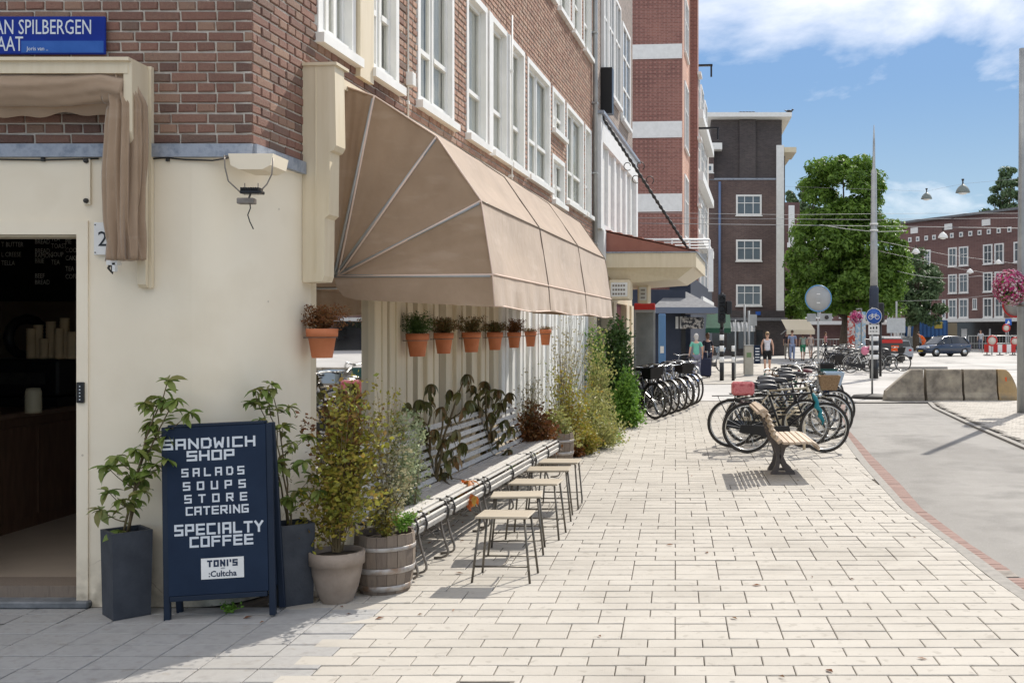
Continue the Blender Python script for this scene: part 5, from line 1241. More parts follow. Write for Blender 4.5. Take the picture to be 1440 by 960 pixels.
# terracotta pots along the wall
pots = [(453, 462, 503, 44, .03), (587, 469, 501, 33, .12), (624, 468, 497, 28, .12), (663, 467, 495, 27, .12), (696, 467, 492, 23, .12), (723, 467, 489, 20, .12), (746, 466, 487, 17, .12), (767, 463, 485, 17, .12)]
pdesc = ['nearest and largest hanging terracotta pot on the cream wall corner, with rusty heather', 'terracotta wall pot with dark green heather, first in the row after the shop window', 'terracotta wall pot with brownish heather, second in the row of seven', 'terracotta wall pot with dark spiky heather, third in the row of seven', 'terracotta wall pot with brown heather, middle of the row of seven', 'terracotta wall pot with a bushy orange brown plant, fifth in the row of seven', 'terracotta wall pot with dry twigs and a white clip, sixth in the row of seven', 'smallest looking terracotta wall pot at the far end of the row of seven']
pm = None
for i, (px, pt, pb, wd, v) in enumerate(pots):
    Y = FYv(px, .13); s = F / Y; r = wd / 2 / s; z1 = HC + (HY - pt) / s; z0 = HC + (HY - pb) / s; X = xw(px, Y)
    o = thing('hanging_pot', pdesc[i], 'plant pot', (X, Y, z0), FROT, 'terracotta pots hung along the shopfront')
    h = z1 - z0; m = MB(); m.lathe([(r * .64, 0), (r * .86, h * .72), (r * .97, h * .73), (r, h), (r * .9, h * 1.0), (r * .86, h * .9)], 24, caps=False); m.lathe([(.01, .002), (r * .63, .002)], 16, caps=False); m.build('pot', M['terracotta'], o)
    m = MB(); m.lathe([(r * .88, h * .86), (r * .88, h * .92), (.01, h * .94)], 16); m.build('soil', M['soil'], o)
    m = MB(); m.tube([(r * .93 * math.cos(a), r * .93 * math.sin(a), h * .70) for a in [k * .3927 for k in range(16)]], .003, 4, closed=True); m.box(-.13, -r * .9, -.008, .008, h * .67, h * .71); m.build('wall_ring', M['iron'], o)
    m = MB(); hh = {0: .17, 1: .19, 2: .15, 3: .17, 4: .12, 5: .16, 6: .04, 7: .04}[i]
    tps = [Vector((rs.gauss(0, r * .85), rs.gauss(0, r * .6), h + hh * rs.uniform(.15, 1.0))) for _ in range(90)]
    sprigs(m, (0, 0, h * .85), tps, 40 if i < 6 else 6, .015, .012, rs=rs, t0=.35)
    pot_m = M['leaf_rust'] if i in (0, 5) else M['leaf_heather'] if i not in (1,) else M['leaf_dark']
    stuff(m.build('heather', pot_m, o))
# ================================================================== SANDWICH BOARD
sb = thing('sandwich_board', 'dark navy A-frame pavement board with white square lettering', 'sign', (xw(309, 6.10), 6.10, 0), R(6))
sb.rotation_euler = (0, R(-2.2), R(6))
fr_lean = R(-4)
LM = Matrix.Rotation(fr_lean, 4, 'X')
def board_panel(Mx, name):
    m = MB(Mx); m.bbox(-.285, .285, -.012, .006, .145, 1.135, .003); p = m.build(name, M['boardface'], sb)
    for sx in (-1, 1):
        m = MB(Mx); m.bbox(sx * .30 - .0145, sx * .30 + .022, -.0105, .02, 0.0, 1.14, .004); m.build('leg', M['slate'], sb)
    m = MB(Mx); m.bbox(-.277, .277, -.016, .016, .115, .144, .003).bbox(-.277, .277, -.014, .018, 1.136, 1.152, .003); m.build('rail', M['slate'], sb)
    return p
fp = board_panel(LM, 'front_panel')
board_panel(Matrix.Translation((0.01, .17, 0)) @ Matrix.Rotation(R(4), 4, 'X'), 'rear_panel')
PXM = 238.0
def brow(txt, y0, y1, x0, x1, t, n, gapf):
    z0 = (869 - y1) / PXM; z1 = (869 - y0) / PXM; wtot = (x1 - x0) / PXM * .93
    k = len(txt); eff = sum(.35 if c == 'I' else .3 if c == "'" else 1 for c in txt)
    gap = wtot * gapf / (k - 1) ; w = (wtot - gap * (k - 1)) / eff
    m = MB(LM); block_text(m, txt, ((x0 + x1) / 2 - 305) / PXM + (y0 - 735) * .00016, z0, w, z1 - z0, gap, t, -.0125); m.build('lettering', M['letter'], fp)
brow('SANDWICH', 615, 630, 232, 368, .0125, 8, .17); brow('SHOP', 632.5, 647, 266, 336, .0125, 4, .12)
brow('SALADS', 657, 669, 257, 349, .0095, 6, .34); brow('SOUPS', 676, 688, 258, 350, .0095, 5, .42); brow('STORE', 694, 706, 259, 351, .0095, 5, .42)
brow('CATERING', 711, 723, 260, 352, .0095, 8, .17); brow('SPECIALTY', 735, 751, 242, 372, .0125, 9, .16); brow('COFFEE', 753, 768, 263, 356, .0125, 6, .14)
z0, z1 = (869 - 813) / PXM, (869 - 784) / PXM; xa, xb = (283 - 306) / PXM, (341 - 306) / PXM
m = MB(LM); m.box(xa, xb, -.0145, -.0125, z0, z1); lb = m.build('sticker', M['whitefar'], fp)
m = MB(LM); block_text(m, "TONI'S", (xa + xb) / 2, z1 - .052, .030, .040, .007, .010, -.0146); m.build('lettering', M['navyink'], lb)
text_obj('lettering', 'with', .014, M['navyink'], lb, LM @ Vector(((xa + xb) / 2 - .01, -.0152, z1 - .066)), (R(90) + fr_lean, 0, 0), extrude=.0003)
text_obj('lettering', ':Cultcha', .048, M['navyink'], lb, LM @ Vector(((xa + xb) / 2, -.0152, z0 + .013)), (R(90) + fr_lean, 0, 0), extrude=.0003, align='CENTER', bold=.0012)
# ================================================================== GARDEN BENCHES
def slat_mesh(L, w, t, name='slat', mt='slat'):
    m = MB(); m.bbox(0, L, -w / 2, w / 2, 0, t, .004); return m.mesh(name, M[mt])
prof_b = [(.004, .325, -1.25), (.006, .375, -1.15), (.040, .412, -.25), (.099, .418, .02), (.158, .413, .06), (.217, .406, .07), (.276, .399, .06), (.335, .394, .05), (.394, .394, .12), (.450, .43, .95),
          (.475, .505, 1.22), (.495, .572, 1.25), (.515, .64, 1.25), (.538, .708, 1.22), (.563, .776, 1.15), (.59, .84, 1.05)]
def garden_bench(lab, Y0_, Y1_, mids=()):
    L = (Y1_ - Y0_) / CA - .03; u0 = (Y0_ - Y0) / CA
    o = thing('garden_bench', lab, 'bench', FP(u0, .79, 0), BROT, 'white slatted benches in a row along the shopfront')
    sm = slat_mesh(L, .046, .020)
    for y, z, a in prof_b: inst('slat', sm, o, (rnd(-.004, .004), y, z), (a + (rnd(-.04, .04)), 0, 0))
    for x in [.05, L - .05] + [L * k for k in mids]:
        m = MB(); pts = [(x, y - .012 * math.sin(max(0, a)) * 0, z - .008) for y, z, a in prof_b]
        m.tube([(x, p[1] + (.012 if p[2] > .43 else 0), p[2] - (0 if p[2] > .43 else .004)) for p in pts], .011, 6)
        m.build('seat_rail', M['iron'], o)
        m = MB()
        # front leg: S curve down to a curled foot, and the rear leg
        def bz(P, n=12): 
            out = []
            for i in range(n + 1):
                t = i / n; Q = [Vector(q) for q in P]
                while len(Q) > 1: Q = [Q[j].lerp(Q[j + 1], t) for j in range(len(Q) - 1)]
                out.append(Q[0])
            return out
        m.tube(bz([(x, .03, .40), (x, .10, .28), (x, -.02, .22), (x, .10, .12), (x, -.10, .04), (x, -.02, .008), (x, .10, .008)]), .009, 6)
        m.tube(bz([(x, .46, .42), (x, .36, .28), (x, .48, .2), (x, .40, .1), (x, .60, .03), (x, .52, .008), (x, .40, .008)]), .009, 6)
        m.build('leg', M['iron'], o)
        m = MB()
        for cy, cz, r, s in ((.16, .27, .055, 1), (.34, .27, .055, -1), (.25, .17, .045, 1)):
            m.tube([(x, cy + s * (r * (1 - k / 26)) * math.cos(k * .45), cz + (r * (1 - k / 26)) * math.sin(k * .45)) for k in range(22)], .0055, 5)
        m.tube(bz([(x, .08, .16), (x, .25, .34), (x, .42, .16)]), .006, 5)
        m.build('scroll', M['iron'], o)
        m = MB(); m.tube([(x, .0 + .0, .305), (x, -.012, .36), (x, .012, .43), (x, .06, .442)], .008, 5); m.build('strap', M['blackiron'], o)
    m = MB(); m.tube([(.05, .25, .12), (L - .05, .25, .12)], .006, 5); m.build('stretcher', M['iron'], o)
    return o
garden_bench('weathered white slatted bench behind the barrel, nearest of the row', 7.02, 7.83, (.3,))
garden_bench('weathered white slatted bench with the large bronze leaved plant, second of the row', 7.86, 8.86, ())
garden_bench('weathered white slatted bench with the dark upright plant, third of the row', 8.89, 10.68, (.5,))
garden_bench('weathered white slatted bench at the far end of the row by the barrel', 10.71, 12.1, (.5,))
# plants growing behind the benches
b = FP(FU(606, .30), .30, .33); pl = thing('bronze_shrub', 'large dark bronze leaved shrub drooping over the second bench', 'plant', b)
Yp = b.y
rhodo(pl, b, T([(606,540),(656,526),(590,562),(622,572),(641,604),(661,566),(582,594),(600,624),(640,642),(626,664),(650,622),(588,650),(574,566),(612,604),(632,548),(604,664),(596,600)], Yp, .18), BL, 17, .84, rs, (.2, 1.2), .012)
m = MB(); m.lathe([(.10, -.33), (.13, 0), (.12, 0)], 16, caps=False); m.build('pot', M['claygrey'], pl)
b2 = W(662, 690, 8.6); tw = thing('red_leaf_sprig', 'sprig of orange and red leaves hanging over the bench front', 'plant', b2)
rhodo(tw, FP(FU(622, .34), .34, .42), [W(652, 690, 8.35), W(662, 676, 8.5), W(668, 697, 8.25), W(660, 704, 8.3)], RD, 8, .9, rs, (.0, .9), .004)
b = FP(FU(688, .30), .30, .33); pl = thing('dark_shrub', 'dense dark leaved upright shrub behind the third bench', 'plant', b); Yp = b.y
rhodo(pl, b, T([(666,542),(681,536),(700,548),(716,552),(661,563),(690,580),(711,590),(676,602),(700,620),(719,600),(716,632),(672,572),(704,566),(686,556),(694,606),(680,626),(706,640),(668,592)], Yp, .22), BL, 16, .90, rs, (.0, 1.1), .014)
m = MB(); m.lathe([(.12, -.33), (.15, 0), (.14, 0)], 16, caps=False); m.build('pot', M['claygrey'], pl)
def bush(name, lab, base, tips, stem_n, per, size, spread, lm, t0=.3, sr=.004, up=.5, cat='bush'):
    o = thing(name, lab, cat, base); stems_mb(base, tips[:stem_n], sr, rs).build('stem', M['stem'], o, world=True)
    m = MB(); sprigs(m, base, tips, per, size, spread, rs=rs, t0=t0, up=up); stuff(m.build('foliage', M[lm], o, world=True)); return o
def gb(px, Y): return Vector((xw(px, Y), Y, .02))
bush('grey_green_bush', 'small grey green bush against the near bench back', gb(578, 7.6), tips_in(560, 606, 570, 660, 7.6, 26, .12, rs, 1), 10, 50, .03, .03, 'leaf_grey')
br2 = barrel('weathered wooden half barrel planter beyond the far bench', 783, 13.0, .21, .18, .42, 16)
bb_ = Vector((br2.location.x, 13.0, .36))
bush('rusty_bush', 'rust and green bush spilling over the far end of the benches', Vector((xw(748, 12.3), 12.3, .3)), tips_in(722, 782, 560, 622, 12.2, 60, .35, rs, 1), 20, 60, .045, .05, 'leaf_rust', .25)
bush('yellow_bush', 'low yellow green bush in the far barrel', bb_, tips_in(756, 812, 572, 625, 13.1, 50, .3, rs, 1), 16, 60, .045, .045, 'leaf_feather', .25)
bush('dry_twigs', 'purplish dry twiggy plant rising against the white wall', Vector((xw(742, 12.2), 12.2, .3)), tips_in(728, 766, 515, 575, 12.3, 26, .2, rs), 26, 22, .028, .03, 'leaf_dry', .4)
bush('tall_dry_stems', 'tall thin seed head stems in front of the white wall', Vector((xw(790, 14.2), 14.2, .1)), tips_in(768, 838, 432, 545, 14.3, 30, .3, rs), 30, 34, .034, .03, 'leaf_dry', .35, .006)
bush('white_flowering_bush', 'loose pale flowering plant between the wall and the far barrel', Vector((xw(790, 14.0), 14.0, .1)), tips_in(768, 826, 500, 590, 14.1, 40, .3, rs), 20, 40, .03, .05, 'leaf_grey', .3)
bush('russet_bush', 'low russet bush spilling onto the pavement', gb(822, 14.3), tips_in(800, 846, 596, 636, 14.2, 60, .25, rs, 1), 14, 60, .04, .04, 'leaf_yellow', .2)
bush('russet_bush', 'small rusty plant at the foot of the feathery plant', gb(812, 14.0), tips_in(798, 826, 618, 640, 13.9, 30, .15, rs, 1), 8, 40, .035, .03, 'leaf_rust', .2)
bush('feathery_plant', 'big pale feathery yellow green plant leaning over the pavement', gb(834, 15.6), tips_in(806, 874, 540, 622, 15.3, 70, .35, rs, 1), 30, 80, .042, .045, 'leaf_feather', .2, .005, 1.2)
bush('feathery_plant', 'tall narrow pale green plume against the wall end', gb(838, 16.8), tips_in(822, 862, 450, 560, 16.9, 34, .3, rs), 26, 60, .045, .05, 'leaf_feather', .3, .006, 1.4)
bush('climbing_shrub', 'dark green shrub climbing beside the maroon shop door', gb(868, 19.2), tips_in(846, 892, 440, 560, 19.4, 90, .3, rs, 1), 24, 110, .075, .07, 'leaf_dark', .2, .008)
bush('climbing_shrub', 'mid green climbing stems up the cream pillar at the wall end', gb(846, 18.4), tips_in(828, 852, 448, 540, 18.3, 30, .2, rs), 16, 70, .06, .05, 'leaf_green', .3, .006)
bush('leafy_bush', 'bright glossy green bush beside the first black bicycle', gb(882, 18.3), tips_in(862, 900, 512, 592, 18.2, 90, .3, rs, 1), 20, 90, .065, .055, 'leaf_green', .2, .006)
bush('golden_bush', 'loose golden green growth spilling over the pavement below the feathery plant', gb(842, 15.0), tips_in(818, 884, 578, 626, 14.9, 50, .4, rs), 20, 60, .04, .06, 'leaf_feather', .2, .004, .8)
bush('golden_bush', 'yellowing stems with orange leaves between the far barrel and the tall dry stems', gb(800, 13.6), tips_in(772, 836, 490, 600, 13.7, 46, .3, rs), 30, 46, .04, .05, 'leaf_yellow', .3)
bush('ground_weeds', 'low green weeds creeping over the pavement edge', gb(858, 15.6), [gb(850 + rs.uniform(-8, 26), 15.6 + rs.uniform(-.3, 1.0)) + Vector((0, 0, rs.uniform(.0, .10))) for _ in range(40)], 4, 30, .03, .03, 'leaf_green', .3)
m = MB()
for _ in range(170):
    v_ = abs(rs.gauss(0, .45)) + .05; Yq = rs.uniform(6.0, 19.0); q = FP((Yq - Y0) / CA, v_, .004) if rs.random() < .75 else Vector((rs.uniform(-3.9, 2.1), rs.uniform(5.0, 16), .004))
    if q.y < Y0 + .02 and q.x < X0: q.y = Y0 - rs.uniform(.02, .5)
    a = rs.uniform(0, 6.28); s = rs.uniform(.012, .034); d = Vector((math.cos(a), math.sin(a), 0)) * s; e = Vector((-math.sin(a), math.cos(a), 0)) * s * .45
    m.add([q - d, q - e + Vector((0, 0, .006)), q + d + Vector((0, 0, .004)), q + e + Vector((0, 0, .009))], [(0, 1, 2, 3)])
o = m.build('fallen_leaves', M['leaf_rust']); tag(o, 'small dry leaves scattered on the pavement near the benches', 'leaves', kind='stuff')
m = MB()
for _ in range(60):
    Yq = rs.uniform(6.6, 20); q = FP((Yq - Y0) / CA, rs.uniform(.02, .10), 0)
    if Yq < 7.2: continue
    sprigs(m, q, [q + Vector((rs.gauss(0, .03), rs.gauss(0, .03), rs.uniform(.02, .08))) for _ in range(4)], 6, .022, .006, rs=rs)
o = m.build('wall_weeds', M['leaf_green']); tag(o, 'tiny weeds growing along the foot of the shopfront', 'weeds', kind='stuff')
rp_ = thing('red_pot', 'small red and white patterned pot at the foot of the bushes', 'plant pot', G(816, 638) )
m = MB(); m.lathe([(.05, 0), (.08, .10), (.085, .12), (.07, .12)], 16); m.build('pot', mat('red_white', [(.6, .04, .05), (.7, .6, .58)], .6, 40, contrast=(.48, .52)), rp_)
# ================================================================== STOOLS
def stool(lab, px, Y, dx, sx, sy, h, rz, sled=False, m0='stooltop'):
    o = thing('stool', lab, 'stool', (xw(px, Y), Y, 0), rz, 'wooden topped stools beside the benches')
    m = MB(); m.bbox(-sx / 2, sx / 2, -sy / 2, sy / 2, h - .014, h, .005); m.build('seat', M[m0], o)
    a, b = sx / 2 - .03, sy / 2 - .03; r = .0082
    if sled:
        for s in (-1, 1):
            m = MB(); m.tube([(s * a, -b, h - .02), (s * (a + .03), -b - .03, .06), (s * (a + .03), -b - .01, .012), (s * (a + .03), b + .01, .012), (s * (a + .03), b + .03, .06), (s * a, b, h - .02)], r, 7); m.build('leg', M['stoolleg'], o)
    else:
        for s in (-1, 1):
            for t in (-1, 1):
                m = MB(); m.tube([(s * a, t * b, h - .02), (s * (a + .045), t * (b + .04), 0)], r, 7); m.build('leg', M['stoolleg'], o)
    m = MB(); q = .18
    k = a + .032; l_ = b + .03
    m.tube([(-k, -l_, .11), (k, -l_, .11)], .006, 6); m.build('stretcher', M['stoolleg'], o)
    m = MB(); m.tube([(-k, l_, .12), (k, l_, .12)], .006, 6); m.build('stretcher', M['stoolleg'], o)
    m = MB(); m.tube([(0, -l_, .11), (0, 0, .10), (0, l_, .12)], .006, 6); m.build('cross_bar', M['stoolleg'], o)
    m = MB(); m.box(-a, a, -b, b, h - .020, h - .0145); m.build('seat_frame', M['stoolleg'], o)
    return o
stool('pale wooden topped metal stool, nearest of the five', 711, 7.10, 0, .365, .28, .445, R(-3))
stool('honey coloured wooden topped stool, second from the front', 727, 7.95, 0, .385, .28, .445, R(5))
stool('pale wooden topped stool, third from the front', 754, 8.55, 0, .41, .30, .455, R(-4))
stool('greyish wooden topped stool, fourth from the front', 772, 9.35, 0, .38, .30, .455, R(3))
stool('farthest stool with curved sled shaped tube legs', 788, 9.95, 0, .38, .32, .45, R(-2), True)
# ================================================================== PARK BENCH
pbx = (1098 - CX) / F * 12.3
pb = thing('park_bench', 'wooden slatted park bench on a cast iron foot facing the cycle path', 'bench', (pbx, 12.35, 0)); pb.scale = (.95, 1, .96)
sm = MB(); sm.bbox(-.032, .032, -.62, .62, -.016, .016, .005); sm = sm.mesh('slat', M['benchwood'])
pp = [(-.27, .775, -2.0), (-.315, .80, 2.9), (-.285, .825, -.3), (-.235, .80, -.9), (-.205, .745, -1.15), (-.182, .685, -1.2), (-.16, .622, -1.2), (-.138, .56, -1.2), (-.112, .50, -1.1), (-.07, .455, -.6), (.0, .437, 0), (.072, .435, 0), (.144, .437, .0), (.216, .441, -.03), (.288, .44, .06), (.352, .425, .45), (.39, .385, 1.1)]
for x, z, a in pp: inst('slat', sm, pb, (x, 0, z), (0, a * -1 * -1, 0))
for yy in (-.10, .30):
    m = MB()
    def flat(pts, r, w): 
        # flat bar: polygon strip extruded in y
        vs = []; k = len(pts)
        for i, (x, z) in enumerate(pts):
            a = pts[max(0, i - 1)]; b = pts[min(k - 1, i + 1)]; d = Vector((b[0] - a[0], b[1] - a[1])).normalized(); n_ = Vector((-d.y, d.x)) * r[i] / 2
            vs += [(x + n_.x, yy - w, z + n_.y), (x - n_.x, yy - w, z - n_.y), (x - n_.x, yy + w, z - n_.y), (x + n_.x, yy + w, z + n_.y)]
        fs = [(i*4+j, i*4+(j+1)%4, (i+1)*4+(j+1)%4, (i+1)*4+j) for i in range(k-1) for j in range(4)] + [(3,2,1,0), ((k-1)*4, (k-1)*4+1, (k-1)*4+2, (k-1)*4+3)]
        m.add(vs, fs)
    flat([(-.27, .80), (-.235, .76), (-.20, .66), (-.16, .54), (-.13, .46), (-.06, .415), (.1, .41), (.3, .415), (.36, .39)], [.02, .03, .035, .035, .045, .05, .045, .035, .02], .02)
    flat([(-.12, .43), (-.06, .34), (-.03, .22), (-.05, .10), (-.09, .0)], [.07, .06, .05, .055, .09], .025)
    flat([(.12, .41), (.03, .34), (.0, .22), (.05, .10), (.13, .0)], [.07, .055, .05, .06, .10], .025)
    m.box(-.13, .17, yy - .05, yy + .05, .001, .022); m.build('cast_leg', M['benchiron'], pb)
# ================================================================== BICYCLES
BK = {}
def bmat(name, c, r=.35):
    if name not in BK: BK[name] = mat('bike_' + name, [c], r)
    return BK[name]
WR = .335
def wheel_meshes():
    t = MB(); t.tube([(WR * math.cos(a), 0, WR * math.sin(a)) for a in [k * math.pi / 18 for k in range(36)]], .019, 8, closed=True)
    r = MB(); r.tube([((WR - .028) * math.cos(a), 0, (WR - .028) * math.sin(a)) for a in [k * math.pi / 18 for k in range(36)]], .011, 6, closed=True)
    s = MB()
    for k in range(24):
        a = k * math.pi / 12; s.tube([(.02 * math.cos(a + .8), .02 * (-1) ** k, .02 * math.sin(a + .8)), ((WR - .03) * math.cos(a), 0, (WR - .03) * math.sin(a))], .0016, 3, caps=False)
    s.tube([(0, -.045, 0), (0, .045, 0)], .022, 8)
    return t.mesh('tyre', M['rubber']), r.mesh('rim', M['chrome']), s.mesh('spokes', M['chrome'])
TM, RMm, SMm = wheel_meshes()
def bicycle(lab, loc, rz, col='black', step=False, basket=None, bag=None, rack=True, lean=0., bars='city', far=False, chainbox=True, bag_col=None, hb=0):
    o = thing('bicycle', lab, 'bicycle', loc, rz, None); o.rotation_euler = (lean, 0, rz)
    fc = bmat(*col) if isinstance(col, tuple) else bmat(col, {'black': (.015, .015, .016), 'navy': (.02, .03, .07), 'teal': (.015, .14, .17), 'cream': (.50, .44, .32), 'grey': (.22, .23, .24), 'silver': (.45, .46, .46), 'brown': (.13, .07, .04), 'green': (.04, .12, .07), 'red': (.3, .03, .03), 'white': (.65, .65, .63), 'pink': (.6, .2, .3), 'blue': (.05, .12, .3)}[col])
    ax, bx = -.50, .58; Z = WR + .02
    for x, nm in ((ax, 'rear_wheel'), (bx, 'front_wheel')):
        w = inst(nm, TM, o, (x, 0, Z), (0, rnd(0, 3), 0)); 
        inst('rim', RMm, w); inst('spokes', SMm, w)
    bb, ht, hb_, st_ = (-.02, 0, .29), (.40, 0, .84), (.44, 0, .70), (-.20, 0, .80)
    m = MB()
    if step: m.tube([hb_, (.25, 0, .45), (.05, 0, .36), bb], .017, 8).tube([ht, (.2, 0, .56), (-.08, 0, .46)], .014, 8)
    else: m.tube([hb_, bb], .017, 8).tube([ht, (-.19, 0, .80)], .015, 8)
    m.tube([bb, st_], .016, 8).tube([ht, hb_], .02, 8)
    for s in (-.05, .05): m.tube([(bb[0], s * .6, bb[2]), (ax, s, Z)], .009, 6).tube([(-.18, s * .3, .74), (ax, s, Z)], .008, 6)
    m.build('frame', fc, o)
    m = MB()
    m.tube([ht, (.37, 0, .95)], .013, 6)
    for s in (-.045, .045): m.tube([(.45, s * .6, .69), (.49, s, .58), (bx, s, Z)], .010, 6)
    m.build('fork', fc, o)
    m = MB()
    if bars == 'city': m.tube([(.12, -.27, .99), (.26, -.26, 1.02), (.36, -.14, 1.01), (.38, 0, .97), (.36, .14, 1.01), (.26, .26, 1.02), (.12, .27, .99)], .011, 7)
    elif bars == 'high': m.tube([(.08, -.28, 1.12), (.22, -.28, 1.16), (.34, -.12, 1.10), (.38, 0, .98), (.34, .12, 1.10), (.22, .28, 1.16), (.08, .28, 1.12)], .012, 7)
    else: m.tube([(.34, -.28, .99), (.39, 0, .97), (.34, .28, .99)], .012, 7)
    hbr = m.build('handlebar', M['chrome'], o)
    m = MB()
    e = {'city': (.12, .99), 'high': (.08, 1.12)}.get(bars, (.34, .99))
    for s in (-1, 1): m.tube([(e[0] - .02, s * .272, e[1] - .003), (e[0] + .09, s * .268, e[1] + .02)] if bars != 'flat' else [(.335, s * .29, .99), (.35, s * .19, .985)], .017, 7)
    m.build('grip', M['blackpaint'], hbr)
    m = MB(); m.tube([st_, (-.235, 0, .93)], .011, 6); m.build('seat_post', M['chrome'], o)
    m = MB(); m.grid(lambda s, t: (-.37 + .28 * s, (t - .5) * 2 * (.085 * (1 - s) ** .7 + .022), .945 + .02 * math.sin(s * 3.1) - .10 * (abs(t - .5) * 1.6) ** 2 + .012 * (1 - s)), 8, 8); m.grid(lambda s, t: (-.37 + .28 * s, (t - .5) * 2 * (.08 * (1 - s) ** .7 + .018), .93 - .06 * (abs(t - .5) * 1.6) ** 2), 6, 6); m.build('saddle', M['blackpaint'] if not bag == 'brown_seat' else M['maroon'], o)
    for x, nm, a0, a1 in ((ax, 'rear_mudguard', 20, 175), (bx, 'front_mudguard', 35, 170)):
        m = MB(); pts = [((WR + .028) * math.cos(R(a)), (WR + .028) * math.sin(R(a))) for a in range(a0, a1, 12)]
        vs = [(x + p[0], s * .024, Z + p[1]) for p in pts for s in (-1, 1)]
        m.add(vs, [(i * 2, i * 2 + 2, i * 2 + 3, i * 2 + 1) for i in range(len(pts) - 1)]); m.build(nm, fc, o)
    if rack:
        m = MB()
        for s in (-.06, 0, .06): m.tube([(-.28, s, .76), (-.78, s, .75)], .006, 5)
        for x in (-.78, -.6, -.4): m.tube([(x, -.06, .754), (x, .06, .754)], .006, 5)
        for s in (-.07, .07): m.tube([(ax, s, Z), (-.70, s * .9, .75)], .006, 5).tube([(ax, s, Z), (-.45, s * .9, .75)], .006, 5)
        m.build('carrier', M['blackpaint'], o)
    if chainbox:
        m = MB(); m.prism([(-.62, .30), (-.60, .41), (-.10, .385), (.07, .39), (.10, .29), (.06, .20), (-.10, .21), (-.55, .30)], -.075, -.055); m.build('chain_guard', M['blackpaint'] if col != 'cream' else fc, o)
    m = MB(); m.tube([(bb[0], -.09, bb[2]), (bb[0] + .10, -.09, bb[2] - .13)], .008, 5).tube([(bb[0], .09, bb[2]), (bb[0] - .10, .09, bb[2] + .13)], .008, 5).tube([(bb[0], -.09, bb[2]), (bb[0], .09, bb[2])], .012, 6).box(bb[0] + .06, bb[0] + .15, -.17, -.09, bb[2] - .145, bb[2] - .12).box(bb[0] - .15, bb[0] - .06, .09, .17, bb[2] + .12, bb[2] + .145); m.build('pedals', M['blackpaint'], o)
    m = MB(); m.tube([(.47, 0, .80), (.53, 0, .80)], [.02, .035], 10); m.build('headlight', M['chrome'], o)
    m = MB(); m.tube([(-.15, .03, .27), (-.20, .18, .02)], .007, 5); m.build('kickstand', M['steelgrey'], o)
    if basket:
        m = MB(); bm_ = {'wicker': mat('wicker', [(.20, .12, .06), (.38, .26, .15)], .9, 60, bump=.8), 'crate': bmat('paleblue', (.42, .52, .62)), 'blackcrate': M['blackpaint'], 'greenbag': bmat('dgreen', (.02, .09, .08))}[basket]
        m.add([(.42, -.13, .78), (.66, -.13, .78), (.66, .13, .78), (.42, .13, .78), (.40, -.17, 1.0), (.72, -.17, 1.0), (.72, .17, 1.0), (.40, .17, 1.0), (.415, -.155, 1.0), (.705, -.155, 1.0), (.705, .155, 1.0), (.415, .155, 1.0), (.43, -.12, .80), (.65, -.12, .80), (.65, .12, .80), (.43, .12, .80)],
              [(0,3,2,1),(0,1,5,4),(1,2,6,5),(2,3,7,6),(3,0,4,7),(4,5,9,8),(5,6,10,9),(6,7,11,10),(7,4,8,11),(8,9,13,12),(9,10,14,13),(10,11,15,14),(11,8,12,15),(12,13,14,15)])
        m.build('basket', bm_, o)
    if bag == 'pannier':
        m = MB()
        for s in (-1, 1): m.bbox(-.74, -.36, s * .15 - .05, s * .15 + .05, .42, .74, .03)
        m.build('pannier', bag_col or M['blackpaint'], o)
    if bag == 'seatbag':
        m = MB(); m.bbox(-.50, -.17, -.15, .15, .765, .96, .03); m.build('carrier_bag', bag_col, o)
    if bag == 'cloth':
        m = MB(); m.sphere((.36, 0, 1.02), .16, 9, 6, (.9, 1.3, .8)); m.sphere((.10, .05, .9), .15, 9, 6, (1.2, .8, 1.2)); m.build('draped_cloth', bag_col, o)
    if bag == 'forkwrap':
        m = MB(); m.tube([(.40, -.05, .84), (.43, -.06, .78), (.46, -.065, .72), (.45, -.07, .66), (.51, -.06, .60), (.50, -.065, .53), (.55, -.06, .46), (.54, -.05, .40)], [.02, .045, .038, .055, .035, .05, .03, .012], 9, flat=.7); m.build('tied_cloth', bag_col, o)
    return o
pinkm = mat('pink_bag', [(.52, .08, .10), (.65, .22, .22), (.42, .05, .07)], .7, 14)
tealm = mat('teal_cloth', [(.01, .16, .20), (.02, .22, .26)], .7)
def PB(px, Y): return (xw(px, Y), Y, 0)
bicycle('black city bicycle with a teal cloth tied round its fork, nearest in the rack', PB(1101, 14.35), R(3), 'black', False, None, 'forkwrap', True, R(3), 'city', bag_col=tealm)
bicycle('black bicycle with a pink patterned bag on its carrier', PB(1077, 15.0), R(-2), 'black', True, None, 'seatbag', True, R(-2), 'flat', bag_col=pinkm)
bicycle('cream framed bicycle standing third in the rack', PB(1098, 15.6), R(1), 'cream', False, None, None, True, R(2), 'flat')
bicycle('bicycle with a brown wicker front basket in the rack', PB(1116, 16.2), R(-3), 'silver', True, 'wicker', None, True, R(1), 'city')
bicycle('bicycle with high black handlebars in the rack', PB(1098, 16.9), R(4), 'black', False, None, None, True, R(-3), 'high')
bicycle('bicycle with a pale blue plastic crate in the rack', PB(1126, 17.6), R(0), 'navy', True, 'crate', None, True, R(2), 'flat')
bicycle('dark green bicycle in the middle of the rack', PB(1105, 18.3), R(184), 'green', False, None, None, True, R(2), 'city')
bicycle('bicycle with a dark green front bag in the rack', PB(1122, 19.0), R(-2), 'grey', True, 'greenbag', None, True, R(-2), 'flat')
bicycle('brown bicycle with a red brown saddle in the rack', PB(1115, 19.8), R(178), 'brown', False, None, 'brown_seat', True, R(2), 'flat')
bicycle('white bicycle towards the back of the rack', PB(1120, 20.6), R(2), 'white', True, None, None, True, R(1), 'city')
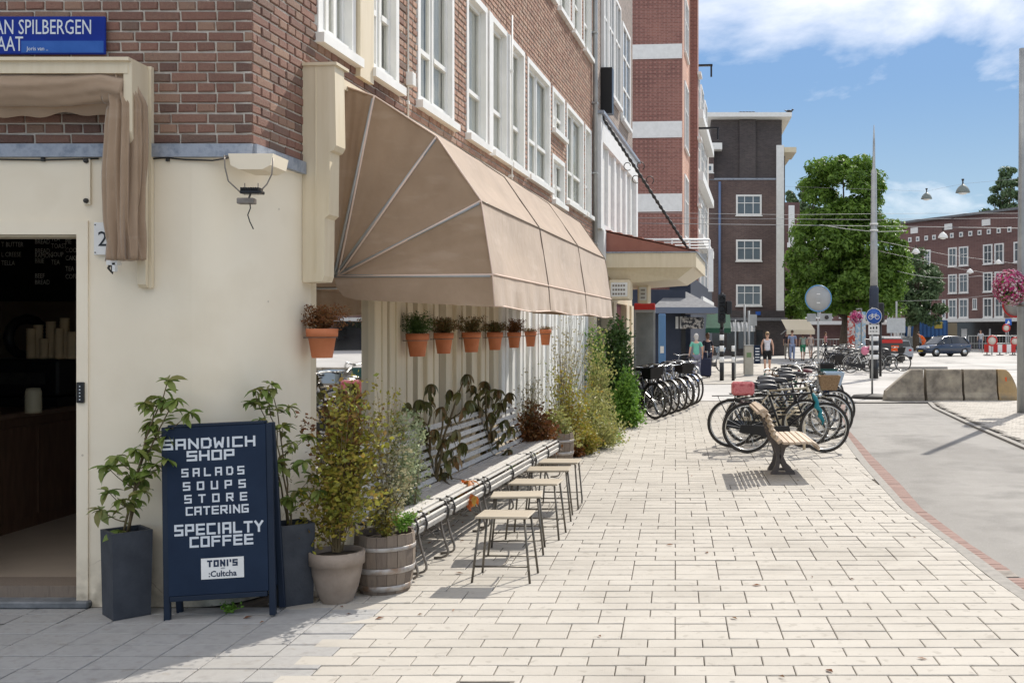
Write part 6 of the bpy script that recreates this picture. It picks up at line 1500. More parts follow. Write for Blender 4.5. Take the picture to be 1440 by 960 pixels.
bicycle('silver bicycle at the back of the rack', PB(1124, 21.5), R(181), 'silver', False, None, None, True, R(-2), 'flat')
bicycle('farthest bicycle of the rack, grey, partly hidden', PB(1126, 22.4), R(-3), 'grey', False, 'blackcrate', None, True, R(2), 'city')
rk = thing('bicycle_rack', 'low galvanised steel rack holding the parked bicycles', 'bicycle rack', PB(1110, 18.0))
m = MB()
for k in range(10): x0r = -.05 + (k - 4) * .06; m.tube([(x0r - .25, -3.2 + k * .68, 0), (x0r - .25, -3.2 + k * .68, .5), (x0r + .15, -3.2 + k * .68, .5), (x0r + .15, -3.2 + k * .68, 0)], .02, 6)
m.build('hoop', M['creamwood'], rk)
hd = math.atan2(-.80, .60)
lc = [('black delivery style bicycle with big black bags, nearest of the wall group', 919, 19.75, 'black', 'blackcrate', 'pannier', 'city'), ('black bicycle second from the front of the wall group', 934, 20.35, 'black', None, 'pannier', 'city'), ('grey step-through bicycle third of the wall group', 944, 21.0, 'grey', None, None, 'city'), ('silver bicycle in the middle of the wall group', 952, 21.6, 'silver', None, None, 'flat'),
      ('navy bicycle beyond the silver one in the wall group', 959, 22.2, 'navy', 'blackcrate', None, 'city'), ('white bicycle near the end of the wall group', 966, 22.8, 'white', None, None, 'flat'), ('blue bicycle second from the far end of the wall group', 973, 23.4, 'blue', None, None, 'city'), ('black bicycle at the far right end of the wall group', 979, 24.0, 'black', None, None, 'flat')]
for i, (lab, px, Y, c, bk, bg, brs) in enumerate(lc):
    fx, fy = xw(px, Y), Y; d = (math.cos(hd), math.sin(hd))
    bicycle(lab, (fx - d[0] * .58, fy - d[1] * .58, 0), hd + rnd(-.08, .08), c, i % 2 == 1, bk, bg, True, R(rnd(-4, 4)), brs)
# parked bicycles across the junction
fb_ = [(1172, 44, 'black', 'leftmost black bicycle of the distant row'), (1182, 46, 'black', 'black bicycle second in the distant row'), (1191, 45, 'navy', 'navy bicycle in the distant row left of the tree trunk'), (1200, 43, 'black', 'black bicycle with panniers in the distant row'), (1213, 41.5, 'white', 'white bicycle with a pink cloth over its handlebars'), (1222, 44, 'black', 'black bicycle right behind the white one with pink cloth'), (1238, 43, 'black', 'black bicycle just left of the tram pole foot'), (1250, 43.5, 'black', 'black bicycle with bags right of the tram pole'),
       (1166, 52, 'grey', 'grey bicycle behind the distant row on the left'), (1178, 53, 'silver', 'silver bicycle behind the distant row'), (1192, 52, 'grey', 'grey bicycle behind the distant row under the tree'), (1205, 53, 'silver', 'pale bicycle behind the white bicycle with pink cloth')]
for i, (px, Y, c, lab) in enumerate(fb_):
    bicycle(lab, PB(px, Y), R((155, 25, 200, 340)[i % 4] if i != 4 else 8), c, i % 2 == 0, 'blackcrate' if i in (3, 7) else None, 'cloth' if i == 4 else 'pannier' if i in (1, 3, 7) else None, True, R(3), 'city' if i % 3 else 'flat', bag_col=(bmat('pinkcloth', (.62, .2, .3)) if i == 4 else None))
bicycle('bicycle parked in front of the dark brown block behind the dark clothed person', PB(1003, 43), R(60), 'silver', True, 'crate', None, True, R(3), 'city')
bicycle('second bicycle leaning near the kiosk menu lights', PB(962, 30), R(120), 'grey', False, None, None, True, R(3), 'city')
# ================================================================== PEOPLE
SKIN = mat('skin', [(.52, .30, .21), (.60, .37, .27)], .5)
def skin_obj(name, nodes, edges, mt, parent, sub=2, root=0):
    me = bpy.data.meshes.new(name); me.from_pydata([n_[0] for n_ in nodes], edges, []); me.materials.append(mt)
    o = bpy.data.objects.new(name, me); COL.objects.link(o); o.parent = parent
    sk = o.modifiers.new('Skin', 'SKIN'); sk.use_smooth_shade = True; sk.branch_smoothing = .4
    if not me.skin_vertices: me.attributes
    for i, n_ in enumerate(nodes):
        r = n_[1]; me.skin_vertices[0].data[i].radius = r if isinstance(r, tuple) else (r, r); me.skin_vertices[0].data[i].use_root = (i == root)
    ss = o.modifiers.new('Subdivision', 'SUBSURF'); ss.levels = sub; ss.render_levels = sub
    return o
def cloth(name, c, c2=None): return mat(name, [c, c2 or tuple(x * .8 for x in c)], .85, 12, bump=.3, bscale=30)
def person(lab, loc, rz, h, shirt, legs, hair, sleeve=.5, leg_len=1., stride=.16, fem=True, arms=None, shades=False, bald=False, bend=0., fingers=True, shoe=None, skin=None):
    o = thing('person', lab, 'person', loc, rz); k = h / 1.7; skin = skin or SKIN
    def S(p): return (p[0] * k, p[1] * k, p[2] * k)
    cb, sb_ = math.cos(bend), math.sin(bend)
    def U(p):                                            # bend the upper body forward (-y) at the hips
        y, z = p[1], p[2] - .95; return S((p[0], y * cb - z * sb_, .95 + z * cb + y * sb_))
    sh = .155 if fem else .175; hp = .095 if fem else .085
    A = arms or [((.215, .03, 1.14), (.225, -.06, .90)), ((.215, .05, 1.14), (.225, .02, .89))]
    ch = (.125, .085) if fem else (.14, .095)
    N = [((0, 0, .95), (.125, .095)), ((0, 0, 1.09), (.105, .08)), ((0, 0, 1.27), ch), ((0, .0, 1.40), (.07, .06)), ((0, -.005, 1.475), .045), ((0, -.02, 1.55), (.068, .08)), ((0, -.015, 1.62), (.072, .085)), ((0, -.01, 1.67), (.045, .05))]
    E = [(i, i + 1) for i in range(7)]
    pts = [(U(p), r) for p, r in N]
    for s, (el, wr) in zip((-1, 1), A):
        i = len(pts); pts += [(U((s * sh, 0, 1.385)), .050), (U((s * el[0], el[1], el[2])), .036), (U((s * wr[0], wr[1], wr[2])), .026), (U((s * wr[0], wr[1] - .02, wr[2] - .07)), (.018, .032))]
        E += [(2, i), (i, i + 1), (i + 1, i + 2), (i + 2, i + 3)]
        if fingers:
            for q in range(4):
                j = len(pts); oy = (q - 1.5) * .018; pts += [(U((s * wr[0] - s * .004, wr[1] - .02 + oy, wr[2] - .115 + .008 * abs(q - 1.5))), .009), (U((s * wr[0] - s * .018, wr[1] - .022 + oy, wr[2] - .15 + .01 * abs(q - 1.5))), .007)]; E += [(i + 3, j), (j, j + 1)]
            j = len(pts); pts += [(U((s * wr[0] - s * .01, wr[1] - .06, wr[2] - .07)), .010), (U((s * wr[0] - s * .015, wr[1] - .075, wr[2] - .10)), .008)]; E += [(i + 2, j), (j, j + 1)]
    legn = []
    for s, f in ((-1, -stride), (1, stride)):
        i = len(pts); lift = .03 if f > 0 else 0
        L = [((s * hp, 0, .88), (.085, .088)), ((s * .095, f * .45 - .01, .50), .055), ((s * .09, f, .10 + lift), .036), ((s * .095, f - .13, .035), (.036, .026))]
        pts += [(S(p), r) for p, r in L]; E += [(0, i), (i, i + 1), (i + 1, i + 2), (i + 2, i + 3)]; legn.append(L)
    sc_ = lambda r, d=0: tuple((x + d) * k for x in r) if isinstance(r, tuple) else (r + d) * k
    skin_obj('body', [(p, sc_(r)) for p, r in pts], E, skin, o)
    # shirt
    T_ = [(U((0, 0, .885)), sc_((.134, .104), .016)), (U((0, 0, 1.09)), sc_((.108, .084), .014)), (U((0, 0, 1.27)), sc_(ch, .014)), (U((0, 0, 1.385)), sc_((.08, .065), .008))]
    Es = [(0, 1), (1, 2), (2, 3)]
    for s, (el, wr) in zip((-1, 1), A):
        i = len(T_); T_.append((U((s * sh, 0, 1.385)), sc_(.056, .006))); Es.append((2, i))
        if sleeve > 0:
            e = Vector((s * el[0], el[1], el[2])); p = Vector((s * sh, 0, 1.385)).lerp(e, min(1, sleeve * 1.6)); T_.append((U(p), sc_(.046, .006))); Es.append((i, i + 1))
            if sleeve > .9: T_.append((U((s * wr[0], wr[1], wr[2])), sc_(.03, .006))); Es.append((i + 1, i + 2))
    skin_obj('top', T_, Es, shirt, o)
    # trousers, shorts or skirt
    P = [(S((0, 0, .94)), sc_((.132, .104), .006))]; Ep = []
    for L in legn:
        i = len(P); P.append((S(L[0][0]), sc_(L[0][1], .010))); Ep.append((0, i))
        kn = Vector(L[1][0]); 
        if leg_len >= .5: P.append((S(kn), sc_(.055, .016))); Ep.append((i, i + 1))
        else: P.append((S(Vector(L[0][0]).lerp(kn, leg_len * 2)), sc_(.072, .014))); Ep.append((i, i + 1))
        if leg_len >= .95: P.append((S(Vector(L[2][0]) + Vector((0, 0, .02))), sc_(.036, .018))); Ep.append((i + 1, i + 2))
    skin_obj('trousers', P, Ep, legs, o)
    # shoes
    for L in legn:
        m = MB(); a, t = Vector(S(L[2][0])), Vector(S(L[3][0])); m.sphere(((a.x + t.x) / 2, (a.y + t.y) / 2 + .0, .04 * k + max(0, a.z - .1 * k)), .05 * k, 9, 6, (.95, 2.5, .85)); m.build('shoe', shoe or M['blackpaint'], o)
    hd_ = Vector(U((0, -.015, 1.60)))
    if not bald:
        m = MB(); m.sphere((hd_.x, hd_.y + .022 * k, hd_.z + .025 * k), .091 * k, 14, 9, (.90, 1.0, 1.0)); 
        if fem: m.sphere((hd_.x, hd_.y + .055 * k, hd_.z - .055 * k), .07 * k, 10, 7, (1.05, .6, 1.2))
        m.build('hair', hair, o)
    m = MB(); m.sphere((hd_.x, hd_.y - .088 * k, hd_.z - .02 * k), .013 * k, 6, 5, (.8, 1.2, 1.3)); m.build('nose', skin, o)
    for s in (-1, 1):
        m = MB(); m.sphere((hd_.x + s * .03 * k, hd_.y - .078 * k, hd_.z + .005 * k), .010 * k, 6, 5); m.build('eye', M['blackpaint'], o)
        m = MB(); m.sphere((hd_.x + s * .078 * k, hd_.y, hd_.z - .01 * k), .02 * k, 6, 5, (.4, .8, 1.2)); m.build('ear', skin, o)
    m = MB(); m.box(hd_.x - .02 * k, hd_.x + .02 * k, hd_.y - .083 * k, hd_.y - .074 * k, hd_.z - .055 * k, hd_.z - .047 * k); m.build('mouth', M['maroon'], o)
    if shades:
        m = MB(); m.bbox(hd_.x - .062 * k, hd_.x + .062 * k, hd_.y - .096 * k, hd_.y - .082 * k, hd_.z - .010 * k, hd_.z + .024 * k, .004); m.build('sunglasses', M['blackpaint'], o)
    return o
grey_h = mat('grey_hair', [(.45, .43, .40), (.58, .56, .52)], .7); blond = mat('blond_hair', [(.36, .24, .12), (.48, .34, .18)], .6); dkh = mat('dark_hair', [(.02, .014, .01)], .5); brh = mat('brown_hair', [(.10, .05, .025)], .6)
person('older person in a mint green top and grey trousers walking away', PB(979, 34.6), R(180 + 6), 1.60, cloth('mint', (.18, .52, .40)), cloth('greypants', (.22, .22, .29)), grey_h, .45, 1, .10, arms=[((.22, .06, 1.14), (.24, -.08, .93)), ((.22, .04, 1.14), (.25, -.04, .90))], shoe=M['whitefar'])
p_ = person('person in dark clothes carrying a dark suitcase, left of the traffic light', PB(995, 37.6), R(200), 1.62, cloth('blacktop', (.02, .02, .03)), cloth('navypants', (.03, .035, .07)), brh, .5, 1, .12)
sc2 = thing('suitcase', 'dark suitcase beside the dark clothed person', 'suitcase', PB(991, 37.2))
m = MB(); m.bbox(-.24, .24, -.12, .12, .06, .72, .04); m.build('case', cloth('casenavy', (.025, .03, .06)), sc2); m = MB(); m.tube([(-.1, 0, .71), (-.1, 0, .95), (.1, 0, .95), (.1, 0, .71)], .012, 6); m.build('handle', M['steelgrey'], sc2)
m = MB()
for s in (-1, 1): m.sphere((s * .18, 0, .04), .04, 8, 6, (.5, 1, 1))
m.build('wheel', M['blackpaint'], sc2)
person('person in a white sleeveless top, black shorts and sunglasses walking towards the camera', PB(1079, 40.2), R(-4), 1.66, cloth('whitetop', (.70, .70, .76)), cloth('blackshorts', (.012, .012, .015)), blond, 0, .42, .14, arms=[((.235, .05, 1.14), (.215, -.07, .95)), ((.235, .05, 1.14), (.24, -.03, .90))], shades=True, shoe=M['whitefar'])
ltb = cloth('lightblue', (.30, .36, .52))
person('person in pale blue clothes walking away towards the market awning', PB(1114, 57), R(178), 1.74, ltb, ltb, brh, .5, 1, .12, fem=False, fingers=False)
person('person in a green skirt and pale top beside the market awning', PB(1129, 58.5), R(190), 1.62, cloth('palegreen', (.45, .55, .45)), cloth('greenskirt', (.05, .28, .14)), brh, .3, .5, .10, fingers=False)
person('person in dark clothes standing under the market awning', PB(1107, 61), R(150), 1.7, cloth('darktop', (.06, .05, .06)), cloth('beige', (.40, .36, .30)), dkh, .5, 1, .08, fem=False, fingers=False)
person('person in a pink top and dark trousers near the distant bicycles', PB(1161, 70), R(60), 1.62, cloth('pinktop', (.55, .22, .24)), cloth('darkpants', (.02, .02, .03)), brh, .3, 1, .12, fingers=False)
person('road worker in an orange vest bending near the container', PB(1299, 80), R(-80), 1.75, cloth('hivis', (.85, .16, .03)), cloth('hivisp', (.75, .15, .04)), dkh, 1, 1, .10, fem=False, bend=.7, fingers=False)
person('person in a white shirt beside the red and white road barrier', PB(1379, 86), R(-20), 1.8, cloth('whiteshirt', (.62, .63, .66)), cloth('bluepants', (.12, .14, .22)), dkh, .5, 1, .08, fem=False, fingers=False)
person('person in a pale dress seen between the market awning and the sign pole', PB(1140, 63), R(20), 1.6, cloth('paledress', (.60, .50, .44)), cloth('paledress2', (.60, .52, .46)), dkh, .3, .5, .08, fingers=False)
# ================================================================== STREET FURNITURE
def pole_at(name, lab, cat, px, Y): return thing(name, lab, cat, PB(px, Y))
def banded(o, z0, n, bh, r, first=0):
    for i in range(n):
        m = MB(); m.lathe([(r, z0 + i * bh), (r, z0 + (i + 1) * bh)], 14, caps=True); m.build('band', M['whitefar'] if (i + first) % 2 else M['blackpaint'], o)
tl = pole_at('traffic_light', 'traffic light on a black and white banded post', 'traffic light', 1015, 35.2)
banded(tl, 0, 1, .62, .075); banded(tl, .62, 6, .19, .076, 1)
m = MB(); m.tube([(0, 0, 1.76), (0, 0, 3.0)], .055, 10); m.build('post', M['blackpaint'], tl)
m = MB(); m.bbox(-.13, .13, -.12, .10, 1.95, 2.95, .04)
m.build('signal_head', M['blackpaint'], tl)
for i in range(3):
    m = MB(); m.tube([(.0, -.12, 2.15 + i * .29), (.0, -.25, 2.17 + i * .29)], .11, 12, caps=False); m.build('visor', M['blackpaint'], tl)
m = MB(); m.bbox(.14, .34, -.12, .10, 2.25, 2.72, .03); m.build('side_head', M['blackpaint'], tl)
bl = pole_at('striped_bollard', 'short black and white striped bollard right of the traffic light', 'bollard', 1031, 35.2)
banded(bl, 0, 1, .62, .055); banded(bl, .62, 3, .19, .056, 1)
rd = pole_at('thin_pole', 'thin grey pole directly behind the striped bollard', 'pole', 1034, 36.5); m = MB(); m.tube([(0, 0, 0), (0, 0, 2.1)], .025, 8); m.build('post', M['steelgrey'], rd)
cbn = pole_at('utility_cabinet', 'beige metal utility cabinet on the far pavement', 'cabinet', 1053.3, 38.8)
m = MB(); m.bbox(-.17, .17, 0, .30, .04, 1.14, .01); m.build('body', mat('beige_metal', [(.38, .36, .30), (.44, .42, .36)], .5), cbn)
m = MB(); m.box(-.19, .19, -.02, .32, 1.14, 1.17).box(-.18, .18, -.005, .305, 0, .04); m.build('lid', M['steelgrey'], cbn)
m = MB(); m.box(-.09, .09, -.006, -.001, .70, .88); m.build('print', mat('green_print', [(.16, .24, .12)], .7), cbn)
for px, h, lab in ((1047, 2.75, 'grey pole behind the utility cabinet, left one'), (1053, 2.5, 'grey pole behind the utility cabinet, right one')):
    o = pole_at('grey_pole', lab, 'pole', px, 41); m = MB(); m.tube([(0, 0, 0), (0, 0, h)], .045, 8); m.build('post', M['steelgrey'], o)
    m = MB(); m.box(.02, .32, -.03, .0, 1.9, 2.35) if px > 1050 else m.box(-.05, .05, -.06, -.05, 2.0, 2.1); m.build('plate', M['steelgrey'], o)
ab = pole_at('menu_stand', 'small dark menu stand between the cabinet and the walking person', 'sign', 1065, 50); m = MB(); m.bbox(-.16, .16, -.02, .02, .1, 1.0, .01); m.build('panel', M['boardface'], ab)
m = MB()
for i in range(5): m.box(-.10, .10, -.026, -.021, .25 + i * .14, .31 + i * .14)
m.build('print', M['letter'], ab)
# round sign seen from behind
rs_ = pole_at('round_sign', 'grey back of a large round traffic sign on a pole above the bicycles', 'road sign', 1150.5, 30)
m = MB(); m.tube([(0, 0, 0), (0, 0, 2.75)], .032, 10); m.build('post', M['steelgrey'], rs_)
m = MB(); m.tube([(0, -.05, 2.64), (0, -.035, 2.64)], .375, 36); m.build('disc', mat('sign_back', [(.33, .34, .34), (.42, .43, .43)], .5, 3), rs_)
m = MB(); m.tube([(.375 * math.cos(a * .1745), -.043, 2.64 + .375 * math.sin(a * .1745)) for a in range(36)], .016, 6, closed=True); m.build('rim', mat('rim_blue', [(.10, .28, .52)], .4), rs_)
m = MB(); m.box(-.33, -.07, -.05, -.036, 1.97, 2.2).box(.05, .40, -.05, -.036, 1.98, 2.20); m.build('back_plate', M['steelgrey'], rs_)
m = MB()
for z in (2.5, 2.75, 2.05): m.box(-.05, .05, -.065, -.052, z, z + .03)
m.build('clamp', M['whitefar'], rs_)
m = MB(); m.tube([(.24, -.06, 2.09), (.24, -.09, 2.09)], .06, 12); m.build('reflector', M['blackiron'], rs_)
# blue bicycle sign
bs = pole_at('bicycle_sign', 'round blue bicycle path sign on a thin pole beside the barrier', 'road sign', 1226.5, 26.5)
PX = 26.5 / F
m = MB(); m.tube([(0, 0, 0), (0, 0, 2.3)], .026, 10); m.build('post', M['steelgrey'], bs)
cx_, cz_ = 2 * PX, HC + (HY - 444.5) * PX
m = MB(); m.tube([(cx_, -.04, cz_), (cx_, -.03, cz_)], .205, 32); dsc = m.build('disc', M['sky_blue'], bs)
m = MB(); m.tube([(cx_ + .20 * math.cos(a * .2094), -.042, cz_ + .20 * math.sin(a * .2094)) for a in range(30)], .006, 5, closed=True); m.build('rim', M['whitefar'], dsc)
m = MB(); y_ = -.046
for s in (-1, 1): m.tube([(cx_ + s * .085 + .052 * math.cos(a * .393), y_, cz_ - .025 + .052 * math.sin(a * .393)) for a in range(16)], .008, 4, closed=True)
for a, b in (((-.085, -.025), (-.045, .04)), ((-.045, .04), (.05, .04)), ((.05, .04), (-.0, -.03)), ((0, -.03), (-.045, .04)), ((-.085, -.025), (0, -.03)), ((.085, -.025), (.045, .065)), ((.045, .065), (.075, .07)), ((-.06, .06), (-.03, .06)), ((-.045, .04), (-.05, .06))): m.tube([(cx_ + a[0], y_, cz_ + a[1]), (cx_ + b[0], y_, cz_ + b[1])], .007, 4)
m.build('bicycle_symbol', M['whitefar'], dsc)
zt_ = HC + (HY - 456) * PX
m = MB(); m.box(cx_ - .14, cx_ + .14, -.04, -.03, zt_ - .26, zt_ - .01); pt = m.build('text_plate', M['whitefar'], bs)
m = MB()
for i, x in enumerate((-.08, -.01, .07)): m.box(cx_ + x - .018, cx_ + x + .018, -.044, -.0405, zt_ - .12, zt_ - .07 + .01 * i); m.box(cx_ + x - .03, cx_ + x + .02, -.044, -.0405, zt_ - .19, zt_ - .17)
m.build('print', M['blackpaint'], pt)
m = MB(); m.lathe([(.58, -.03), (.50, .05), (.2, .075), (.02, .08)], 24, (.02, 0, 0)); m.build('rubber_base', M['rubber'], bs)
# tram pole
tp_ = pole_at('tram_pole', 'tall tapering grey tram wire pole with black and white bands', 'pole', 1229, 36.8)
PX = 36.8 / F; zz = lambda y: HC + (HY - y) * PX
m = MB(); m.lathe([(.135, zz(402)), (.125, zz(330)), (.115, zz(329)), (.10, zz(240)), (.055, zz(238)), (.04, zz(200)), (.012, zz(176))], 16); m.build('mast', M['steelgrey'], tp_)
m = MB(); m.lathe([(.165, zz(466)), (.165, zz(406)), (.14, zz(402))], 16); m.build('dark_sleeve', M['navywall'], tp_)
m = MB(); m.lathe([(.16, 0), (.16, zz(505))], 16); m.build('base', M['blackpaint'], tp_)
for i in range(6):
    m = MB(); m.lathe([(.162, zz(505 - i * 6.5)), (.162, zz(505 - (i + 1) * 6.5))], 16); m.build('band', M['whitefar'] if i % 2 == 0 else M['blackpaint'], tp_)
m = MB()
for y in (316, 325): m.lathe([(.15, zz(y)), (.15, zz(y - 2))], 12)
m.build('collar', M['whitefar'], tp_)
sbx = pole_at('signal_box', 'small dark signal beside the tram pole sleeve', 'traffic light', 1238, 38.5); m = MB(); m.bbox(-.13, .13, -.1, .1, 2.0, 2.75, .04); m.tube([(0, .0, 0), (0, 0, 2.0)], .05, 8); m.build('head', M['blackpaint'], sbx)
# right hand pole with flowers
rpz = pole_at('lamp_post', 'tall grey post at the right edge of the picture', 'pole', 1437.5, 21.4)
m = MB(); m.lathe([(.105, 0), (.10, 3.0), (.075, 5.0), (.062, 7.55)], 16); m.build('mast', M['steelgrey'], rpz)
m = MB(); m.lathe([(.12, 2.2), (.12, 2.25)], 14); m.build('collar', M['iron'], rpz)
fc_ = W(1421, 404, 21.2)
fbk = thing('flower_basket', 'round hanging basket of pink, magenta and white petunias on the post', 'flower basket', fc_)
m = MB(); m.lathe([(.05, -.28), (.2, -.2), (.27, -.02), (.25, -.02)], 16, caps=False); m.build('basket', M['blackiron'], fbk)
m = MB(); r2 = random.Random(4)
for _ in range(1500):
    d = Vector((r2.gauss(0, 1), r2.gauss(0, 1), r2.gauss(0, 1))).normalized(); c = d * r2.uniform(.24, .37); c.z *= 1.0; s = r2.uniform(.018, .032); a = d.orthogonal().normalized(); b = d.cross(a)
    m.add([c + d * .01] + [c + (a * math.cos(q * 1.257) + b * math.sin(q * 1.257)) * s + d * .02 for q in range(5)], [(0, i + 1, (i + 1) % 5 + 1) for i in range(5)])
stuff(m.build('blossoms', M['flower'], fbk))
m = MB(); leaf_cloud(m, (0, 0, -.02), (.33, .33, .33), 900, .03, .6, 3); stuff(m.build('leaves', M['leaf_green'], fbk))
m = MB(); m.tube([(0, 0, .25), (.1, .05, .32), (.24, .2, .30)], .012, 6); m.build('bracket', M['blackiron'], fbk)
rs2 = thing('round_sign', 'red rimmed round traffic sign behind the flower basket', 'road sign', W(1428, 428, 21.9))
m = MB(); m.tube([(0, 0, 0), (0, .012, 0)], .27, 32); m.build('disc', M['steelgrey'], rs2); m = MB(); m.tube([(.265 * math.cos(a * .1745), .0, .265 * math.sin(a * .1745)) for a in range(36)], .02, 6, closed=True); m.build('rim', M['redpaint'], rs2)
m = MB(); m.tube([(0, .02, 0), (.12, -.3, 0)], .012, 5); m.build('bracket', M['steelgrey'], rs2)
# barrier blocks
def jersey(lab, px0, px1, mt, slope=0, Yb=25.2, rnd_end=0):
    x0, x1 = xw(px0, Yb), xw(px1, Yb); H_ = .735; o = thing('concrete_barrier', lab, 'barrier', ((x0 + x1) / 2, Yb + .28, -.03), 0, 'low concrete barrier blocks end to end')
    w = (x1 - x0) / 2 - .012; n = 10; m = MB(); vs = []
    def hh(t):
        if slope: return .22 + (H_ - .22) * min(1, t / .68)
        if rnd_end: return H_ * (1 - .55 * max(0, (t - .35) / .65) ** 2)
        return H_
    sec = [(-.27, 0), (-.27, .10), (-.20, .22), (-.13, 1.0), (-.11, 1.02), (.11, 1.02), (.13, 1.0), (.20, .22), (.27, .10), (.27, 0)]
    for i in range(n + 1):
        t = i / n; x = -w + 2 * w * t; h = hh(t) + .03
        for y, z in sec: vs.append((x, y, z * h if z > .5 else min(z, h * .6)))
    k = len(sec); fs = [(i*k+j, (i+1)*k+j, (i+1)*k+j+1, i*k+j+1) for i in range(n) for j in range(k-1)] + [tuple(range(k))[::-1], tuple(range(n*k, n*k+k))]
    m.add(vs, fs); m.build('block', M[mt], o)
    if rnd_end: m = MB(); m.bbox(-.30 * w, -.02 * w, -.165, -.125, .42, .60, .02); m.build('paint_mark', M['orange'], o)
    return o
jersey('weathered concrete barrier block with a sloping left end', 1247, 1301, 'concrete', 1)
jersey('dark stained concrete barrier block, second from the left', 1304, 1355, 'concrete')
jersey('dark stained concrete barrier block, third from the left', 1357, 1404, 'concrete')
jersey('ochre stained concrete barrier end block with an orange paint mark', 1405, 1433, 'concreteO', rnd_end=1)
# signs, barriers, fences in the distance
ws = pole_at('white_board_sign', 'blank white rectangular board on a post near the container', 'sign', 1260, 56)
PX = 56 / F; zz = lambda y: HC + (HY - y) * PX
m = MB(); m.box(-.5, .5, -.03, 0, zz(468), zz(447)); m.build('board', mat('dull_white', [(.40, .42, .42), (.5, .52, .52)], .5), ws)
m = MB(); m.tube([(.03, .03, 0), (.03, .03, 3.3)], .05, 8).tube([(-.25, .03, 0), (-.25, .03, 2.3)], .04, 8).tube([(.3, .03, 0), (.3, .03, 2.3)], .04, 8); m.build('post', M['steelgrey'], ws)
for k, px in enumerate((1398, 1413, 1427)):
    pass
rb_ = pole_at('road_barrier', 'red and white striped road barrier at the far works', 'barrier', 1406, 72)
m0, m1 = MB(), MB(); PX = 72 / F
for i in range(7):
    (m0 if i % 2 == 0 else m1).box((-22 + i * 6.3) * PX, (-22 + (i + 1) * 6.3) * PX - .002, -.03, .03, .20, .75)
m0.build('red_panel', M['redpaint'], rb_); m1.build('white_panel', M['whitefar'], rb_)
m = MB()
for x in (-.9, 0, .9): m.tube([(x, 0, 0), (x, 0, .2)], .04, 6); m.box(x - .2, x + .2, -.2, .2, 0, .05)
m.build('foot', M['blackpaint'], rb_)
def disc_sign(lab, px, py, Y, r, blue=False):
    o = pole_at('road_sign', lab, 'road sign', px, Y); z = HC + (HY - py) / F * Y
    if blue: m = MB(); m.bbox(-r, r, -.03, 0, z - r, z + r, .02); d = m.build('plate', M['sky_blue'], o); m = MB(); m.prism([(-r * .5, z - r * .5), (r * .5, z - r * .5), (0, z + r * .6)], -.04, -.031); m.build('triangle', M['whitefar'], d)
    else:
        m = MB(); m.tube([(0, -.03, z), (0, 0, z)], r, 24); d = m.build('disc', mat('sign_cream', [(.62, .58, .50)], .5), o)
        m = MB(); m.tube([(r * math.cos(a * .2618), -.025, z + r * math.sin(a * .2618)) for a in range(24)], r * .16, 6, closed=True); m.build('rim', M['redpaint'], d)
    m = MB(); m.tube([(0, .03, 0), (0, .03, z)], .04, 8); m.build('post', M['steelgrey'], o); return o
disc_sign('round red rimmed road sign on the barrier, left one', 1395, 479, 71.5, .33); disc_sign('round red rimmed road sign near the right edge, behind the barrier', 1427, 480, 72.5, .28); disc_sign('small round red rimmed sign above the barrier', 1415, 461, 75, .26); disc_sign('blue square pedestrian crossing sign above the barrier', 1418, 452.5, 77, .24, True)
def fence(lab, px0, px1, Y, h=1.1):
    o = thing('mesh_fence', lab, 'fence', (xw((px0 + px1) / 2, Y), Y, 0)); x0, x1 = xw(px0, Y), xw(px1, Y)
    m = MB(); m.tube([(x0, Y, h), (x1, Y, h)], .035, 5).tube([(x0, Y, .15), (x1, Y, .15)], .03, 5).tube([(x0, Y, h * .55), (x1, Y, h * .55)], .02, 5); m.build('rail', M['steelgrey'], o, world=True)
    m = MB(); x = x0
    while x < x1: m.tube([(x, Y, .15), (x, Y, h)], .012, 3, caps=False); x += .22
    stuff(m.build('bars', M['steelgrey'], o, world=True))
    x = x0
    while x <= x1 + .01:
        m = MB(); m.tube([(x, Y, 0), (x, Y, h + .05)], .035, 6); m.build('post', M['steelgrey'], o, world=True); x += (x1 - x0) / 4
    return o
fence('low grey mesh fence behind the distant bicycles', 1132, 1232, 72); fence('low grey mesh fence at the right of the junction', 1362, 1440, 80, 1.3)
# blue container truck, lorry cab, machinery
ct = pole_at('container_truck', 'blue container on a flat truck at the road works', 'truck', 1310, 92)
PX = 92 / F
m = MB(); m.box(-36 * PX, 22 * PX, 0, 2.4, 1.15, 2.65); bd = m.build('container', mat('container_blue', [(.03, .10, .26), (.05, .15, .36)], .5, 1), ct)
for i in range(11):
    m = MB(); x = (-35 + i * 5.6) * PX; m.box(x, x + .10, -.05, -.001, 1.2, 2.6); m.build('rib', mat('container_rib', [(.02, .07, .2)], .5) if i == 0 else bd.children[0].data.materials[0], bd)
m = MB(); m.box(4 * PX, 15 * PX, -.07, -.002, 1.9, 2.5); m.build('yellow_plate', mat('yellow_plate', [(.45, .33, .05)], .5), bd)
m = MB(); m.box(22 * PX + .01, 36 * PX, 0, 2.3, 1.0, 2.4); m.build('crate_load', mat('crate_load', [(.25, .2, .13)], .8), ct)
m = MB(); m.box(-37 * PX, 36 * PX, .2, 2.2, .75, 1.14); m.build('chassis', M['blackpaint'], ct)
for x in (-30, -22, -14, 15, 24):
    m = MB(); m.tube([(x * PX, -.05, .45), (x * PX, .3, .45)], .45, 14); m.build('wheel', M['rubber'], ct)
m = MB(); m.bbox(-46 * PX, -37.5 * PX, 0, 2.3, .6, 2.0, .1); cb_ = m.build('cab', M['whitefar'], ct)
m = MB(); m.box(-45 * PX, -39 * PX, -.02, -.002, 1.3, 1.85); m.build('window', M['darkglass'], cb_)
cr = pole_at('road_machine', 'pale hydraulic arm of a machine beside the blue container', 'machine', 1281, 90)
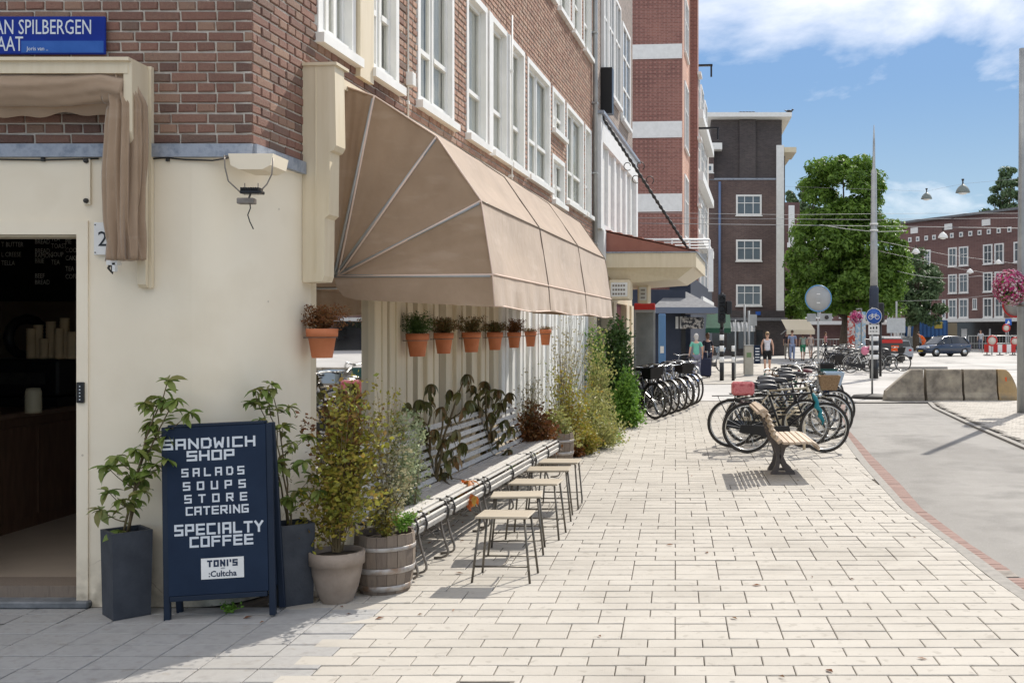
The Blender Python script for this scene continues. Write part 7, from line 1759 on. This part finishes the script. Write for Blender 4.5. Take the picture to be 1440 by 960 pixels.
m = MB(); m.tube([(-.2, 0, .5), (-.1, 0, 2.4), (.2, 0, 3.3)], .14, 8).bbox(-.6, .6, -.4, .4, 2.4, 2.75, .05).tube([(.2, 0, 3.3), (1.5, 0, 2.7)], .12, 8); m.build('arm', M['whitefar'], cr)
m = MB(); m.bbox(-.9, .9, -.5, .5, .3, 1.2, .08); m.build('body', M['steelgrey'], cr)
for x in (-.55, .55):
    m = MB(); m.tube([(x, -.55, .35), (x, .55, .35)], .35, 12); m.build('wheel', M['rubber'], cr)
# vehicles
PAINT = lambda n_, c: mat(n_, [c], .25, coat=.8, spec=.6)
def car(lab, loc, rz, paint, k=1., cat='car'):
    o = thing('parked_car', lab, cat, loc, rz); o.scale = (k, k, k)
    # stations along x: (x, half width at sill, half width at shoulder, bottom z, shoulder z)
    stn = [(-2.02, .55, .62, .42, .72), (-1.97, .72, .76, .30, .86), (-1.75, .80, .84, .24, .93), (-1.2, .84, .87, .22, .95), (-.4, .85, .88, .20, .93), (.5, .85, .88, .20, .91), (1.1, .84, .86, .22, .87), (1.6, .80, .80, .24, .78), (1.92, .70, .68, .28, .66), (2.02, .50, .50, .36, .56)]
    vs = []; n = 12
    for x, ws_, wh, zb, zs in stn:
        ring = [(-ws_ * .9, zb), (-ws_, zb + .10), (-(ws_ + wh) / 2 - .02, (zb + zs) / 2), (-wh, zs - .07), (-wh * .90, zs), (-wh * .4, zs + .035), (wh * .4, zs + .035), (wh * .90, zs), (wh, zs - .07), ((ws_ + wh) / 2 + .02, (zb + zs) / 2), (ws_, zb + .10), (ws_ * .9, zb)]
        vs += [(x, y, z) for y, z in ring]
    fs = [(i*n+j, i*n+(j+1)%n, (i+1)*n+(j+1)%n, (i+1)*n+j) for i in range(len(stn)-1) for j in range(n)] + [tuple(range(n)), tuple(range((len(stn)-1)*n, len(stn)*n))[::-1]]
    m = MB(); m.add(vs, fs, True); bd = m.build('body', paint, o)
    # greenhouse
    g = [(-1.93, .62, .92, .62), (-1.62, .70, .93, .70), (-1.45, .64, 1.30, .6), (-1.0, .62, 1.43, .58), (-.1, .62, 1.47, .58), (.35, .62, 1.42, .58), (1.12, .72, .90, .70)]
    def gh(t, side): pass
    R1 = [(-1.80, .94), (-1.42, 1.36), (-.9, 1.45), (0, 1.475), (.40, 1.41), (1.15, .90)]
    m = MB(); vs = []
    for x, z in R1:
        wt = .60 if z > 1.3 else .74; vs += [(x, -.76, min(.93, z)), (x, -wt, z), (x, -wt * .6, z + .02), (x, wt * .6, z + .02), (x, wt, z), (x, .76, min(.93, z))]
    k6 = len(R1); m.add(vs, [(i*6+j, i*6+j+1, (i+1)*6+j+1, (i+1)*6+j) for i in range(k6-1) for j in range(5)], False); cab = m.build('cabin_glass', M['darkglass'], o)
    m = MB(); vs = []
    for x, z in [(-1.42, 1.375), (-.9, 1.465), (0, 1.49), (.36, 1.435)]: vs += [(x, -.61, z - .03), (x, -.56, z), (x, -.3, z + .022), (x, .3, z + .022), (x, .56, z), (x, .61, z - .03)]
    m.add(vs, [(i*6+j, i*6+j+1, (i+1)*6+j+1, (i+1)*6+j) for i in range(3) for j in range(5)], True)
    for s in (-1, 1):
        m.tube([(1.12, s * .76, .92), (.40, s * .62, 1.42)], .025, 5).tube([(-.2, s * .765, .93), (-.2, s * .625, 1.46)], .03, 5).tube([(-1.78, s * .765, .93), (-1.38, s * .63, 1.38)], .07, 5)
    m.build('roof', paint, o)
    for x, nm in ((-1.25, 'wheel'), (1.28, 'wheel')):
        for s in (-1, 1):
            m = MB(); m.tube([(x, s * .70, .31), (x, s * .87, .31)], .315, 22); w = m.build(nm, M['rubber'], o)
            m = MB(); m.tube([(x, s * .872, .31), (x, s * .885, .31)], .19, 16); m.build('rim', M['chrome'], w)
    for s in (-1, 1):
        m = MB(); m.sphere((1.82, s * .58, .66), .14, 8, 6, (.9, 1.1, .6)); m.build('headlight', M['whitefar'], o)
        m = MB(); m.sphere((-1.93, s * .62, .78), .12, 8, 6, (.5, .9, 1)); m.build('tail_light', M['redpaint'], o)
        m = MB(); m.sphere((.72, s * .95, .98), .09, 8, 6, (.7, 1, .7)); m.build('mirror', paint, o)
        m = MB(); m.bbox(-.1, .06, s * .89 - .012, s * .89 + .012, .76, .79, .004).bbox(-1.0, -.84, s * .88 - .012, s * .88 + .012, .77, .80, .004); m.build('door_handle', M['chrome'], o)
    m = MB(); m.box(1.96, 2.03, -.45, .45, .34, .46); m.build('grille', M['blackpaint'], o)
    m = MB(); m.box(2.03, 2.045, -.24, .24, .36, .45); m.build('number_plate', mat('plate_yellow', [(.6, .42, .03)], .5), o)
    return o
car('dark blue hatchback car crossing the junction', (xw(1326.5, 70), 70, -.03), R(180 + 24), PAINT('dark_blue_paint', (.015, .03, .065)), .93)
# small dark three wheeled cart
vn = pole_at('small_van', 'small dark red and black delivery van near the tram pole', 'van', 1256, 55)
m = MB(); m.prism([(-.62, .25), (-.62, 1.02), (-.50, 1.28), (.40, 1.28), (.52, 1.0), (.56, .25)], 0, 1.3); m.build('body', mat('van_body', [(.06, .055, .055)], .35), vn)
m = MB(); m.bbox(-.50, .42, -.03, 1.32, 1.281, 1.40, .03); m.build('roof', M['whitefar'], vn); m = MB(); m.box(-.60, .50, -.02, -.001, 1.05, 1.24); m.build('red_band', M['redpaint'], vn)
m = MB(); m.box(-.1, .3, -.02, -.001, .62, .92); m.build('orange_panel', M['orange'], vn); m = MB(); m.box(-.1, .3, -.02, -.001, .35, .48); m.build('number_plate', M['whitefar'], vn)
for s in (-.42, .40):
    m = MB(); m.tube([(s, -.04, .24), (s, .14, .24)], .24, 14); m.build('wheel', M['rubber'], vn)
cr2 = pole_at('parked_car', 'small pale car parked behind the little van', 'car', 1268, 60); cr2.scale = (.8, .8, .8)
m = MB(); m.prism([(-.85, .25), (-.85, .85), (-.7, .95), (-.55, 1.42), (.55, 1.42), (.7, .95), (.85, .85), (.85, .25)], 0, 3.6); m.build('body', mat('pale_car', [(.35, .37, .40)], .3), cr2)
m = MB(); m.prism([(-.66, .98), (-.52, 1.36), (.52, 1.36), (.66, .98)], -.02, -.001); m.build('windscreen', M['darkglass'], cr2)
for s in (-1, 1):
    m = MB(); m.tube([(s * .86, .6, .3), (s * .70, .6, .3)], .3, 14); m.build('wheel', M['rubber'], cr2)
    m = MB(); m.sphere((s * .62, -.02, .72), .11, 8, 6, (1, .4, .7)); m.build('tail_light', M['redpaint'], cr2)
# round advertising column and market bits under the tree
for px, Y, c, lab, w, h in ((1197, 62, (.5, .06, .03), 'narrow red and white banner sign beside the tree trunk', .22, 2.0), (1210, 60, (.25, .42, .55), 'pale blue banner sign between the tree and the tram pole', .30, 2.2)):
    o = pole_at('banner_sign', lab, 'sign', px, Y); m = MB(); m.bbox(-w, w, -.04, .04, .6, .6 + h, .02); m.build('panel', mat('banner', [c, (.6, .58, .55)], .6, 5, contrast=(.45, .55)), o); m = MB(); m.tube([(0, .06, 0), (0, .06, 2.8)], .04, 6); m.build('post', M['steelgrey'], o)
ft = thing('flower_basket', 'small dark pink flower basket hanging under the big tree', 'flower basket', W(1204, 446, 58)); m = MB(); r2 = random.Random(9)
for _ in range(400):
    d = Vector((r2.gauss(0, 1), r2.gauss(0, 1), r2.gauss(0, 1))).normalized(); c = d * r2.uniform(.2, .42); a = d.orthogonal().normalized(); b = d.cross(a); s = .05
    m.add([c + (a * math.cos(q * 1.257) + b * math.sin(q * 1.257)) * s for q in range(5)], [(0, 1, 2, 3, 4)])
stuff(m.build('blossoms', M['flower'], ft)); m = MB(); m.lathe([(.02, -.3), (.25, -.1), (.27, 0)], 12); m.build('basket', M['blackiron'], ft); m = MB(); m.tube([(.3, .05, -3.0), (.3, .05, .5), (0, 0, .45)], .04, 6); m.build('post', M['steelgrey'], ft)
# ================================================================== WIRES AND HANGING LAMPS
M['wire'] = mat('wire', [(.20, .21, .22)], .5)
def wire(lab, pts, r=.012, sag=.0, mt='wire'):
    P = [W(px, py, Y) for px, py, Y in pts]; out = []
    for a, b in zip(P, P[1:]):
        for i in range(12): t = i / 12; q = a.lerp(b, t); q.z -= sag * 4 * t * (1 - t); out.append(q)
    out.append(P[-1]); m = MB(); m.tube(out, r * .62, 5); o = m.build('overhead_wire', M[mt]); tag(o, lab, 'wire', 'tram wires over the street')
wire('topmost thin dark wire crossing in front of the big tree', [(700, 296, 30), (1105, 302, 36), (1300, 300, 40), (1560, 300, 40)], .010)
wire('dark wire just below the topmost one, crossing the whole street', [(840, 306, 34), (1229, 309, 36.8), (1560, 305, 36)], .012)
wire('thick pale wire crossing the tram pole', [(900, 314, 34), (1229, 318, 36.7), (1560, 323, 36)], .018, 0, 'wire')
wire('pale sagging span wire tied to the tram pole on its left', [(1152, 316, 36.8), (1190, 322, 36.8), (1229, 326, 36.7)], .020, 0, 'wire')
wire('short pale span wire tied to the tram pole on its right', [(1229, 326, 36.7), (1275, 325, 37)], .018, 0, 'wire')
wire('span wire sloping down right above the maroon block windows', [(1232, 338, 37), (1330, 358, 37), (1440, 372, 37), (1560, 392, 37)], .010)
wire('second span wire sloping down over the maroon block', [(1232, 352, 40), (1350, 378, 40), (1560, 410, 40)], .009)
wire('long low wire sagging across the junction', [(1262, 381, 60), (1375, 388, 60), (1560, 380, 60)], .018, .25, 'wire')
wire('lowest wire crossing in front of the maroon block', [(1262, 423, 60), (1400, 414, 60), (1560, 400, 60)], .014, .1)
wire('thin high wire carrying the two grey dome lamps', [(1100, 262, 44), (1303, 269, 44), (1354, 258.5, 38), (1560, 240, 36)], .006)
def dome(lab, px, py, Y, r, mt, hook=.0, name='hanging_lamp', up=None):
    c = W(px, py, Y); o = thing(name, lab, 'street lamp', c, 0, 'lamps hung on wires over the street')
    m = MB(); m.lathe([(r * 1.12, -.14 * r / .25), (r * 1.12, -.12 * r / .25), (r * .98, -.02 * r / .25), (r * .72, .08 * r / .25), (r * .32, .16 * r / .25), (r * .12, .2 * r / .25)], 20, caps=True); m.build('shade', M[mt], o)
    m = MB(); m.tube([(0, 0, .19 * r / .25), (0, 0, .34 * r / .25)], .03 * r / .25, 8); m.lathe([(.05, .34 * r / .25), (.05, .40 * r / .25)], 8); m.build('hanger', M['blackiron'], o)
    m = MB(); m.lathe([(r * .8, -.142 * r / .25), (r * .5, -.20 * r / .25), (.01, -.22 * r / .25)], 16); m.build('diffuser', M['whitefar'], o)
M['lampgrey'] = mat('lamp_grey', [(.16, .19, .18)], .5)
dome('grey dome street lamp hung in the sky, left of the two', 1303, 276, 44, .21, 'lampgrey'); dome('grey dome street lamp hung in the sky, right and larger of the two', 1354, 266, 38, .235, 'lampgrey')
dome('white bell shaped lamp in front of the maroon block cornice', 1326, 331, 40, .17, 'whitefar'); dome('small white lamp beside the big tree crown', 1288, 353, 52, .18, 'whitefar'); dome('small white lamp hung low over the junction', 1364, 381, 60, .18, 'whitefar'); dome('faint white lamp near the right edge', 1404, 368, 70, .2, 'whitefar')
gl = thing('gull', 'small dark bird perched on the flat roof edge', 'bird', W(1110, 159, 71.6))
m = MB(); m.sphere((0, 0, .12), .12, 10, 7, (1.9, .8, .8)); m.sphere((.22, 0, .22), .07, 8, 6); m.tube([(-.18, 0, .12), (-.36, 0, .20)], [.06, .01], 6).tube([(.27, 0, .22), (.36, 0, .21)], [.02, .005], 5).tube([(.02, 0, .05), (.02, 0, -.06)], .012, 4); m.build('body', M['blackiron'], gl)
